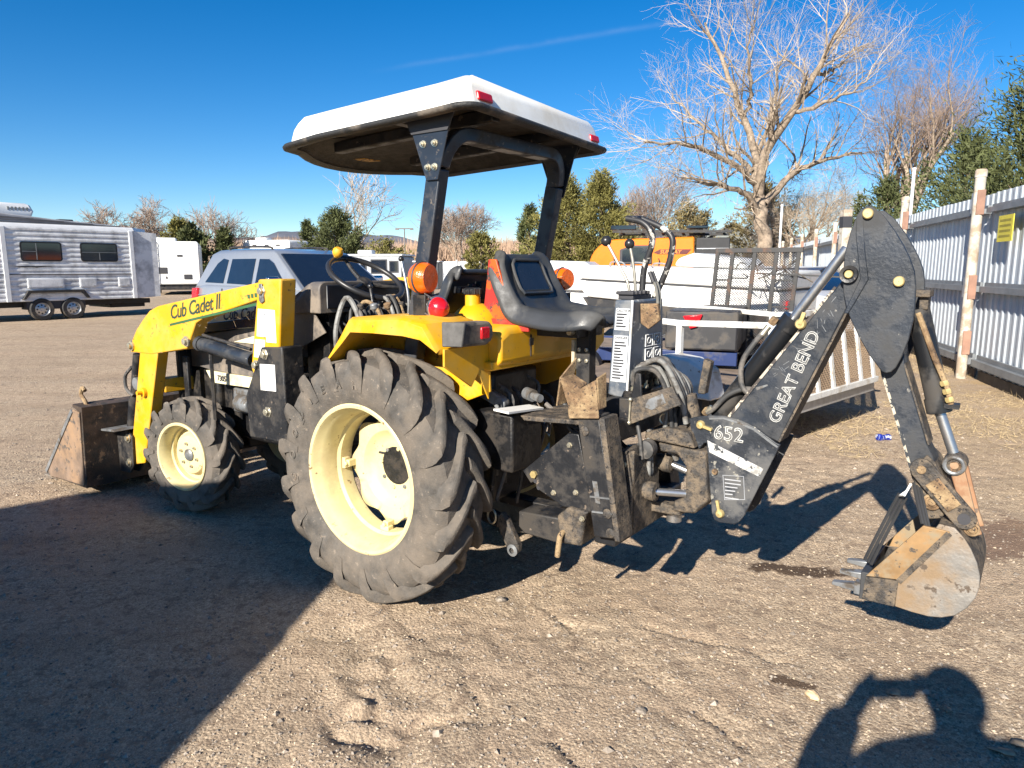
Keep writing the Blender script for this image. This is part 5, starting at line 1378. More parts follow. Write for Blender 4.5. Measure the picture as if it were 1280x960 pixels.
VB = MB(); VB.box(-1.02, -.95, -.17, .115, .86, .955); vb = VB.build('valve_bank', GREASE, TR, bev=.006)
for k in range(6):
    y = .09 - .048 * k
    b = MB(); b.lathe([(.016, 0), (.016, .03), (.010, .03), (.010, .055), (.001, .055)], (-1.02, y, .90), (-1, 0, .1), 12); b.build('valve_spool', STEELG, vb)
    b = MB(); b.lathe([(.013, 0), (.013, .014), (.009, .014), (.009, .03)], (-.985, y, .955), (0, 0, 1), 6); b.build('valve_fitting', RUST if k % 2 else ZINC, vb)
r2 = random.Random(77)
for k in range(9):
    y0 = .10 - .03 * k
    pts = [(-.985, y0, .98), (-.99 - .02 * r2.random(), y0 + .02, 1.03 + .03 * r2.random()), (-1.06, y0 * .6, 1.02 + .04 * r2.random()), (-1.10, y0 * .5 - .02, .93), (-1.08 - .05 * r2.random(), y0 * .3, .80), (-1.12, -.02, .68)]
    h = MB(); h.tube(bez(pts, 30), .0085 + .002 * r2.random(), 8); h.build('hydraulic_hose', (HOSE, HOSEG, HOSE)[k % 3], TR)
for k in range(7):
    y0 = .16 - .05 * k
    pts = [(-.62 - .05 * r2.random(), y0, .78 + .1 * r2.random()), (-.75, y0 + .05 * r2.random(), .70 + .12 * r2.random()), (-.88, y0 * .8, .66 + .1 * r2.random()), (-1.0, y0 * .6, .60 + .1 * r2.random())]
    h = MB(); h.tube(bez(pts, 20), .010, 8); h.build('hydraulic_hose', HOSE, TR)
# bolts and grease points on the frame
for x, y, z in ((-.90, .2255, .49), (-.90, .319, .49), (-1.022, .2255, .70), (-1.022, .2255, .50), (-.83, .3005, .76), (-.86, .3005, .58), (-.76, .3005, .56)):
    b = MB(); b.lathe([(.012, 0), (.012, .003), (.009, .003), (.009, .010), (.001, .011)], (x, y, z), (0, 1, 0), 6); b.build('frame_bolt', ZINC, TR, smooth=25)
for x, z in ((-.93, .84), (-1.03, .55), (-1.045, .48)):
    b = MB(); b.lathe([(.018, 0), (.018, .005), (.010, .008), (.001, .009)], (x, .3605, z), (0, 1, 0), 14); b.build('leg_pin', MUDST, leg)
b = MB(); b.prism([(-.965, .66), (-.985, .66), (-1.0, .58), (-.98, .58)], 'y', .3605, .3625); b.build('worn_patch', STEELG, leg)

# ================================================================ VEHICLES BEHIND
TYRE2 = mat('road tyre rubber', (.022, .022, .023), .8, var=.2, dirt=(.09, .075, .06), damt=.4)
ALLOY = mat('alloy wheel', (.52, .53, .54), .3, metal=.8, var=.1)
GLASS = mat('dark window glass', (.010, .014, .022), .06, var=.1, coat=.8)
GALV = mat('galvanised steel', (.42, .43, .44), .45, metal=.55, var=.18, scale=9)
def road_wheel(parent, c, axis, r, w, name='wheel', spokes=8):
    c = Vector(c); ax = Vector(axis)
    e = empty(name, c, 0, parent)
    b = MB(); b.lathe([(r * .62, -w / 2), (r * .93, -w / 2), (r, -w * .36), (r, w * .36), (r * .93, w / 2), (r * .62, w / 2)], (0, 0, 0), ax, 36); b.build('tyre', TYRE2, e, smooth=40)
    b = MB(); b.lathe([(r * .64, w * .46), (r * .60, w * .5), (r * .56, w * .40), (r * .52, w * .18), (r * .18, w * .28), (r * .14, w * .36), (.001, w * .36)], (0, 0, 0), ax, 28); b.build('rim', ALLOY, e, smooth=30)
    b = MB(); u, v = perp(ax)
    for k in range(spokes):
        a = 2 * math.pi * k / spokes; b.lathe([(r * .075, 0), (r * .075, .004), (.001, .004)], ax.normalized() * (w * .262) + (u * math.cos(a) + v * math.sin(a)) * r * .38, ax, 10)
    b.build('rim_holes', INK, e)
    return e
# ---- corrugated travel trailer at the left
SID = mat('aluminium siding', (.70, .71, .72), .42, var=.06, scale=2, dirt=(.33, .34, .35), damt=.36, dscale=2.5, dsoft=.25)
SIDW = mat('white trim', (.68, .69, .70), .45, var=.05)
TT = tag(empty('travel_trailer', (-12.63, 19.9, 0), R(53.0)), 'silver grey corrugated travel trailer with two dark windows and tandem wheels', 'trailer')
def siding(b, p0, p1, z0, z1, pitch=.135, d=.016, n_out=None):
    """horizontal lap siding between two plan points; each lap is a real step"""
    p0, p1 = Vector((p0[0], p0[1], 0)), Vector((p1[0], p1[1], 0)); t = (p1 - p0).normalized(); nn = Vector((t.y, -t.x, 0))
    prof = []; z = z0
    while z < z1 - 1e-4:
        zt = min(z + pitch, z1); prof += [(z, 0), (z + .012, d), (z + pitch * .45, d), (z + pitch * .55, d * .3), (zt - .004, d * .3)]; z = zt
    prof.append((z1, 0))
    vs = []
    for zz, o in prof: vs += [p0 + nn * o + Vector((0, 0, zz)), p1 + nn * o + Vector((0, 0, zz))]
    fs = [(2 * i, 2 * i + 1, 2 * i + 3, 2 * i + 2) for i in range(len(prof) - 1)]
    b.add(vs, fs)
b = MB(); siding(b, (-4.2, 0), (2.2, 0), .52, 2.50); sd = b.build('siding', SID, TT, recalc=False, smooth=25)
b = MB(); siding(b, (2.2, 0), (2.95, .75), .55, 2.44); b.build('nose_siding', SID, TT, recalc=False, smooth=25)
b = MB(); b.prism([(-4.19, .52), (2.19, .52), (2.93, .56), (2.93, 2.46), (2.19, 2.5), (-4.19, 2.5)], 'y', .03, 2.3); b.build('body_core', SID, TT)
b = MB(); b.loft([[(x, y, z) for x, y, z in ((-4.2, .0 + i, z0), (2.25 - i * .4, .0 + i, z0), (2.95 - i * .4, .72, z0), (2.95 - i * .4, 2.3 - i, z0), (-4.2, 2.3 - i, z0))] for i, z0 in ((0, 2.5), (.02, 2.56), (.05, 2.60))]); roof = b.build('roof_edge', SIDW, TT)
b = MB(); b.prism([(-4.2, 2.58), (2.3, 2.58), (1.6, 2.66), (.2, 2.74), (-1.2, 2.86), (-4.2, 3.0)], 'y', .08, 2.25); b.build('roof', mat('grey roof panel', (.30, .31, .33), .5, var=.25, scale=1.6), TT, bev=.03)
for k in range(4):
    b = MB(); b.bar((-4.1, .075, 2.63 + .09 * k), (1.9 - .75 * k, .075, 2.60 + .035 * k + .02), .02, .02); b.build('roof_strip', mat('roof seam', (.12, .12, .13), .6), TT)
b = MB(); b.loft([[(x0, y0, z) , (x1, y0, z), (x1, y1, z), (x0, y1, z)] for x0, x1, y0, y1, z in ((-1.5, -.2, .55, 1.25, 2.80), (-1.45, -.15, .52, 1.28, 2.95), (-1.25, -.2, .6, 1.2, 3.12), (-1.0, -.3, .68, 1.1, 3.16))])
ac = b.build('roof_air_conditioner', SIDW, TT, bev=.05, seg=3)
for k in range(6):
    b = MB(); b.box(-.78 + .09 * k, -.74 + .09 * k, .515, .60, 2.96, 3.05); b.build('vent_slot', mat('vent dark', (.18, .19, .2), .6), ac)
b = MB(); b.box(.55, .95, .8, 1.2, 2.70, 2.80); b.build('roof_vent', INK, TT, bev=.03)
def rv_window(parent, x0, x1, z0, z1, split, y=-.03):
    def rr(x0, x1, z0, z1, r):
        p = []
        for cx, cz, a0 in ((x1 - r, z1 - r, 0), (x0 + r, z1 - r, 90), (x0 + r, z0 + r, 180), (x1 - r, z0 + r, 270)):
            for k in range(5): a = R(a0 + 22.5 * k); p.append((cx + r * math.cos(a), cz + r * math.sin(a)))
        return p
    b = MB(); b.prism(rr(x0, x1, z0, z1, .07), 'y', y, y + .03); w = b.build('window', mat('black window frame', (.012, .012, .013), .5), parent)
    b = MB(); b.prism(rr(x0 + .035, x1 - .035, z0 + .035, z1 - .035, .05), 'y', y - .004, y); b.build('pane', GLASS, w)
    b = MB()
    for (a, c, d_, e_) in split: b.box(a, c, y - .010, y - .004, d_, e_)
    b.build('mullion', mat('grey mullion', (.16, .17, .18), .5), w)
    return w
rv_window(TT, -.77, .24, 1.60, 2.12, [(-.40, -.38, 1.64, 2.08), (-.73, -.38, 1.85, 1.865)])
rv_window(TT, .716, 1.72, 1.60, 2.12, [(.75, 1.69, 1.85, 1.865), (1.21, 1.225, 1.64, 1.85)])
for x0, x1 in ((-.68, .22), (.62, 1.08), (1.68, 2.02)):
    b = MB(); b.box(x0, x1, -.035, .01, .88, 1.14); hd = b.build('hatch', SIDW, TT, bev=.012); b = MB(); b.box(x0 + .03, x1 - .03, -.04, -.034, .91, 1.11); b.build('hatch_panel', SID, hd, bev=.006)
    b = MB(); b.box(x1 - .12, x1 - .06, -.05, -.038, .90, .935); b.build('hatch_latch', ALLOY, hd)
for x in (-1.14, 2.14):
    b = MB(); b.box(x - .06, x + .06, -.04, .0, .52, 2.5); b.build('corner_trim', SIDW, TT, bev=.01)
b = MB(); b.box(-4.2, 2.1, -.028, 0, 1.235, 1.262); b.build('belt_trim', mat('dark belt trim', (.06, .06, .07), .5), TT)
b = MB(); r1 = random.Random(12)
b.prism([(-.95, 1.46), (-.7, 1.43), (-.55, 1.45), (-.42, 1.42), (-.2, 1.455), (.0, 1.46), (-.2, 1.475), (-.45, 1.47), (-.6, 1.48), (-.8, 1.47)], 'y', -.024, -.021); b.build('side_graphic', INK, TT)
b = MB(); b.prism([(-.85, .58), (-.70, .82), (.70, .82), (.85, .58), (.78, .58), (.64, .75), (-.64, .75), (-.78, .58)], 'y', -.10, .02); b.build('wheel_arch', BLK, TT, bev=.01)
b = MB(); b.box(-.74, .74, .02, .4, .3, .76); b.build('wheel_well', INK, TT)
for x in (-.39, .40): road_wheel(TT, (x, .05, .30), (0, -1, 0), .30, .2)
b = MB(); b.box(-4.1, 2.7, .25, .35, .36, .5); b.box(-4.1, 2.7, 1.95, 2.05, .36, .5); b.box(1.6, 2.6, .4, 1.9, .25, .5); b.build('chassis', GREASE, TT, bev=.01)

# ---- white trailer seen from the end, with ladder
WRV = mat('white trailer skin', (.76, .76, .73), .45, var=.04, scale=1.5, dirt=(.62, .62, .6), damt=.3, dscale=2)
RV = tag(empty('white_trailer', (-17.75, 38.0, 0), R(22)), 'white travel trailer end with black ladder and small dark vents', 'trailer')
b = MB(); b.prism([(-1.22, .55), (1.22, .55), (1.22, 2.72), (1.14, 2.80), (-1.14, 2.80), (-1.22, 2.72)], 'y', 0, 6.5); b.build('body', WRV, RV, bev=.05, seg=3)
b = MB(); siding(b, (-1.18, -.012), (1.18, -.012), .6, 2.5, .10, .008); b.build('end_siding', WRV, RV, recalc=False, smooth=25)
b = MB(); b.box(-.9, 0.1, 1.2, 2.2, 2.80, 3.02); b.build('roof_air_conditioner', WRV, RV, bev=.06)
LADM = mat('ladder black', (.02, .02, .02), .4)
for x in (-1.12, -.82):
    b = MB(); b.tube(bez([(x, -.10, .6), (x, -.10, 2.5), (x, -.06, 2.75), (x, .1, 2.78)], 12), .018, 8); b.build('ladder_rail', LADM, RV)
for k in range(6):
    b = MB(); b.cyl((-1.12, -.10, .85 + .33 * k), (-.82, -.10, .85 + .33 * k), .015, 8); b.build('ladder_rung', LADM, RV)
for x0, x1, z0, z1 in ((-.88, -.35, 1.12, 1.45), (.42, .82, .82, 1.08), (.15, .42, 2.0, 2.1), (-.45, -.38, .85, .98)):
    b = MB(); b.box(x0, x1, -.045, .0, z0, z1); b.build('vent_panel', INK, RV, bev=.02)
b = MB(); b.box(-1.15, 1.15, -.12, .1, .28, .42); b.build('bumper', BLK, RV, bev=.02)
b = MB(); b.box(-1.1, 1.1, .1, 6, .30, .55); b.build('chassis', GREASE, RV)
for x in (-1.05, 1.05): road_wheel(RV, (x, 3.2, .33), (1 if x > 0 else -1, 0, 0), .33, .22)
# ---- another white roof behind the SUV
R3 = tag(empty('white_trailer', (-18.65, 55, 0), R(-18)), 'tall white trailer behind the silver sport utility vehicle', 'trailer')
b = MB(); b.prism([(-2.1, .6), (2.1, .6), (2.1, 3.35), (1.95, 3.5), (-1.9, 3.5), (-2.1, 3.3)], 'y', 0, 2.5); b.build('body', WRV, R3, bev=.06)
for x in (-1.2, -.1, .9):
    b = MB(); b.box(x, x + .35, -.03, 0, 3.05, 3.17); b.build('marker_lamp', INK, R3)
b = MB(); b.box(-1.5, -.5, .7, 1.5, 3.5, 3.72); b.build('roof_air_conditioner', WRV, R3, bev=.08)
b = MB(); b.tube([(-2.3, .0, 3.0), (-1.95, 0, 3.55)], .03, 6); b.tube([(-2.15, .0, 3.0), (-1.8, 0, 3.55)], .03, 6); b.build('roof_ladder', GALV, R3)
for x in (-1.2, 1.3): road_wheel(R3, (x, -.05, .36), (0, -1, 0), .36, .22)

# ---- silver sport utility vehicle
CARP = mat('silver blue car paint', (.27, .29, .32), .25, metal=.3, var=.03, coat=.7)
SUV = tag(empty('sport_utility_vehicle', (-6.05, 13.45, 0), R(-40)), 'silver blue sport utility vehicle parked behind the loader arm', 'car')
cy_ = .97
def ring(x, hs, hb, z0, z1, z2, top):
    pts = [(x, cy_ - hs, z0), (x, cy_ - hb * 1.0, z1), (x, cy_ - hb, (z1 + z2) / 2 + .05), (x, cy_ - hb * .965, z2), (x, cy_ - hb * .90, top), (x, cy_ + hb * .90, top), (x, cy_ + hb * .965, z2), (x, cy_ + hb, (z1 + z2) / 2 + .05), (x, cy_ + hb, z1), (x, cy_ + hs, z0)]
    return pts
b = MB(); b.loft([ring(.0, .80, .86, .42, .55, .98, 1.02), ring(.10, .86, .93, .36, .5, 1.06, 1.10), ring(.5, .9, .965, .32, .5, 1.09, 1.13), ring(1.6, .9, .97, .3, .5, 1.08, 1.12), ring(2.7, .9, .97, .3, .5, 1.05, 1.09), ring(3.5, .9, .96, .3, .5, 1.02, 1.07), ring(3.75, .9, .955, .3, .5, .98, 1.04), ring(4.5, .86, .93, .3, .48, .90, .97), ring(4.75, .80, .86, .32, .46, .84, .90), ring(4.82, .74, .80, .36, .46, .76, .80)])
body = b.build('body', CARP, SUV, bev=.03, smooth=50)
def gh(x, w, z): return [(x, cy_ - w, z), (x, cy_ + w, z)]
def quad_loop(x0, x1, w0, w1, z0, z1): return [(x0, cy_ - w0, z0), (x1, cy_ - w1, z1), (x1, cy_ + w1, z1), (x0, cy_ + w0, z0)]
b = MB(); b.loft([quad_loop(.10, 3.55, .90, .90, 1.07, 1.05), quad_loop(.52, 2.62, .735, .735, 1.66, 1.66), quad_loop(.66, 2.42, .66, .64, 1.73, 1.715), quad_loop(.9, 2.2, .4, .4, 1.765, 1.745)])
b.build('cabin', CARP, SUV, bev=.03, smooth=50)
def side_pt(x, z):                       # a point on the near cabin side, a little proud
    w = .90 - .165 * (z - 1.06) / .60
    return (x, cy_ - w - .004, z)
def side_win(name, pts, m, par, off=0):
    vs = [Vector(side_pt(x, z)) - Vector((0, off, 0)) for x, z in pts]
    n = len(vs); b = MB(); b.add(vs + [v + Vector((0, .02, 0)) for v in vs], [tuple(range(n)), tuple(range(n, 2 * n))[::-1]] + [(i, (i + 1) % n, n + (i + 1) % n, n + i) for i in range(n)])
    return b.build(name, m, par, smooth=None)
CHT = mat('bright window trim', (.55, .56, .58), .25, metal=.8)
for pts in ([(.46, 1.16), (1.12, 1.15), (1.16, 1.56), (.98, 1.585), (.80, 1.50)], [(1.24, 1.15), (2.05, 1.135), (2.05, 1.575), (1.28, 1.575)], [(2.17, 1.13), (3.12, 1.11), (2.98, 1.22), (2.62, 1.50), (2.45, 1.565), (2.17, 1.57)]):
    cx = sum(p[0] for p in pts) / len(pts); cz = sum(p[1] for p in pts) / len(pts)
    t = side_win('window_trim', [(cx + (x - cx) * 1.06, cz + (z - cz) * 1.08) for x, z in pts], CHT, SUV, -.004)
    side_win('pane', pts, GLASS, t, .003)
# windscreen
b = MB(); A_, B_ = (3.52, 1.075), (2.66, 1.655)
b.hexa([(A_[0] + .012, cy_ - .80, A_[1]), (A_[0] + .012, cy_ + .80, A_[1]), (B_[0] + .015, cy_ + .66, B_[1]), (B_[0] + .015, cy_ - .66, B_[1])], [(A_[0] - .03, cy_ - .80, A_[1] - .01), (A_[0] - .03, cy_ + .80, A_[1] - .01), (B_[0] - .03, cy_ + .66, B_[1] - .01), (B_[0] - .03, cy_ - .66, B_[1] - .01)])
b.build('windscreen', GLASS, SUV)
for y, s in ((cy_ - 1.02, -1), (cy_ + 1.02, 1)):
    b = MB(); b.loft([[(3.0 + dx, y + s * (-.06 + .2 * k) * 1.0, 1.20 + dz) for dx, dz in ((-.05, -.085), (.05, -.075), (.06, .06), (.02, .085), (-.05, .08))] for k in (0, .35, 1.0)])
    mr = b.build('door_mirror', mat('chrome mirror cap', (.62, .64, .68), .12, metal=1), SUV, bev=.02, seg=3)
for z, y in ((1.80, cy_ - .56), (1.80, cy_ + .56)):
    b = MB(); b.tube(bez([(.85, y, 1.73), (.95, y, 1.785), (2.1, y, 1.775), (2.25, y, 1.72)], 16), .018, 8); b.build('roof_rail', BLK, SUV)
b = MB(); b.hexa([(.02, .03, .86), (.32, -.005, .90), (.32, -.005, 1.06), (.05, .04, 1.05)], [(.02, .10, .86), (.32, .04, .90), (.32, .06, 1.06), (.05, .12, 1.05)]); b.build('tail_light', RED, SUV, bev=.01)
for x in (1.35, 2.30):
    b = MB(); b.box(x - .1, x + .1, -.035, .0, .98, 1.02); b.build('door_handle', CHR, SUV, bev=.01)
for x in (.95, 3.87):
    for y, s in ((.10, -1), (1.84, 1)): road_wheel(SUV, (x, y, .37), (0, s, 0), .37, .24, spokes=5)
for x in (1.18, 2.12, 3.2):
    b = MB(); b.box(x, x + .012, .012, .03, .45, 1.06); b.build('door_gap', INK, SUV)
b = MB(); b.tube([(.25, .02, .93), (1.8, -.012, .94), (3.4, -.005, .90)], .012, 6); b.build('side_moulding', CHT, SUV)
b = MB(); b.box(3.05, 3.5, .35, 1.6, 1.085, 1.12); b.build('wiper_cowl', INK, SUV)

# ---- grey camper and dark box far behind the steering wheel
GC = tag(empty('grey_camper', (-6.6, 34, 0), R(-8)), 'low grey camper with dark windows behind the steering wheel', 'camper')
b = MB(); b.prism([(-1.55, .5), (1.45, .5), (1.45, 1.9), (1.35, 1.98), (-1.45, 1.98), (-1.55, 1.85)], 'y', 0, 2.2); b.build('body', mat('grey camper skin', (.34, .36, .38), .5), GC, bev=.04)
b = MB(); b.box(-1.6, 1.5, -.05, 2.25, 1.98, 2.06); b.build('roof', SIDW, GC, bev=.02)
for x0, x1, z0, z1 in ((-.05, .75, 1.15, 1.82), (-.55, -.25, 1.1, 1.75), (.85, 1.3, 1.2, 1.75)):
    b = MB(); b.box(x0, x1, -.03, 0, z0, z1); w = b.build('window', INK, GC, bev=.01); b = MB(); b.box(x0 + .05, x1 - .05, -.036, -.03, z0 + .05, z1 - .05); b.build('pane', GLASS, w)
b = MB(); b.box(-.9, -.2, .6, 1.2, 2.06, 2.26); b.build('roof_air_conditioner', SIDW, GC, bev=.05)
for x in (-.7, .8): road_wheel(GC, (x, -.02, .33), (0, -1, 0), .33, .2)
DB = tag(empty('dark_box_trailer', (-3.9, 33, 0), 0), 'dark enclosed box trailer between the grey camper and the roll bar', 'trailer')
b = MB(); b.box(-.6, .55, 0, 2, .45, 1.68); b.build('body', mat('dark grey box skin', (.045, .05, .055), .5, var=.2), DB, bev=.03)
b = MB(); b.box(-.64, .59, -.04, 2.04, 1.68, 1.74); b.build('roof', SIDW, DB, bev=.01)
road_wheel(DB, (0, -.02, .32), (0, -1, 0), .32, .2)

# ---- white pop-up camper with black skirt (nose up), behind the backhoe
WPC = tag(empty('folding_camper', (1.05, 11.3, 0), R(-37)), 'low white folding camper with black lower skirt behind the backhoe seat', 'camper')
WPC.rotation_euler = (0, R(2.2), R(-37))
Lc = 3.05
FWH = mat('white camper fibreglass', (.80, .80, .78), .3, var=.04, coat=.3, dirt=(.66, .66, .63), damt=.3, dscale=3)
b = MB(); b.prism([(-.02, 1.10), (.10, .98), (Lc, .90), (Lc, 1.23), (.06, 1.235)], 'y', 0, 1.9); b.build('lower_body', FWH, WPC, bev=.03)
b = MB(); b.prism([(-.04, 1.25), (Lc + .02, 1.245), (Lc + .02, 1.50), (.12, 1.47)], 'y', -.02, 1.92); lid = b.build('lid', FWH, WPC, bev=.04, seg=3)
b = MB(); b.box(-.02, Lc, -.005, 1.9, 1.232, 1.248); b.build('seam_gasket', INK, WPC)
b = MB(); b.prism([(.0, .97), (Lc, .90), (Lc, .60), (.3, .62)], 'y', .03, 1.87); b.build('skirt', mat('black camper skirt', (.022, .022, .024), .5, var=.2, dirt=(.07, .06, .05), damt=.4), WPC, bev=.02)
b = MB(); b.box(.0, Lc + .3, -.02, .03, .54, .58); b.build('step_rail', BLK, WPC)
for y in (.35, .55):
    b = MB(); b.box(Lc + .001, Lc + .03, y - .06, y + .06, .98, 1.10); b.build('tail_light', RED, WPC, bev=.01)
b = MB(); b.prism([(-1.1, .62), (.3, .66), (.3, .58), (-1.1, .56)], 'y', .9, 1.0); b.build('tongue', BLK, WPC)
road_wheel(WPC, (1.55, .05, .33), (0, -1, 0), .33, .2)
b = MB(); b.prism([(1.35, 1.50), (2.45, 1.50), (2.35, 1.64), (1.65, 1.70), (1.42, 1.62)], 'y', .35, 1.3); pod = b.build('roof_pod', FWH, WPC, bev=.06, seg=3)
for k in range(12):
    b = MB(); b.box(1.72 + .05 * (k % 6), 1.75 + .05 * (k % 6), .345, .352, 1.55 + .05 * (k // 6), 1.575 + .05 * (k // 6)); b.build('vent_slot', INKG, pod)
b = MB()
for k in range(3): b.tube(bez([(.5 + .35 * k, -.03, 1.47), (.55 + .35 * k, -.05, 1.53), (.72 + .35 * k, -.05, 1.53), (.78 + .35 * k, -.03, 1.47)], 10), .012, 6)
b.build('lid_latch', GALV, WPC)
# ---- grey nose box left of it
GN = tag(empty('grey_front_box', (.92, 12.6, 0), R(-20)), 'pale grey slanted trailer nose behind the far amber lamp', 'trailer')
b = MB(); b.prism([(-.42, 1.05), (.42, 1.02), (.55, 1.40), (.35, 1.53), (-.32, 1.55), (-.50, 1.44)], 'y', 0, .8); b.build('nose_shell', mat('pale grey plastic', (.50, .51, .52), .45, var=.06), GN, bev=.03, seg=3)
b = MB(); b.box(-.4, .4, .1, .9, .45, 1.04); b.build('nose_base', FWH, GN, bev=.03)
b = MB(); b.cyl((0, .4, .0), (0, .4, .46), .04, 10); b.build('jack_post', GALV, GN)

# ---- orange teardrop camper further back
OC = tag(empty('teardrop_camper', (1.55, 14.6, 0), R(-14)), 'orange teardrop camper with black roof rack behind the white folding camper', 'camper')
ORP = mat('orange camper paint', (.74, .175, .006), .3, var=.05, coat=.4)
prof = [(-.02, .75), (-.03, 1.35)]
for k in range(8): a = R(180 - 90 * k / 7); prof.append((.55 + .55 * math.cos(a), 1.42 + .56 * math.sin(a)))
prof += [(2.05, 2.02), (2.08, .75)]
b = MB(); b.prism(prof, 'y', 0, 1.6); oc = b.build('body', ORP, OC, bev=.03)
b = MB(); b.prism([(.62, 1.50), (.62, 1.78), (.85, 1.86), (1.25, 1.86), (1.25, 1.50)], 'y', -.03, .0); w = b.build('window', INK, OC, bev=.01); b = MB(); b.prism([(.67, 1.54), (.67, 1.76), (.88, 1.82), (1.21, 1.82), (1.21, 1.54)], 'y', -.036, -.03); b.build('pane', GLASS, w)
b = MB(); b.prism([(1.28, 1.72), (1.40, 1.78), (2.0, 1.78), (1.92, 1.69), (1.36, 1.69)], 'y', -.012, 0); lg = b.build('badge', mat('maroon badge', (.10, .012, .008), .5), OC)
text_obj('badge_lettering', 'SUNRAY', .105, frame((1.40, -.0135, 1.697), (1, 0, 0), (0, 0, 1)), mat('orange letters', (.80, .22, .02), .5), lg, shear=.25, bold=.002, depth=.001)
b = MB(); b.box(2.085, 2.72, .02, 1.58, .75, 2.00); b.build('rear_box', mat('matt black box', (.018, .018, .02), .6), OC, bev=.02)
b = MB(); b.box(2.10, 2.70, -.002, .03, 1.78, 1.80); b.build('box_seam', GALV, OC)
for y in (.15, 1.45):
    b = MB(); b.bar((.45, y, 2.14), (2.75, y, 2.12), .05, .05); b.build('rack_rail', BLK, OC)
for k in range(6):
    b = MB(); b.bar((.55 + .42 * k, .15, 2.16), (.55 + .42 * k, 1.45, 2.16), .05, .035); b.build('rack_bar', BLK, OC)
b = MB(); b.box(1.9, 2.3, .2, 1.3, 2.19, 2.24); b.build('solar_panel', GLASS, OC, bev=.01); b = MB(); b.box(.4, .9, .3, 1.2, 2.18, 2.27); b.build('solar_panel', GLASS, OC, bev=.01)
b = MB(); b.box(-.1, 2.6, .1, 1.5, .55, .75); b.build('chassis', BLK, OC)
for y, s in ((-.05, -1), (1.65, 1)): road_wheel(OC, (1.2, y, .36), (0, s, 0), .36, .22)
for x in (.5, 1.38):
    b = MB(); b.tube([(x, -.01, 1.45), (x + .02, -.05, 1.55), (x, -.01, 1.6)], .012, 6); b.build('grab_loop', BLK, OC)

# ---- black utility trailer with tall mesh ramp gate
def mesh_screen(b, P0, U_, V_, nu, nv, r):
    """expanded-metal look: two families of diagonal wires in the parallelogram P0 + u U + v V"""
    P0, U_, V_ = Vector(P0), Vector(U_), Vector(V_)
    for fam in (1, -1):
        for k in range(-nv, nu + 1):
            # line u = k/nu + fam * v * nv/nu
            s = nv / nu
            v0, v1 = 0.0, 1.0
            u0 = k / nu if fam > 0 else (k + nv) / nu
            def uu(v): return u0 + fam * v * s
            # clip
            ts = sorted([((0 - u0) / (fam * s)), ((1 - u0) / (fam * s))])
            a, c = max(0, ts[0]), min(1, ts[1])
            if c - a < 1e-3: continue
            b.tube([P0 + U_ * uu(a) + V_ * a, P0 + U_ * uu(c) + V_ * c], r, 3, caps=False)
BUT = tag(empty('black_utility_trailer', (2.42, 8.55, 0), R(-28)), 'black utility trailer with tall mesh ramp gate standing upright', 'trailer')
BT = mat('worn black trailer paint', (.022, .021, .021), .5, var=.3, dirt=(.11, .065, .045), damt=.34, dscale=5)
gw, lean = .92, .09
def gp(u, z): return (u * gw - lean * (1 - (z - .30) / 1.32), 0, z)
b = MB(); b.bar(gp(-.02, 1.62), gp(1.03, 1.62), .04, .055); gate_top = b.build('gate_top', BT, BUT, bev=.004)
for u in (.01, .20, .47, .73, .985):
    b = MB(); b.bar(gp(u, .30), gp(u, 1.60), .035, .045, (1, 0, 0)); b.build('gate_bar', BT, BUT, bev=.003)
for u0, u1 in ((.01, .20), (.73, .985)):
    for z in (1.28, .98, .62):
        b = MB(); b.bar(gp(u0, z), gp(u1, z), .015, .02); b.build('gate_rung', BT, BUT)
b = MB(); b.bar(gp(-.02, .30), gp(1.02, .30), .045, .06); b.build('gate_foot', BT, BUT, bev=.004)
b = MB(); mesh_screen(b, gp(.01, .31), Vector(gp(.985, .31)) - Vector(gp(.01, .31)), Vector(gp(.01, 1.6)) - Vector(gp(.01, .31)), 30, 46, .0038); b.build('gate_mesh', BT, BUT, recalc=False, smooth=None)
b = MB(); b.box(-.15, 1.1, .05, 2.9, .34, .40); b.build('deck', BT, BUT, bev=.004)
for x in (-.17, 1.12):
    b = MB(); b.bar((x, .05, .80), (x, 2.9, .80), .04, .05); b.build('side_rail', BT, BUT)
    for k in range(4):
        b = MB(); b.bar((x, .1 + .9 * k, .36), (x, .1 + .9 * k, .80), .04, .04); b.build('rail_post', BT, BUT)
for x in (-.32, 1.27): road_wheel(BUT, (x, 1.6, .31), (1 if x > 0 else -1, 0, 0), .31, .18)
b = MB(); b.bar((.45, -.02, 1.36), (1.40, -.02, 1.32), .015, .018); b.tube([(1.18, -.02, 1.35), (1.19, -.02, 1.43), (1.22, -.02, 1.43), (1.22, -.02, 1.35)], .007, 6); b.build('lock_bar', BT, BUT)
r1 = random.Random(31); b = MB()
for k in range(16):
    p = Vector((.3 + .6 * r1.random(), .3 + .6 * r1.random(), 1.25 + .25 * r1.random())); b.tube(bez([p, p + Vector((.2 * (r1.random() - .5), .1, .15 * (r1.random() - .5))), p + Vector((.4 * (r1.random() - .5), 0, .2 * (r1.random() - .5)))], 6), .008, 5)
br = tag(b.build('brush_pile', mat('dead brush', (.10, .08, .06), .8), None), 'dark tangle of brush heaped behind the mesh ramp gate', 'brush')
br.location = (2.42, 8.75, 0); br.rotation_euler = (0, 0, R(-28))
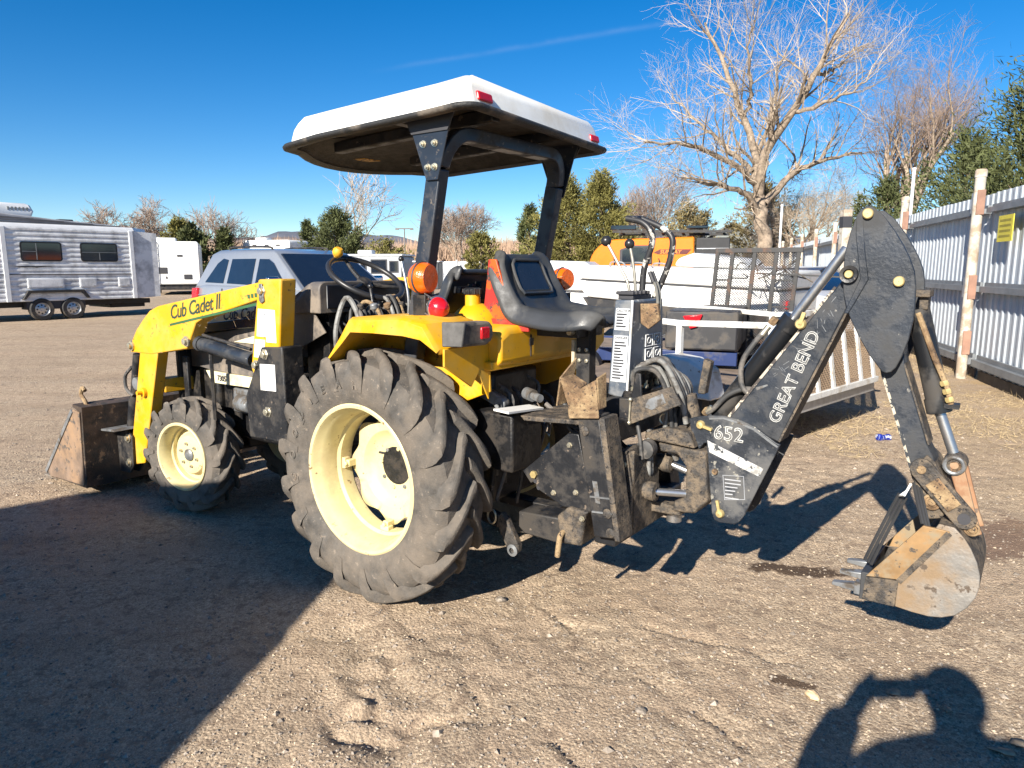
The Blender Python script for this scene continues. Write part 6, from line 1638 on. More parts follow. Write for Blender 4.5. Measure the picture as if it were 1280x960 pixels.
# ---- black flatbed edge with blue frame
BF = tag(empty('blue_frame_trailer', (1.05, 7.75, 0), R(-22)), 'low trailer with black fender and blue steel frame behind the hoses', 'trailer')
BLUE = mat('blue steel paint', (.008, .024, .10), .4, var=.1, dirt=(.06, .06, .08), damt=.3)
b = MB(); b.box(-.6, 1.35, 0, .09, .42, .56); b.build('frame_rail', BLUE, BF, bev=.008)
b = MB(); b.box(-.6, 1.35, 1.3, 1.39, .42, .56); b.build('frame_rail', BLUE, BF, bev=.008)
b = MB(); b.box(.62, 1.35, -.05, 1.42, .58, .98); bx_ = b.build('black_fender_box', mat('black fender', (.025, .025, .028), .45, dirt=(.08, .07, .06), damt=.35), BF, bev=.02)
b = MB(); b.prism([(.80, .93), (1.0, .95), (.95, .82), (.88, .80)], 'y', -.085, -.05); b.build('tail_light', RED, bx_, bev=.008)
b = MB(); b.box(-.5, 1.3, .09, 1.3, .50, .54); b.build('deck', mat('weathered deck board', (.20, .15, .11), .8, var=.3), BF)
for x in (-.35,): road_wheel(BF, (x, -.10, .31), (0, -1, 0), .31, .18)
# ---- white utility trailer nearest, mesh gate at its tail
WUT = tag(empty('white_utility_trailer', (2.17, 5.42, 0), R(44)), 'white railed utility trailer with mesh tailgate behind the boom', 'trailer')
WP = mat('worn white trailer paint', (.62, .62, .60), .5, var=.1, scale=6, dirt=(.42, .38, .32), damt=.32, dscale=5, dirt2=(.25, .15, .09), d2amt=.26)
# local x runs along the tailgate (away to the right), local y forward along the trailer
for u in (0.0, .115, .42, .72, 1.02, 1.32, 1.62):
    b = MB(); b.bar((u, -.02, .40), (u + .03, .10, 1.06), .035, .05, (1, 0, 0)) if u > .05 else b.bar((u, 0, .34), (u, .02, 1.0), .05, .05, (1, 0, 0)); b.build('gate_bar', WP, WUT, bev=.003)
b = MB(); b.bar((.05, -.02, .40), (1.70, -.02, .40), .04, .05); b.build('gate_foot', WP, WUT, bev=.003)
b = MB(); b.bar((.08, .10, 1.06), (1.68, .10, 1.06), .04, .045); b.build('gate_top', WP, WUT, bev=.003)
b = MB(); mesh_screen(b, (.115, -.015, .42), Vector((1.5, 0, 0)), Vector((.03, .12, .63)), 44, 18, .0036); b.build('gate_mesh', mat('rusty expanded mesh', (.20, .14, .09), .7), WUT, recalc=False, smooth=None)
b = MB(); b.box(-.03, 1.72, .0, .07, .28, .37); b.build('rear_beam', GALV, WUT, bev=.006)
b = MB(); b.box(.045, .085, -.05, -.015, .44, .68); b.build('tail_light', RED, WUT, bev=.014, seg=3)
b = MB(); b.box(-.09, -.035, -.03, .0, .36, .44); b.build('side_marker', RED, WUT, bev=.005)
for x in (0.0, 1.70):
    b = MB(); b.bar((x, .02, .98), (x, 1.05, .95), .045, .05); b.build('side_rail', WP, WUT, bev=.004)
    b = MB(); b.bar((x, 1.05, .95), (x, 2.6, 1.02), .045, .05); b.build('side_rail', WP, WUT, bev=.004)
    for y in (1.03, 2.5):
        b = MB(); b.bar((x, y, .36), (x, y, .96), .05, .05); b.build('rail_post', WP, WUT, bev=.004)
b = MB(); b.box(0, 1.7, .07, 2.7, .34, .38); b.build('deck', mat('weathered deck board', (.20, .15, .11), .8), WUT)
b = MB(); b.prism([(.55, .36), (.62, .60), (.78, .68), (1.0, .70), (1.22, .66), (1.36, .52), (1.40, .36)], 'x', -.26, -.02); b.build('mudguard', WP, WUT, bev=.02)
b = MB(); b.box(-.24, .3, .75, 1.3, .385, .42); b.build('loose_board', mat('pink brown board', (.42, .25, .18), .8), WUT)
for x in (-.13, 1.84): road_wheel(WUT, (x, .98, .31), (1 if x > 0 else -1, 0, 0), .31, .18)
b = MB(); b.bar((.85, 2.6, .40), (.85, 3.6, .42), .08, .08); b.build('tongue', WP, WUT)
for x in (.4, .9, 1.3):
    b = MB(); b.box(x - .09, x + .09, .12, .5, .40, .58); tag(b.build('stored_block', mat('dark stored block', (.05, .05, .055), .7), None), ['dark block stored nearest the tail light of the white utility trailer', 'dark block stored in the middle of the white utility trailer', 'dark block stored at the far side of the white utility trailer'][int(x * 2) % 3 if x != 1.3 else 2], 'block').matrix_world = WUT.matrix_basis.copy() if False else Matrix.Translation((2.17, 5.42, 0)) @ Matrix.Rotation(R(44), 4, 'Z')
# ---- grey car hood past the gate
GH = tag(empty('pale_car', (5.0, 14.2, 0), R(-60)), 'pale car partly hidden behind the mesh ramp gate', 'car')
b = MB(); b.loft([[(x, -.85, .35), (x, .85, .35), (x, .82, z), (x, .6, z + .06), (x, -.6, z + .06), (x, -.82, z)] for x, z in ((-2.2, .72), (-1.9, .88), (-.8, .98), (1.4, 1.0), (2.1, .92), (2.2, .7))]); b.build('body', mat('pale silver paint', (.55, .57, .60), .3, metal=.3, coat=.5), GH, bev=.05, smooth=50)
b = MB(); b.loft([[(-.9, -.76, .98), (1.7, -.76, 1.0), (1.7, .76, 1.0), (-.9, .76, .98)], [(-.2, -.6, 1.40), (1.1, -.6, 1.42), (1.1, .6, 1.42), (-.2, .6, 1.40)]]); b.build('cabin', GLASS, GH, bev=.03)
b = MB(); b.box(-.15, 1.05, -.58, .58, 1.41, 1.45); b.build('roof', mat('pale silver paint', (.55, .57, .60)), GH, bev=.02)
for x in (-1.35, 1.4):
    for y, s in ((-.8, -1), (.8, 1)): road_wheel(GH, (x, y, .32), (0, s, 0), .32, .2)

# ================================================================ METAL FENCE
FE = tag(empty('metal_fence', (5.98, 9.04, 0), R(74.7)), 'corrugated galvanised sheet fence with white posts along the right side', 'fence')
SHEET = mat('galvanised fence sheet', (.47, .51, .55), .42, metal=.15, var=.10, scale=1.3, dirt=(.38, .42, .46), damt=.40, dscale=2.5, dsoft=.3)
POSTM = mat('flaking white post paint', (.50, .46, .39), .8, var=.2, scale=5, dirt=(.33, .26, .19), damt=.44, dscale=6, bump=.2)
BRWN = mat('red brown bracket', (.27, .15, .105), .7, var=.2)
RAILM = mat('grey fence rail', (.20, .215, .23), .5, metal=.3, var=.15)
sp_, sw_, zt = 3.556, .889, 2.34
def sheet_proto():
    b = MB(); prof = []; rib = sw_ / 5
    for k in range(5):
        x = k * rib; prof += [(x, 0), (x + rib * .50, 0), (x + rib * .60, .016), (x + rib * .86, .016), (x + rib * .96, 0)]
    prof.append((sw_ - .002, 0))
    vs = []
    for x, y in prof: vs += [(x, y, .12), (x, y, zt)]
    b.add(vs, [(2 * i, 2 * i + 2, 2 * i + 3, 2 * i + 1) for i in range(len(prof) - 1)])
    return b
so = sheet_proto().build('sheet', SHEET, FE, recalc=False, smooth=20); first = True
rp = random.Random(5)
for i in range(-2, 10):
    for k in range(4):
        o = so if first else so.copy()
        if not first: COL.objects.link(o); o.parent = FE
        first = False
        o.location = (i * sp_ + k * sw_, .0 + .003 * (k % 2), .015 * (rp.random() - .5)); o.rotation_euler = (0, 0, .004 * (rp.random() - .5))
    for z, h, d in ((2.14, .05, .09), (1.18, .06, .08), (.26, .07, .09)):
        b = MB(); b.box(i * sp_ + .07, (i + 1) * sp_ - .07, .034, .034 + d, z - h, z + h * .2); b.box(i * sp_ + .07, (i + 1) * sp_ - .07, .034, .034 + d * .35, z + h * .2, z + h); b.build('rail', RAILM, FE)
    b = MB(); b.box(i * sp_ + .06, (i + 1) * sp_ - .06, .0, .03, .0, .13); b.build('kick_board', mat('dark kick board', (.07, .065, .06), .7, var=.3), FE)
for i in range(-2, 11):
    x = i * sp_
    b = MB(); n = 12
    b.lathe([(.060, 0), (.060, 2.52), (.067, 2.525), (.067, 2.60), (.056, 2.62), (.001, 2.625)], (x, .20, 0), (0, 0, 1), 16); p = b.build('post', POSTM, FE, smooth=40)
    for z in (2.24, 1.20, .50):
        b = MB(); b.box(x - .066, x - .02, .145, .235, z - .17, z + .13); b.build('bracket', BRWN, p, bev=.004)
        b = MB(); b.box(x + .03, x + .10, .15, .25, z - .15, z + .10); b.build('clamp', GALV, p, bev=.004)
b = MB(); b.box(-.95, -.52, .12, .13, 1.72, 2.02); sg = tag(b.build('warning_sign', mat('yellow sign', (.62, .52, .05), .5, var=.08)), 'yellow notice sign on the metal fence at the right edge', 'sign')
sg.matrix_world = Matrix.Translation((5.98, 9.04, 0)) @ Matrix.Rotation(R(74.7), 4, 'Z')
b = MB()
for k in range(4): b.box(-.90, -.57, .1305, .132, 1.77 + .06 * k, 1.795 + .06 * k)
sl = b.build('sign_print', mat('olive sign ink', (.30, .25, .03), .6), sg)
# tall white post with a black band by the boom, and thin poles
b = MB(); b.box(-.09, .09, -.09, .09, 0, 2.62); gpst = b.build('gate_post', POSTM, bev=.01); gpst.location = (7.0, 15.3, 0); tag(gpst, 'square white gate post with a black band below its cap', 'post')
b = MB(); b.box(-.095, .095, -.095, .095, 2.25, 2.48); b.build('black_band', INK, gpst, bev=.003)
for (x, y, h, lab) in ((9.05, 16.6, 3.6, 'thin pale pole rising above the metal fence beside the knuckle'), (8.3, 22.5, 3.3, 'thin pale pole behind the black banded gate post')):
    b = MB(); b.cyl((0, 0, 0), (0, 0, h), .035, 10); b.lathe([(.045, 0), (.045, .04), (.001, .05)], (0, 0, h), (0, 0, 1), 10); o = b.build('thin_pole', SIDW); o.location = (x, y, 0); tag(o, lab, 'pole')

# far white fence
WF = tag(empty('white_fence', (0, 62, 0)), 'long white panel fence far behind the tractor', 'fence')
b = MB(); b.box(0, 2.36, 0, .05, .1, 1.95); pn = b.build('panel', mat('white fence panel', (.74, .75, .75), .5, var=.05), WF)
b = MB(); b.box(-.07, .07, -.05, .09, 0, 2.1); ps = b.build('fence_post', SIDW, WF)
for k in range(12):
    a = pn if k == 0 else pn.copy(); c = ps if k == 0 else ps.copy()
    if k: COL.objects.link(a); COL.objects.link(c); a.parent = WF; c.parent = WF
    a.location = (-9.6 + 2.43 * k + .04, 0, .02 * (k % 3)); c.location = (-9.6 + 2.43 * k, -.03, .03 * (k % 2))
for x, y, h, lab in ((-13.3, 90, 6.2, 'tall yard light pole with a crossarm near the steering wheel'), (-7.6, 110, 5.8, 'thin distant utility pole right of the roll bar post')):
    b = MB(); b.cyl((0, 0, 0), (0, 0, h), .10, 8, .07); o = b.build('light_pole', mat('weathered grey pole', (.16, .15, .15), .8)); o.location = (x, y, 0); tag(o, lab, 'pole')
    if x < -10:
        b = MB(); b.box(-1.1, 1.1, -.1, .1, h - .05, h + .08); b.box(-1.1, -.7, -.15, .15, h - .15, h - .05); b.box(.7, 1.1, -.15, .15, h - .15, h - .05); b.build('crossarm', mat('weathered grey pole', (.16, .15, .15)), o)
# grey shed roof behind the big tree
SH = tag(empty('grey_shed', (17.6, 58, 0), R(-20)), 'grey roofed shed at the foot of the big bare tree', 'shed')
b = MB(); b.box(-3.4, 3.4, 0, 6, 0, 2.9); b.build('wall', mat('grey shed wall', (.30, .30, .29), .7), SH)
b = MB(); b.prism([(-3.8, 2.8), (0, 4.9), (3.8, 2.8), (3.8, 2.95), (0, 5.05), (-3.8, 2.95)], 'y', -.4, 6.4); b.build('roof', mat('grey green roof', (.15, .165, .16), .8, var=.1), SH)
b = MB(); b.prism([(-3.4, 2.9), (0, 4.75), (3.4, 2.9)], 'y', 0, .1); b.build('gable', mat('grey green gable', (.18, .195, .19), .8), SH)

# blue crushed can
b = MB(); n = 20; lp = []
for z, r_ in ((0, .024), (.006, .031), (.02, .032), (.05, .030), (.075, .027), (.10, .031), (.112, .031), (.118, .025)):
    lp.append([(z - .06, r_ * math.cos(2 * math.pi * k / n), r_ * (.62 if .03 < z < .1 else .85) * math.sin(2 * math.pi * k / n) + .004 * math.sin(3 * k)) for k in range(n)])
b.loft(lp); can_ = b.build('drink_can', mat('blue can paint', (.02, .05, .42), .25, metal=.5, dirt=(.6, .62, .66), damt=.40, dscale=30, dsoft=.03))
can_.location = (3.09, 5.78, .03); can_.rotation_euler = (.1, .05, R(12)); tag(can_, 'crushed blue and silver drink can on the dirt', 'can')

# ================================================================ TREES
BARK = mat('grey brown bark', (.27, .21, .155), .9, var=.4, scale=5, bump=.5, bscale=20)
TWIG = mat('grey brown twig', (.42, .34, .255), .85, var=.3, scale=2)
TWIGR = mat('reddish twig', (.27, .20, .155), .85, var=.3, scale=2)
def bare_tree(name, loc, label, seed, H, trunk_r, levels, splits, spread, stems, twig_m, lean=(0, 0), group='bare trees beyond the yard', droop=0.0, twr=.006, up=.06):
    rnd = random.Random(seed)
    root = tag(empty(name, loc), label, 'tree', group)
    thick, thin = MB(), MB()
    def grow(p, d, L_, r, lev):
        n = 5 if lev < 3 else 3 if lev < levels else 2
        pts = [p.copy()]; dirs = []
        q = p.copy(); dd = d.copy()
        for i in range(n):
            j = Vector((rnd.gauss(0, 1), rnd.gauss(0, 1), rnd.gauss(0, 1)))
            dd = (dd + j * (.10 + .035 * lev) + Vector((0, 0, up - droop * (lev >= levels - 1)))).normalized()
            q = q + dd * (L_ / n); pts.append(q.copy()); dirs.append(dd.copy())
        r1 = r * (.55 if lev < 2 else .42 if lev < levels else .3)
        rs = [r + (r1 - r) * i / n for i in range(n + 1)]
        sides = 9 if lev == 0 else 6 if lev < 3 else 4 if lev < levels - 1 else 3
        (thick if lev <= 2 else thin).tube(pts, rs, sides, caps=False)
        if lev >= levels: return
        k = splits[lev]
        for c in range(k):
            t = (.30 + .70 * (c + rnd.random() * .7) / k) if lev > 0 else (.62 + .38 * (c + .5) / k)
            t = min(t, 1.0)
            i = min(n - 1, int(t * n)); f = t * n - i
            pos = pts[i].lerp(pts[i + 1], f)
            a = rnd.random() * 6.283 if lev else (c * 6.283 / k + rnd.random())
            u, v = perp(dirs[i])
            ang = spread[lev] * (.65 + .6 * rnd.random())
            nd = (dirs[i] * math.cos(ang) + (u * math.cos(a) + v * math.sin(a)) * math.sin(ang)).normalized()
            LL = L_ * (.55 + .30 * rnd.random()) * (1.12 - .35 * t)
            if lev == 0: LL = H * (.36 + .14 * rnd.random())
            grow(pos, nd, LL, max(twr, (rs[i]) * ((.52 if lev < 2 else .40) + .16 * rnd.random())), lev + 1)
    for s in range(stems):
        a = s * 6.283 / stems + rnd.random()
        d = Vector((math.cos(a) * .28 * (stems > 1) + lean[0], math.sin(a) * .28 * (stems > 1) + lean[1], 1)).normalized()
        grow(Vector((.18 * math.cos(a) * (stems > 1), .18 * math.sin(a) * (stems > 1), -.1)), d, H * (.34 if stems == 1 else .36), trunk_r * (1 if stems == 1 else .85), 0)
    thick.build('trunk', BARK, root, recalc=False, smooth=60)
    thin.build('crown', twig_m, root, recalc=False, smooth=60)
    return root
LIMBS = {
    'trunk': [(0.10, 0.00, -0.1), (-0.16, 0.00, 1.60), (-0.41, 0.00, 2.67), (-0.65, 0.00, 3.73), (-0.70, 0.20, 4.63)],
    'a': [(-0.65, 0.00, 3.73), (-1.43, -0.60, 4.62), (-2.68, -1.20, 4.93), (-3.78, -1.80, 5.00), (-4.76, -2.20, 5.15)],
    'b': [(-0.70, 0.20, 4.63), (-0.80, 0.60, 6.26), (-1.21, 1.20, 8.11), (-1.78, 1.80, 10.00), (-2.45, 2.20, 11.68), (-2.92, 2.40, 12.61)],
    'c': [(-0.70, 0.20, 4.63), (-0.65, -0.40, 6.45), (0.14, -1.00, 8.01), (0.80, -1.50, 9.34), (1.32, -1.80, 10.51), (1.86, -2.00, 11.68)],
    'd': [(-0.46, 0.10, 4.27), (0.81, 0.80, 5.51), (2.27, 1.50, 6.21), (3.66, 2.00, 6.64), (4.89, 2.40, 6.89)],
    'e': [(-0.80, 0.60, 6.26), (0.10, 1.60, 8.19), (0.68, 2.50, 10.17), (1.33, 3.20, 11.97)],
    'f': [(-0.98, 0.40, 5.71), (-2.08, 1.20, 7.06), (-3.22, 2.00, 8.27), (-4.25, 2.60, 9.48)],
    'g': [(-0.77, 0.30, 5.17), (-2.26, -0.80, 5.89), (-3.94, -1.80, 6.40), (-5.46, -2.60, 6.49), (-6.55, -3.20, 6.39)],
    'h': [(0.14, -1.00, 8.01), (1.07, -2.00, 8.18), (1.83, -2.80, 8.41), (2.40, -3.20, 8.92)],
    'i': [(-1.21, 1.20, 8.11), (-1.24, 0.20, 9.27), (-1.76, -0.60, 10.70), (-1.60, -1.00, 11.70)],
    'j': [(0.80, -1.50, 9.34), (2.11, -0.50, 9.92), (3.47, 0.40, 11.32)],
}
def limbed_tree(loc, label, limbs, rad, seed, twig_m):
    rnd = random.Random(seed)
    root = tag(empty('bare_tree', loc), label, 'tree', 'bare trees beyond the yard')
    thick, thin = MB(), MB()
    def twig(p, d, L_, r, lev, last):
        n = 4 if lev < last else 3
        pts = [p.copy()]; q = p.copy(); dd = d.copy(); ds = []
        for i in range(n):
            dd = (dd + Vector((rnd.gauss(0, 1), rnd.gauss(0, 1), rnd.gauss(0, 1))) * .17 + Vector((0, 0, .05 if lev < 3 else .0))).normalized()
            q = q + dd * (L_ / n); pts.append(q.copy()); ds.append(dd.copy())
        rs = [r * (1 - .62 * i / n) for i in range(n + 1)]
        (thick if r > .03 else thin).tube(pts, rs, 5 if r > .03 else 3, caps=False)
        if lev >= last: return
        for c in range((6, 6, 6, 5)[lev]):
            t = .18 + .80 * (c + rnd.random()) / (6, 6, 6, 5)[lev]; i = min(n - 1, int(t * n)); pos = pts[i].lerp(pts[i + 1], min(1, t * n - i))
            u, v = perp(ds[i]); a = rnd.random() * 6.283; g = .45 + .55 * rnd.random()
            nd = (ds[i] * math.cos(g) + (u * math.cos(a) + v * math.sin(a)) * math.sin(g)).normalized()
            twig(pos, nd, L_ * (.42 + .26 * rnd.random()), max(.0042, rs[i] * (.34 + .16 * rnd.random())), lev + 1, last)
    for name, pts in limbs.items():
        path = bez(pts, 16)
        path = [p + Vector((rnd.gauss(0, .05), rnd.gauss(0, .05), rnd.gauss(0, .05))) * (0 if i == 0 else 1) for i, p in enumerate(path)]
        r0_ = rad[name]; m = len(path)
        rs = [r0_ * (1 - (.45 if name == 'trunk' else .80) * i / (m - 1)) for i in range(m)]
        if name == 'trunk': rs[0] *= 1.35
        thick.tube(path, rs, 10 if name == 'trunk' else 7, caps=False)
        if name == 'trunk': continue
        for c in range(16):
            t = .12 + .88 * (c + rnd.random()) / 16; i = min(m - 2, int(t * (m - 1))); pos = path[i].lerp(path[i + 1], .5); d = (path[i + 1] - path[i]).normalized()
            u, v = perp(d); a = rnd.random() * 6.283; g = .4 + .6 * rnd.random()
            nd = (d * math.cos(g) + (u * math.cos(a) + v * math.sin(a)) * math.sin(g) + Vector((0, 0, .15))).normalized()
            twig(pos, nd, 1.5 + 1.3 * rnd.random(), max(.02, rs[i] * .42), 0, 2)
    thick.build('trunk', BARK, root, recalc=False, smooth=60); thin.build('crown', twig_m, root, recalc=False, smooth=60)
    return root
limbed_tree((11.85, 33.0, 0), 'big spreading bare tree behind the fence and trailers', LIMBS, dict(trunk=.42, a=.17, b=.22, c=.24, d=.18, e=.13, f=.13, g=.15, h=.10, i=.10, j=.08), 8, TWIG)
bare_tree('bare_tree', (18.2, 33, 0), 'shaggy bare tree right of the big tree, above the fence', 5, 9.6, .36, 5, (4, 4, 5, 6, 5), (.30, .40, .5, .6, .7), 2, TWIGR, twr=.0042, up=.10)
bare_tree('bare_tree', (14.3, 36, 0), 'low tangled bare tree between the two larger bare trees', 9, 6.0, .2, 5, (5, 5, 5, 5, 5), (.6, .6, .7, .7, .8), 2, TWIG, twr=.0045, droop=.12)
bare_tree('bare_tree', (9.4, 48, 0), 'faint reddish bare tree left of the big tree', 77, 7.2, .15, 4, (6, 6, 6, 6), (.5, .6, .6, .7), 2, TWIGR, twr=.012, up=.1)
bare_tree('bare_tree', (-31.5, 62, 0), 'bare tree behind the silver trailer roof', 41, 8.0, .2, 5, (5, 5, 5, 4, 4), (.6, .65, .7, .7, .7), 1, TWIGR, twr=.02)
bare_tree('bare_tree', (-26.2, 62, 0), 'smaller bare tree behind the white trailer with the ladder', 42, 7.2, .18, 4, (5, 6, 6, 5), (.6, .65, .7, .7), 1, TWIGR, twr=.02)
bare_tree('bare_tree', (-11.2, 52, 0), 'thin bare tree rising out of the evergreen behind the vehicle', 43, 8.4, .13, 4, (4, 4, 5, 4), (.45, .5, .6, .7), 1, TWIG, twr=.018)
bare_tree('bare_tree', (-6.0, 85, 0), 'distant bare tree beside the near roll bar post', 46, 9, .16, 4, (6, 6, 6, 5), (.45, .5, .6, .7), 2, TWIGR, twr=.025)

PINE = mat('evergreen needles', (.17, .155, .045), .7, var=.45, scale=1.6, spec=.3)
PINE2 = mat('darker evergreen needles', (.085, .098, .036), .7, var=.4, scale=1.6, spec=.3)
def evergreen(name, loc, label, seed, H, W, m, n_cl=150, per=62, blade=.22, bw=.030, shape='egg', base=.12, group='evergreens beyond the yard'):
    rnd = np.random.RandomState(seed)
    root = tag(empty(name, loc), label, 'tree', group)
    b = MB(); b.tube([(0, 0, -.1), (.03, .02, H * .5), (0, 0, H * .9)], [H * .028, H * .02, .02], 8)
    cl = []
    k = 0
    while len(cl) < n_cl:
        t = rnd.rand(); z = H * (base + (1 - base) * t)
        if shape == 'cone': w = W / 2 * (1 - t) ** .75 + .12
        elif shape == 'round': w = W / 2 * math.sqrt(max(0, 1 - (2 * t - 1) ** 2)) + .1
        else: w = W / 2 * (math.sin(math.pi * min(1, (t * .86 + .16))) ** .7)
        a = rnd.rand() * 6.283
        lob = .72 + .28 * math.sin(3 * a + seed) * math.cos(5 * t * 3 + seed) 
        rr = w * lob * (.30 + .78 * rnd.rand() ** .5)
        cl.append((rr * math.cos(a), rr * math.sin(a), z, .5 + .8 * rnd.rand()))
    cl = np.array(cl)
    for c in cl[::3]: b.tube([(0, 0, c[2] * .85), (c[0] * .6, c[1] * .6, c[2] * .93), (c[0] * .95, c[1] * .95, c[2])], [.02, .014, .006], 4)
    b.build('trunk', BARK, root, recalc=False)
    N_ = n_cl * per
    idx_ = np.repeat(np.arange(n_cl), per)
    sc = (W * .062) * cl[idx_, 3]
    ax = cl[idx_, :3] - np.array([0, 0, 1]) * cl[idx_, 2:3] + np.array([0, 0, .55 * W / 2]); ax /= (np.linalg.norm(ax, axis=1, keepdims=True) + .01)
    along = np.clip(rnd.randn(N_, 1), -1.3, 1.1) * sc[:, None] * 1.5
    P = cl[idx_, :3] + np.clip(rnd.randn(N_, 3), -1.7, 1.7) * sc[:, None] * .62 + ax * along
    out = P - np.array([0, 0, 1]) * P[:, 2:3] * .0
    o2 = np.stack([P[:, 0], P[:, 1], np.zeros(N_)], -1); o2 /= (np.linalg.norm(o2, axis=1, keepdims=True) + .01)
    D_ = o2 * .7 + np.array([0, 0, .65]) + rnd.randn(N_, 3) * .55
    D_ /= np.linalg.norm(D_, axis=1, keepdims=True)
    L_ = blade * (.5 + .9 * rnd.rand(N_, 1))
    S = np.cross(D_, rnd.randn(N_, 3)); S /= (np.linalg.norm(S, axis=1, keepdims=True) + 1e-6)
    w = bw * (.6 + .8 * rnd.rand(N_, 1))
    V = np.stack([P - S * w, P + D_ * L_ * .45 + S * w * 1.2, P + D_ * L_, P + D_ * L_ * .45 - S * w * 1.2], 1)
    F = (np.array([(0, 1, 2, 3)])[None] + (np.arange(N_) * 4)[:, None, None]).reshape(-1, 4)
    mesh_np('crown', V.reshape(-1, 3), F, m, smooth=False, parent=root)
    return root
evergreen('evergreen_tree', (2.3, 30.5, 0), 'broad left half of the olive evergreen pair behind the backhoe seat', 3, 4.75, 3.6, PINE, 190, 150, .17, .017, 'egg', .02)
evergreen('evergreen_tree', (3.65, 30.0, 0), 'right half of the olive evergreen pair behind the backhoe seat', 4, 4.9, 3.1, PINE, 170, 150, .17, .017, 'egg', .02)
evergreen('evergreen_tree', (.75, 32, 0), 'loose grey green pine left of the olive evergreens', 6, 4.0, 1.6, PINE2, 90, 60, .22, .02, 'cone', .05)
evergreen('evergreen_tree', (-2.6, 60, 0), 'small round evergreen behind the operator seat', 7, 4.0, 2.7, PINE, 110, 60, .3, .04, 'round', .05)
evergreen('evergreen_tree', (-10.9, 45, 0), 'dark evergreen behind the sport utility vehicle', 8, 4.7, 4.3, PINE2, 150, 140, .22, .024, 'egg', .02)
evergreen('evergreen_tree', (-9.6, 44, 0), 'lower dark evergreen right of the one behind the vehicle', 18, 3.1, 2.2, PINE2, 90, 70, .22, .028, 'cone', .02)
evergreen('evergreen_tree', (-25.2, 55, 0), 'evergreen above the white trailer with the ladder', 9, 4.7, 3.6, PINE, 150, 70, .3, .04, 'egg', .05)
evergreen('evergreen_tree', (-23.4, 53, 0), 'dark evergreen just left of the vehicle roof', 10, 4.3, 3.0, PINE2, 140, 70, .3, .04, 'egg', .05)
evergreen('evergreen_tree', (-21.4, 54, 0), 'small evergreen between the two white trailers', 19, 4.0, 2.6, PINE2, 110, 60, .3, .04, 'cone', .05)
evergreen('evergreen_tree', (-18.0, 64, 0), 'tip of an evergreen above the tall white trailer', 29, 5.2, 3.0, PINE2, 100, 60, .3, .04, 'cone', .05)
evergreen('evergreen_tree', (-13.6, 75, 0), 'pale bush by the yard light pole', 12, 3.8, 6.0, PINE, 120, 60, .3, .05, 'round', .02)
evergreen('evergreen_tree', (12.9, 18.0, 0), 'tall dark pine over the fence at the right edge', 13, 5.5, 6.8, PINE2, 260, 150, .19, .015, 'cone', .05)
evergreen('evergreen_tree', (13.9, 22.5, 0), 'olive pine behind the tall pine at the right', 14, 4.9, 5.0, PINE2, 170, 120, .2, .018, 'egg', .02)
evergreen('evergreen_tree', (13.3, 26, 0), 'small dark evergreen above the knuckle of the backhoe', 15, 4.3, 3.2, PINE2, 150, 70, .2, .02, 'egg', .02)
evergreen('evergreen_tree', (9.8, 40, 0), 'round tan green shrub under the big bare tree', 16, 4.6, 3.4, mat('tan green shrub leaves', (.20, .16, .07), .8, var=.4, scale=1.5), 150, 60, .22, .025, 'round', .02)
evergreen('evergreen_tree', (6.6, 46, 0), 'small olive shrub left of the big bare tree', 17, 4.0, 2.6, mat('tan green shrub leaves', (.20, .16, .07)), 90, 60, .24, .03, 'round', .02)
evergreen('evergreen_tree', (13.1, 38, 0), 'tall tan green shrub right of the big tree trunk', 26, 5.4, 4.4, mat('tan green shrub leaves', (.20, .16, .07)), 200, 60, .24, .025, 'egg', .02)

# ================================================================ WHAT STANDS BEHIND THE CAMERA
# two added unseen bodies, sized as trailer and truck, throwing the left foreground shadow
def heading(az): return math.atan2(math.cos(R(az)), math.sin(R(az)))
CT = tag(empty('shadow_caster_trailer', (-2.45, 1.03, 0), heading(188.55)), 'unseen shadow caster added left of the photographer, shaped as a white cargo trailer', 'trailer')
# local x runs back along the trailer, local +y is its far side (to the photographer's right when negative)
b = MB(); b.box(0, 3.2, -1.9, 0, .35, 1.88); b.build('body', WRV, CT, bev=.01)
b = MB(); b.box(-.01, 3.21, -1.91, .01, 1.88, 1.90); b.build('roof', SIDW, CT)
b = MB(); b.box(3.202, 3.23, -1.75, -.97, .45, 1.8); d1 = b.build('door', WRV, CT, bev=.01); b = MB(); b.cyl((3.25, -1.05, .5), (3.25, -1.05, 1.75), .015, 8); b.build('handle', GALV, d1)
b = MB(); b.box(3.202, 3.23, -.93, -.15, .45, 1.8); b.build('door', WRV, CT, bev=.01)
for y, s in ((-.05, 1), (-1.85, -1)): road_wheel(CT, (1.7, y, .32), (0, s, 0), .32, .2)
b = MB(); b.bar((0, -.95, .4), (-1.0, -.95, .42), .1, .1); b.build('tongue', BLK, CT)
BXT = tag(empty('shadow_caster_truck', (-6.26, -2.05, 0), heading(227.6)), 'unseen shadow caster added behind the first, shaped as a tall white box truck', 'truck')
b = MB(); b.box(0, 6.2, 0, 2.3, 1.0, 4.2); b.build('cargo_box', WRV, BXT, bev=.02)
b = MB(); b.prism([(6.3, .6), (8.0, .6), (8.1, 1.3), (7.6, 1.6), (7.3, 2.5), (6.3, 2.6)], 'y', .1, 2.2); b.build('cab', WRV, BXT, bev=.08, seg=3)
b = MB(); b.box(-.02, 8.0, .6, 1.7, .65, .98); b.build('chassis', BLK, BXT)
b = MB(); b.box(-.03, -.005, .15, 2.15, 1.05, 3.9); b.build('roll_door', SIDW, BXT, bev=.01)
for x in (1.6, 7.0):
    for y, s in ((.15, -1), (2.15, 1)): road_wheel(BXT, (x, y, .48), (0, s, 0), .48, .28)

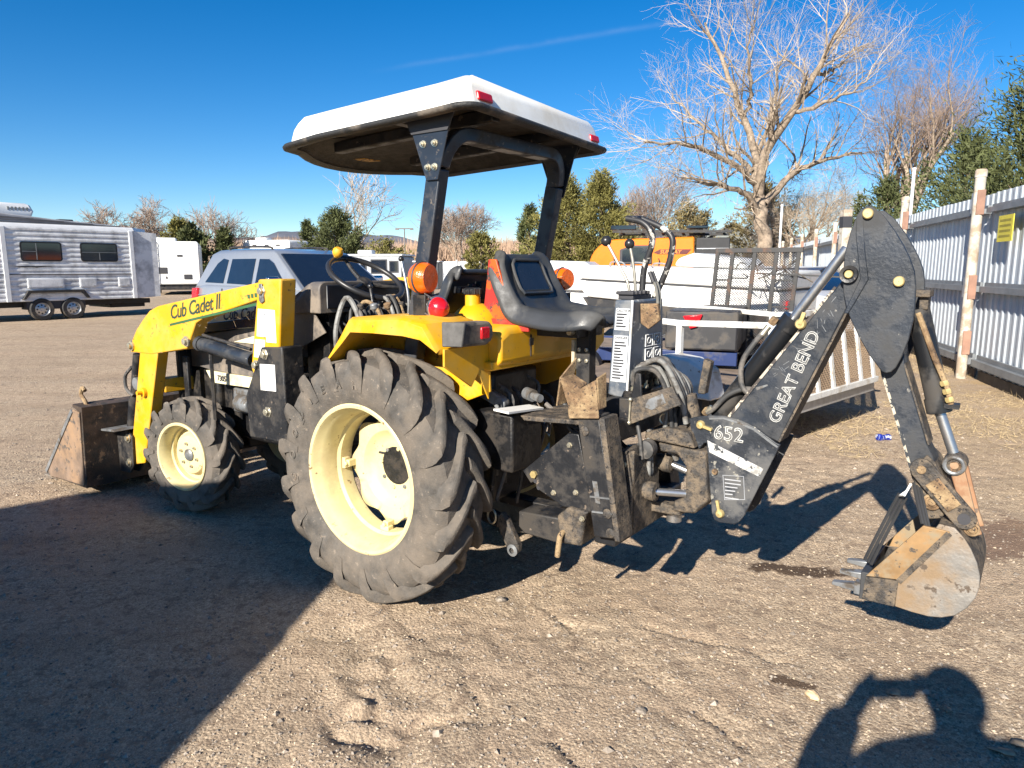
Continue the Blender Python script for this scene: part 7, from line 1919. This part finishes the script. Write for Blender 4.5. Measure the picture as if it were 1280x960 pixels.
# the photographer, whose shadow falls at the lower right
def skin_mesh(name, pts, edges, m, parent, root=0, sub=2):
    me = bpy.data.meshes.new(name); me.from_pydata([p[:3] for p in pts], edges, [])
    o = bpy.data.objects.new(name, me); COL.objects.link(o); o.parent = parent; me.materials.append(m)
    sk = o.modifiers.new('skin', 'SKIN'); sk.use_smooth_shade = True
    if not me.skin_vertices: 
        bpy.context.view_layer.objects.active = o
    lay = me.skin_vertices[0] if len(me.skin_vertices) else None
    if lay:
        for i, p in enumerate(pts):
            lay.data[i].radius = (p[3], p[4] if len(p) > 4 else p[3]); lay.data[i].use_root = (i == root)
    s_ = o.modifiers.new('sub', 'SUBSURF'); s_.levels = 1; s_.render_levels = sub
    return o
PE = tag(empty('person', (0, 0, 0)), 'person in a dark jacket holding up a phone, whose shadow falls lower right', 'person')
SKIN = mat('skin', (.52, .33, .24), .5, var=.06)
JKT = mat('dark jacket cloth', (.03, .035, .05), .85, var=.2, bump=.2)
JNS = mat('blue jeans', (.05, .07, .13), .85, var=.2, bump=.2)
pts = [(0, -.37, .95, .13, .10), (0, -.37, 1.15, .14, .10), (0, -.37, 1.31, .15, .11), (0, -.375, 1.44, .055), (0, -.365, 1.50, .072, .08), (0, -.36, 1.57, .078, .092), (0, -.365, 1.625, .055, .06)]
ed = [(0, 1), (1, 2), (2, 3), (3, 4), (4, 5), (5, 6)]
for s in (-1, 1):
    i = len(pts)
    pts += [(.18 * s, -.36, 1.35, .062), (.27 * s, -.10, 1.06, .045), (.20 * s, -.06, 1.24, .036), (.135 * s, -.05, 1.37, .034), (.115 * s, -.042, 1.41, .036, .022)]
    ed += [(2, i), (i, i + 1), (i + 1, i + 2), (i + 2, i + 3), (i + 3, i + 4)]
    h = i + 4
    for f, (dz, l) in enumerate(((.030, .075), (.012, .082), (-.006, .078), (-.022, .062))):     # fingers curl round the phone
        j = len(pts)
        pts += [(.098 * s, -.022, 1.40 + dz, .009), (.088 * s, -.005 - .004, 1.405 + dz, .008), ((.088 - l * .35) * s, -.009, 1.407 + dz, .007)]
        ed += [(h, j), (j, j + 1), (j + 1, j + 2)]
    j = len(pts)
    pts += [(.095 * s, -.05, 1.385, .010), (.065 * s, -.045, 1.395, .009)]; ed += [(h - 1, j), (j, j + 1)]
    k = len(pts)
    pts += [(.10 * s, -.37, .86, .095), (.11 * s, -.355, .50, .062), (.11 * s, -.39, .10, .042), (.12 * s, -.25, .035, .04, .03)]
    ed += [(0, k), (k, k + 1), (k + 1, k + 2), (k + 2, k + 3)]
body_ = skin_mesh('body', pts, ed, SKIN, PE)
jp = [(0, -.37, .88, .165, .13), (0, -.37, 1.12, .17, .13), (0, -.37, 1.30, .18, .14), (0, -.37, 1.41, .08)]
je = [(0, 1), (1, 2), (2, 3)]
for s in (-1, 1):
    i = len(jp); jp += [(.19 * s, -.36, 1.34, .09), (.25 * s, -.10, 1.05, .078), (.22 * s, -.075, 1.22, .072), (.165 * s, -.06, 1.34, .058)]; je += [(2, i), (i, i + 1), (i + 1, i + 2), (i + 2, i + 3)]
skin_mesh('jacket', jp, je, JKT, PE)
tp = [(0, -.37, .93, .16, .125)]; te = []
for s in (-1, 1):
    i = len(tp); tp += [(.105 * s, -.37, .82, .11), (.115 * s, -.355, .50, .08), (.115 * s, -.39, .12, .065)]; te += [(0, i), (i, i + 1), (i + 1, i + 2)]
skin_mesh('trousers', tp, te, JNS, PE)
b = MB(); b.ball((0, -.375, 1.575), .108, 20, sx=.86, sy=1.0, sz=.95); b.v = [p for p in b.v]
hr = b.build('hair', mat('brown hair', (.06, .04, .025), .7), PE)
b = MB(); b.box(-.082, .082, -.0225, -.0145, 1.345, 1.425); ph = b.build('phone', mat('phone black glass', (.01, .01, .012), .15), None, bev=.003); tag(ph, 'black phone held up by the photographer', 'phone')
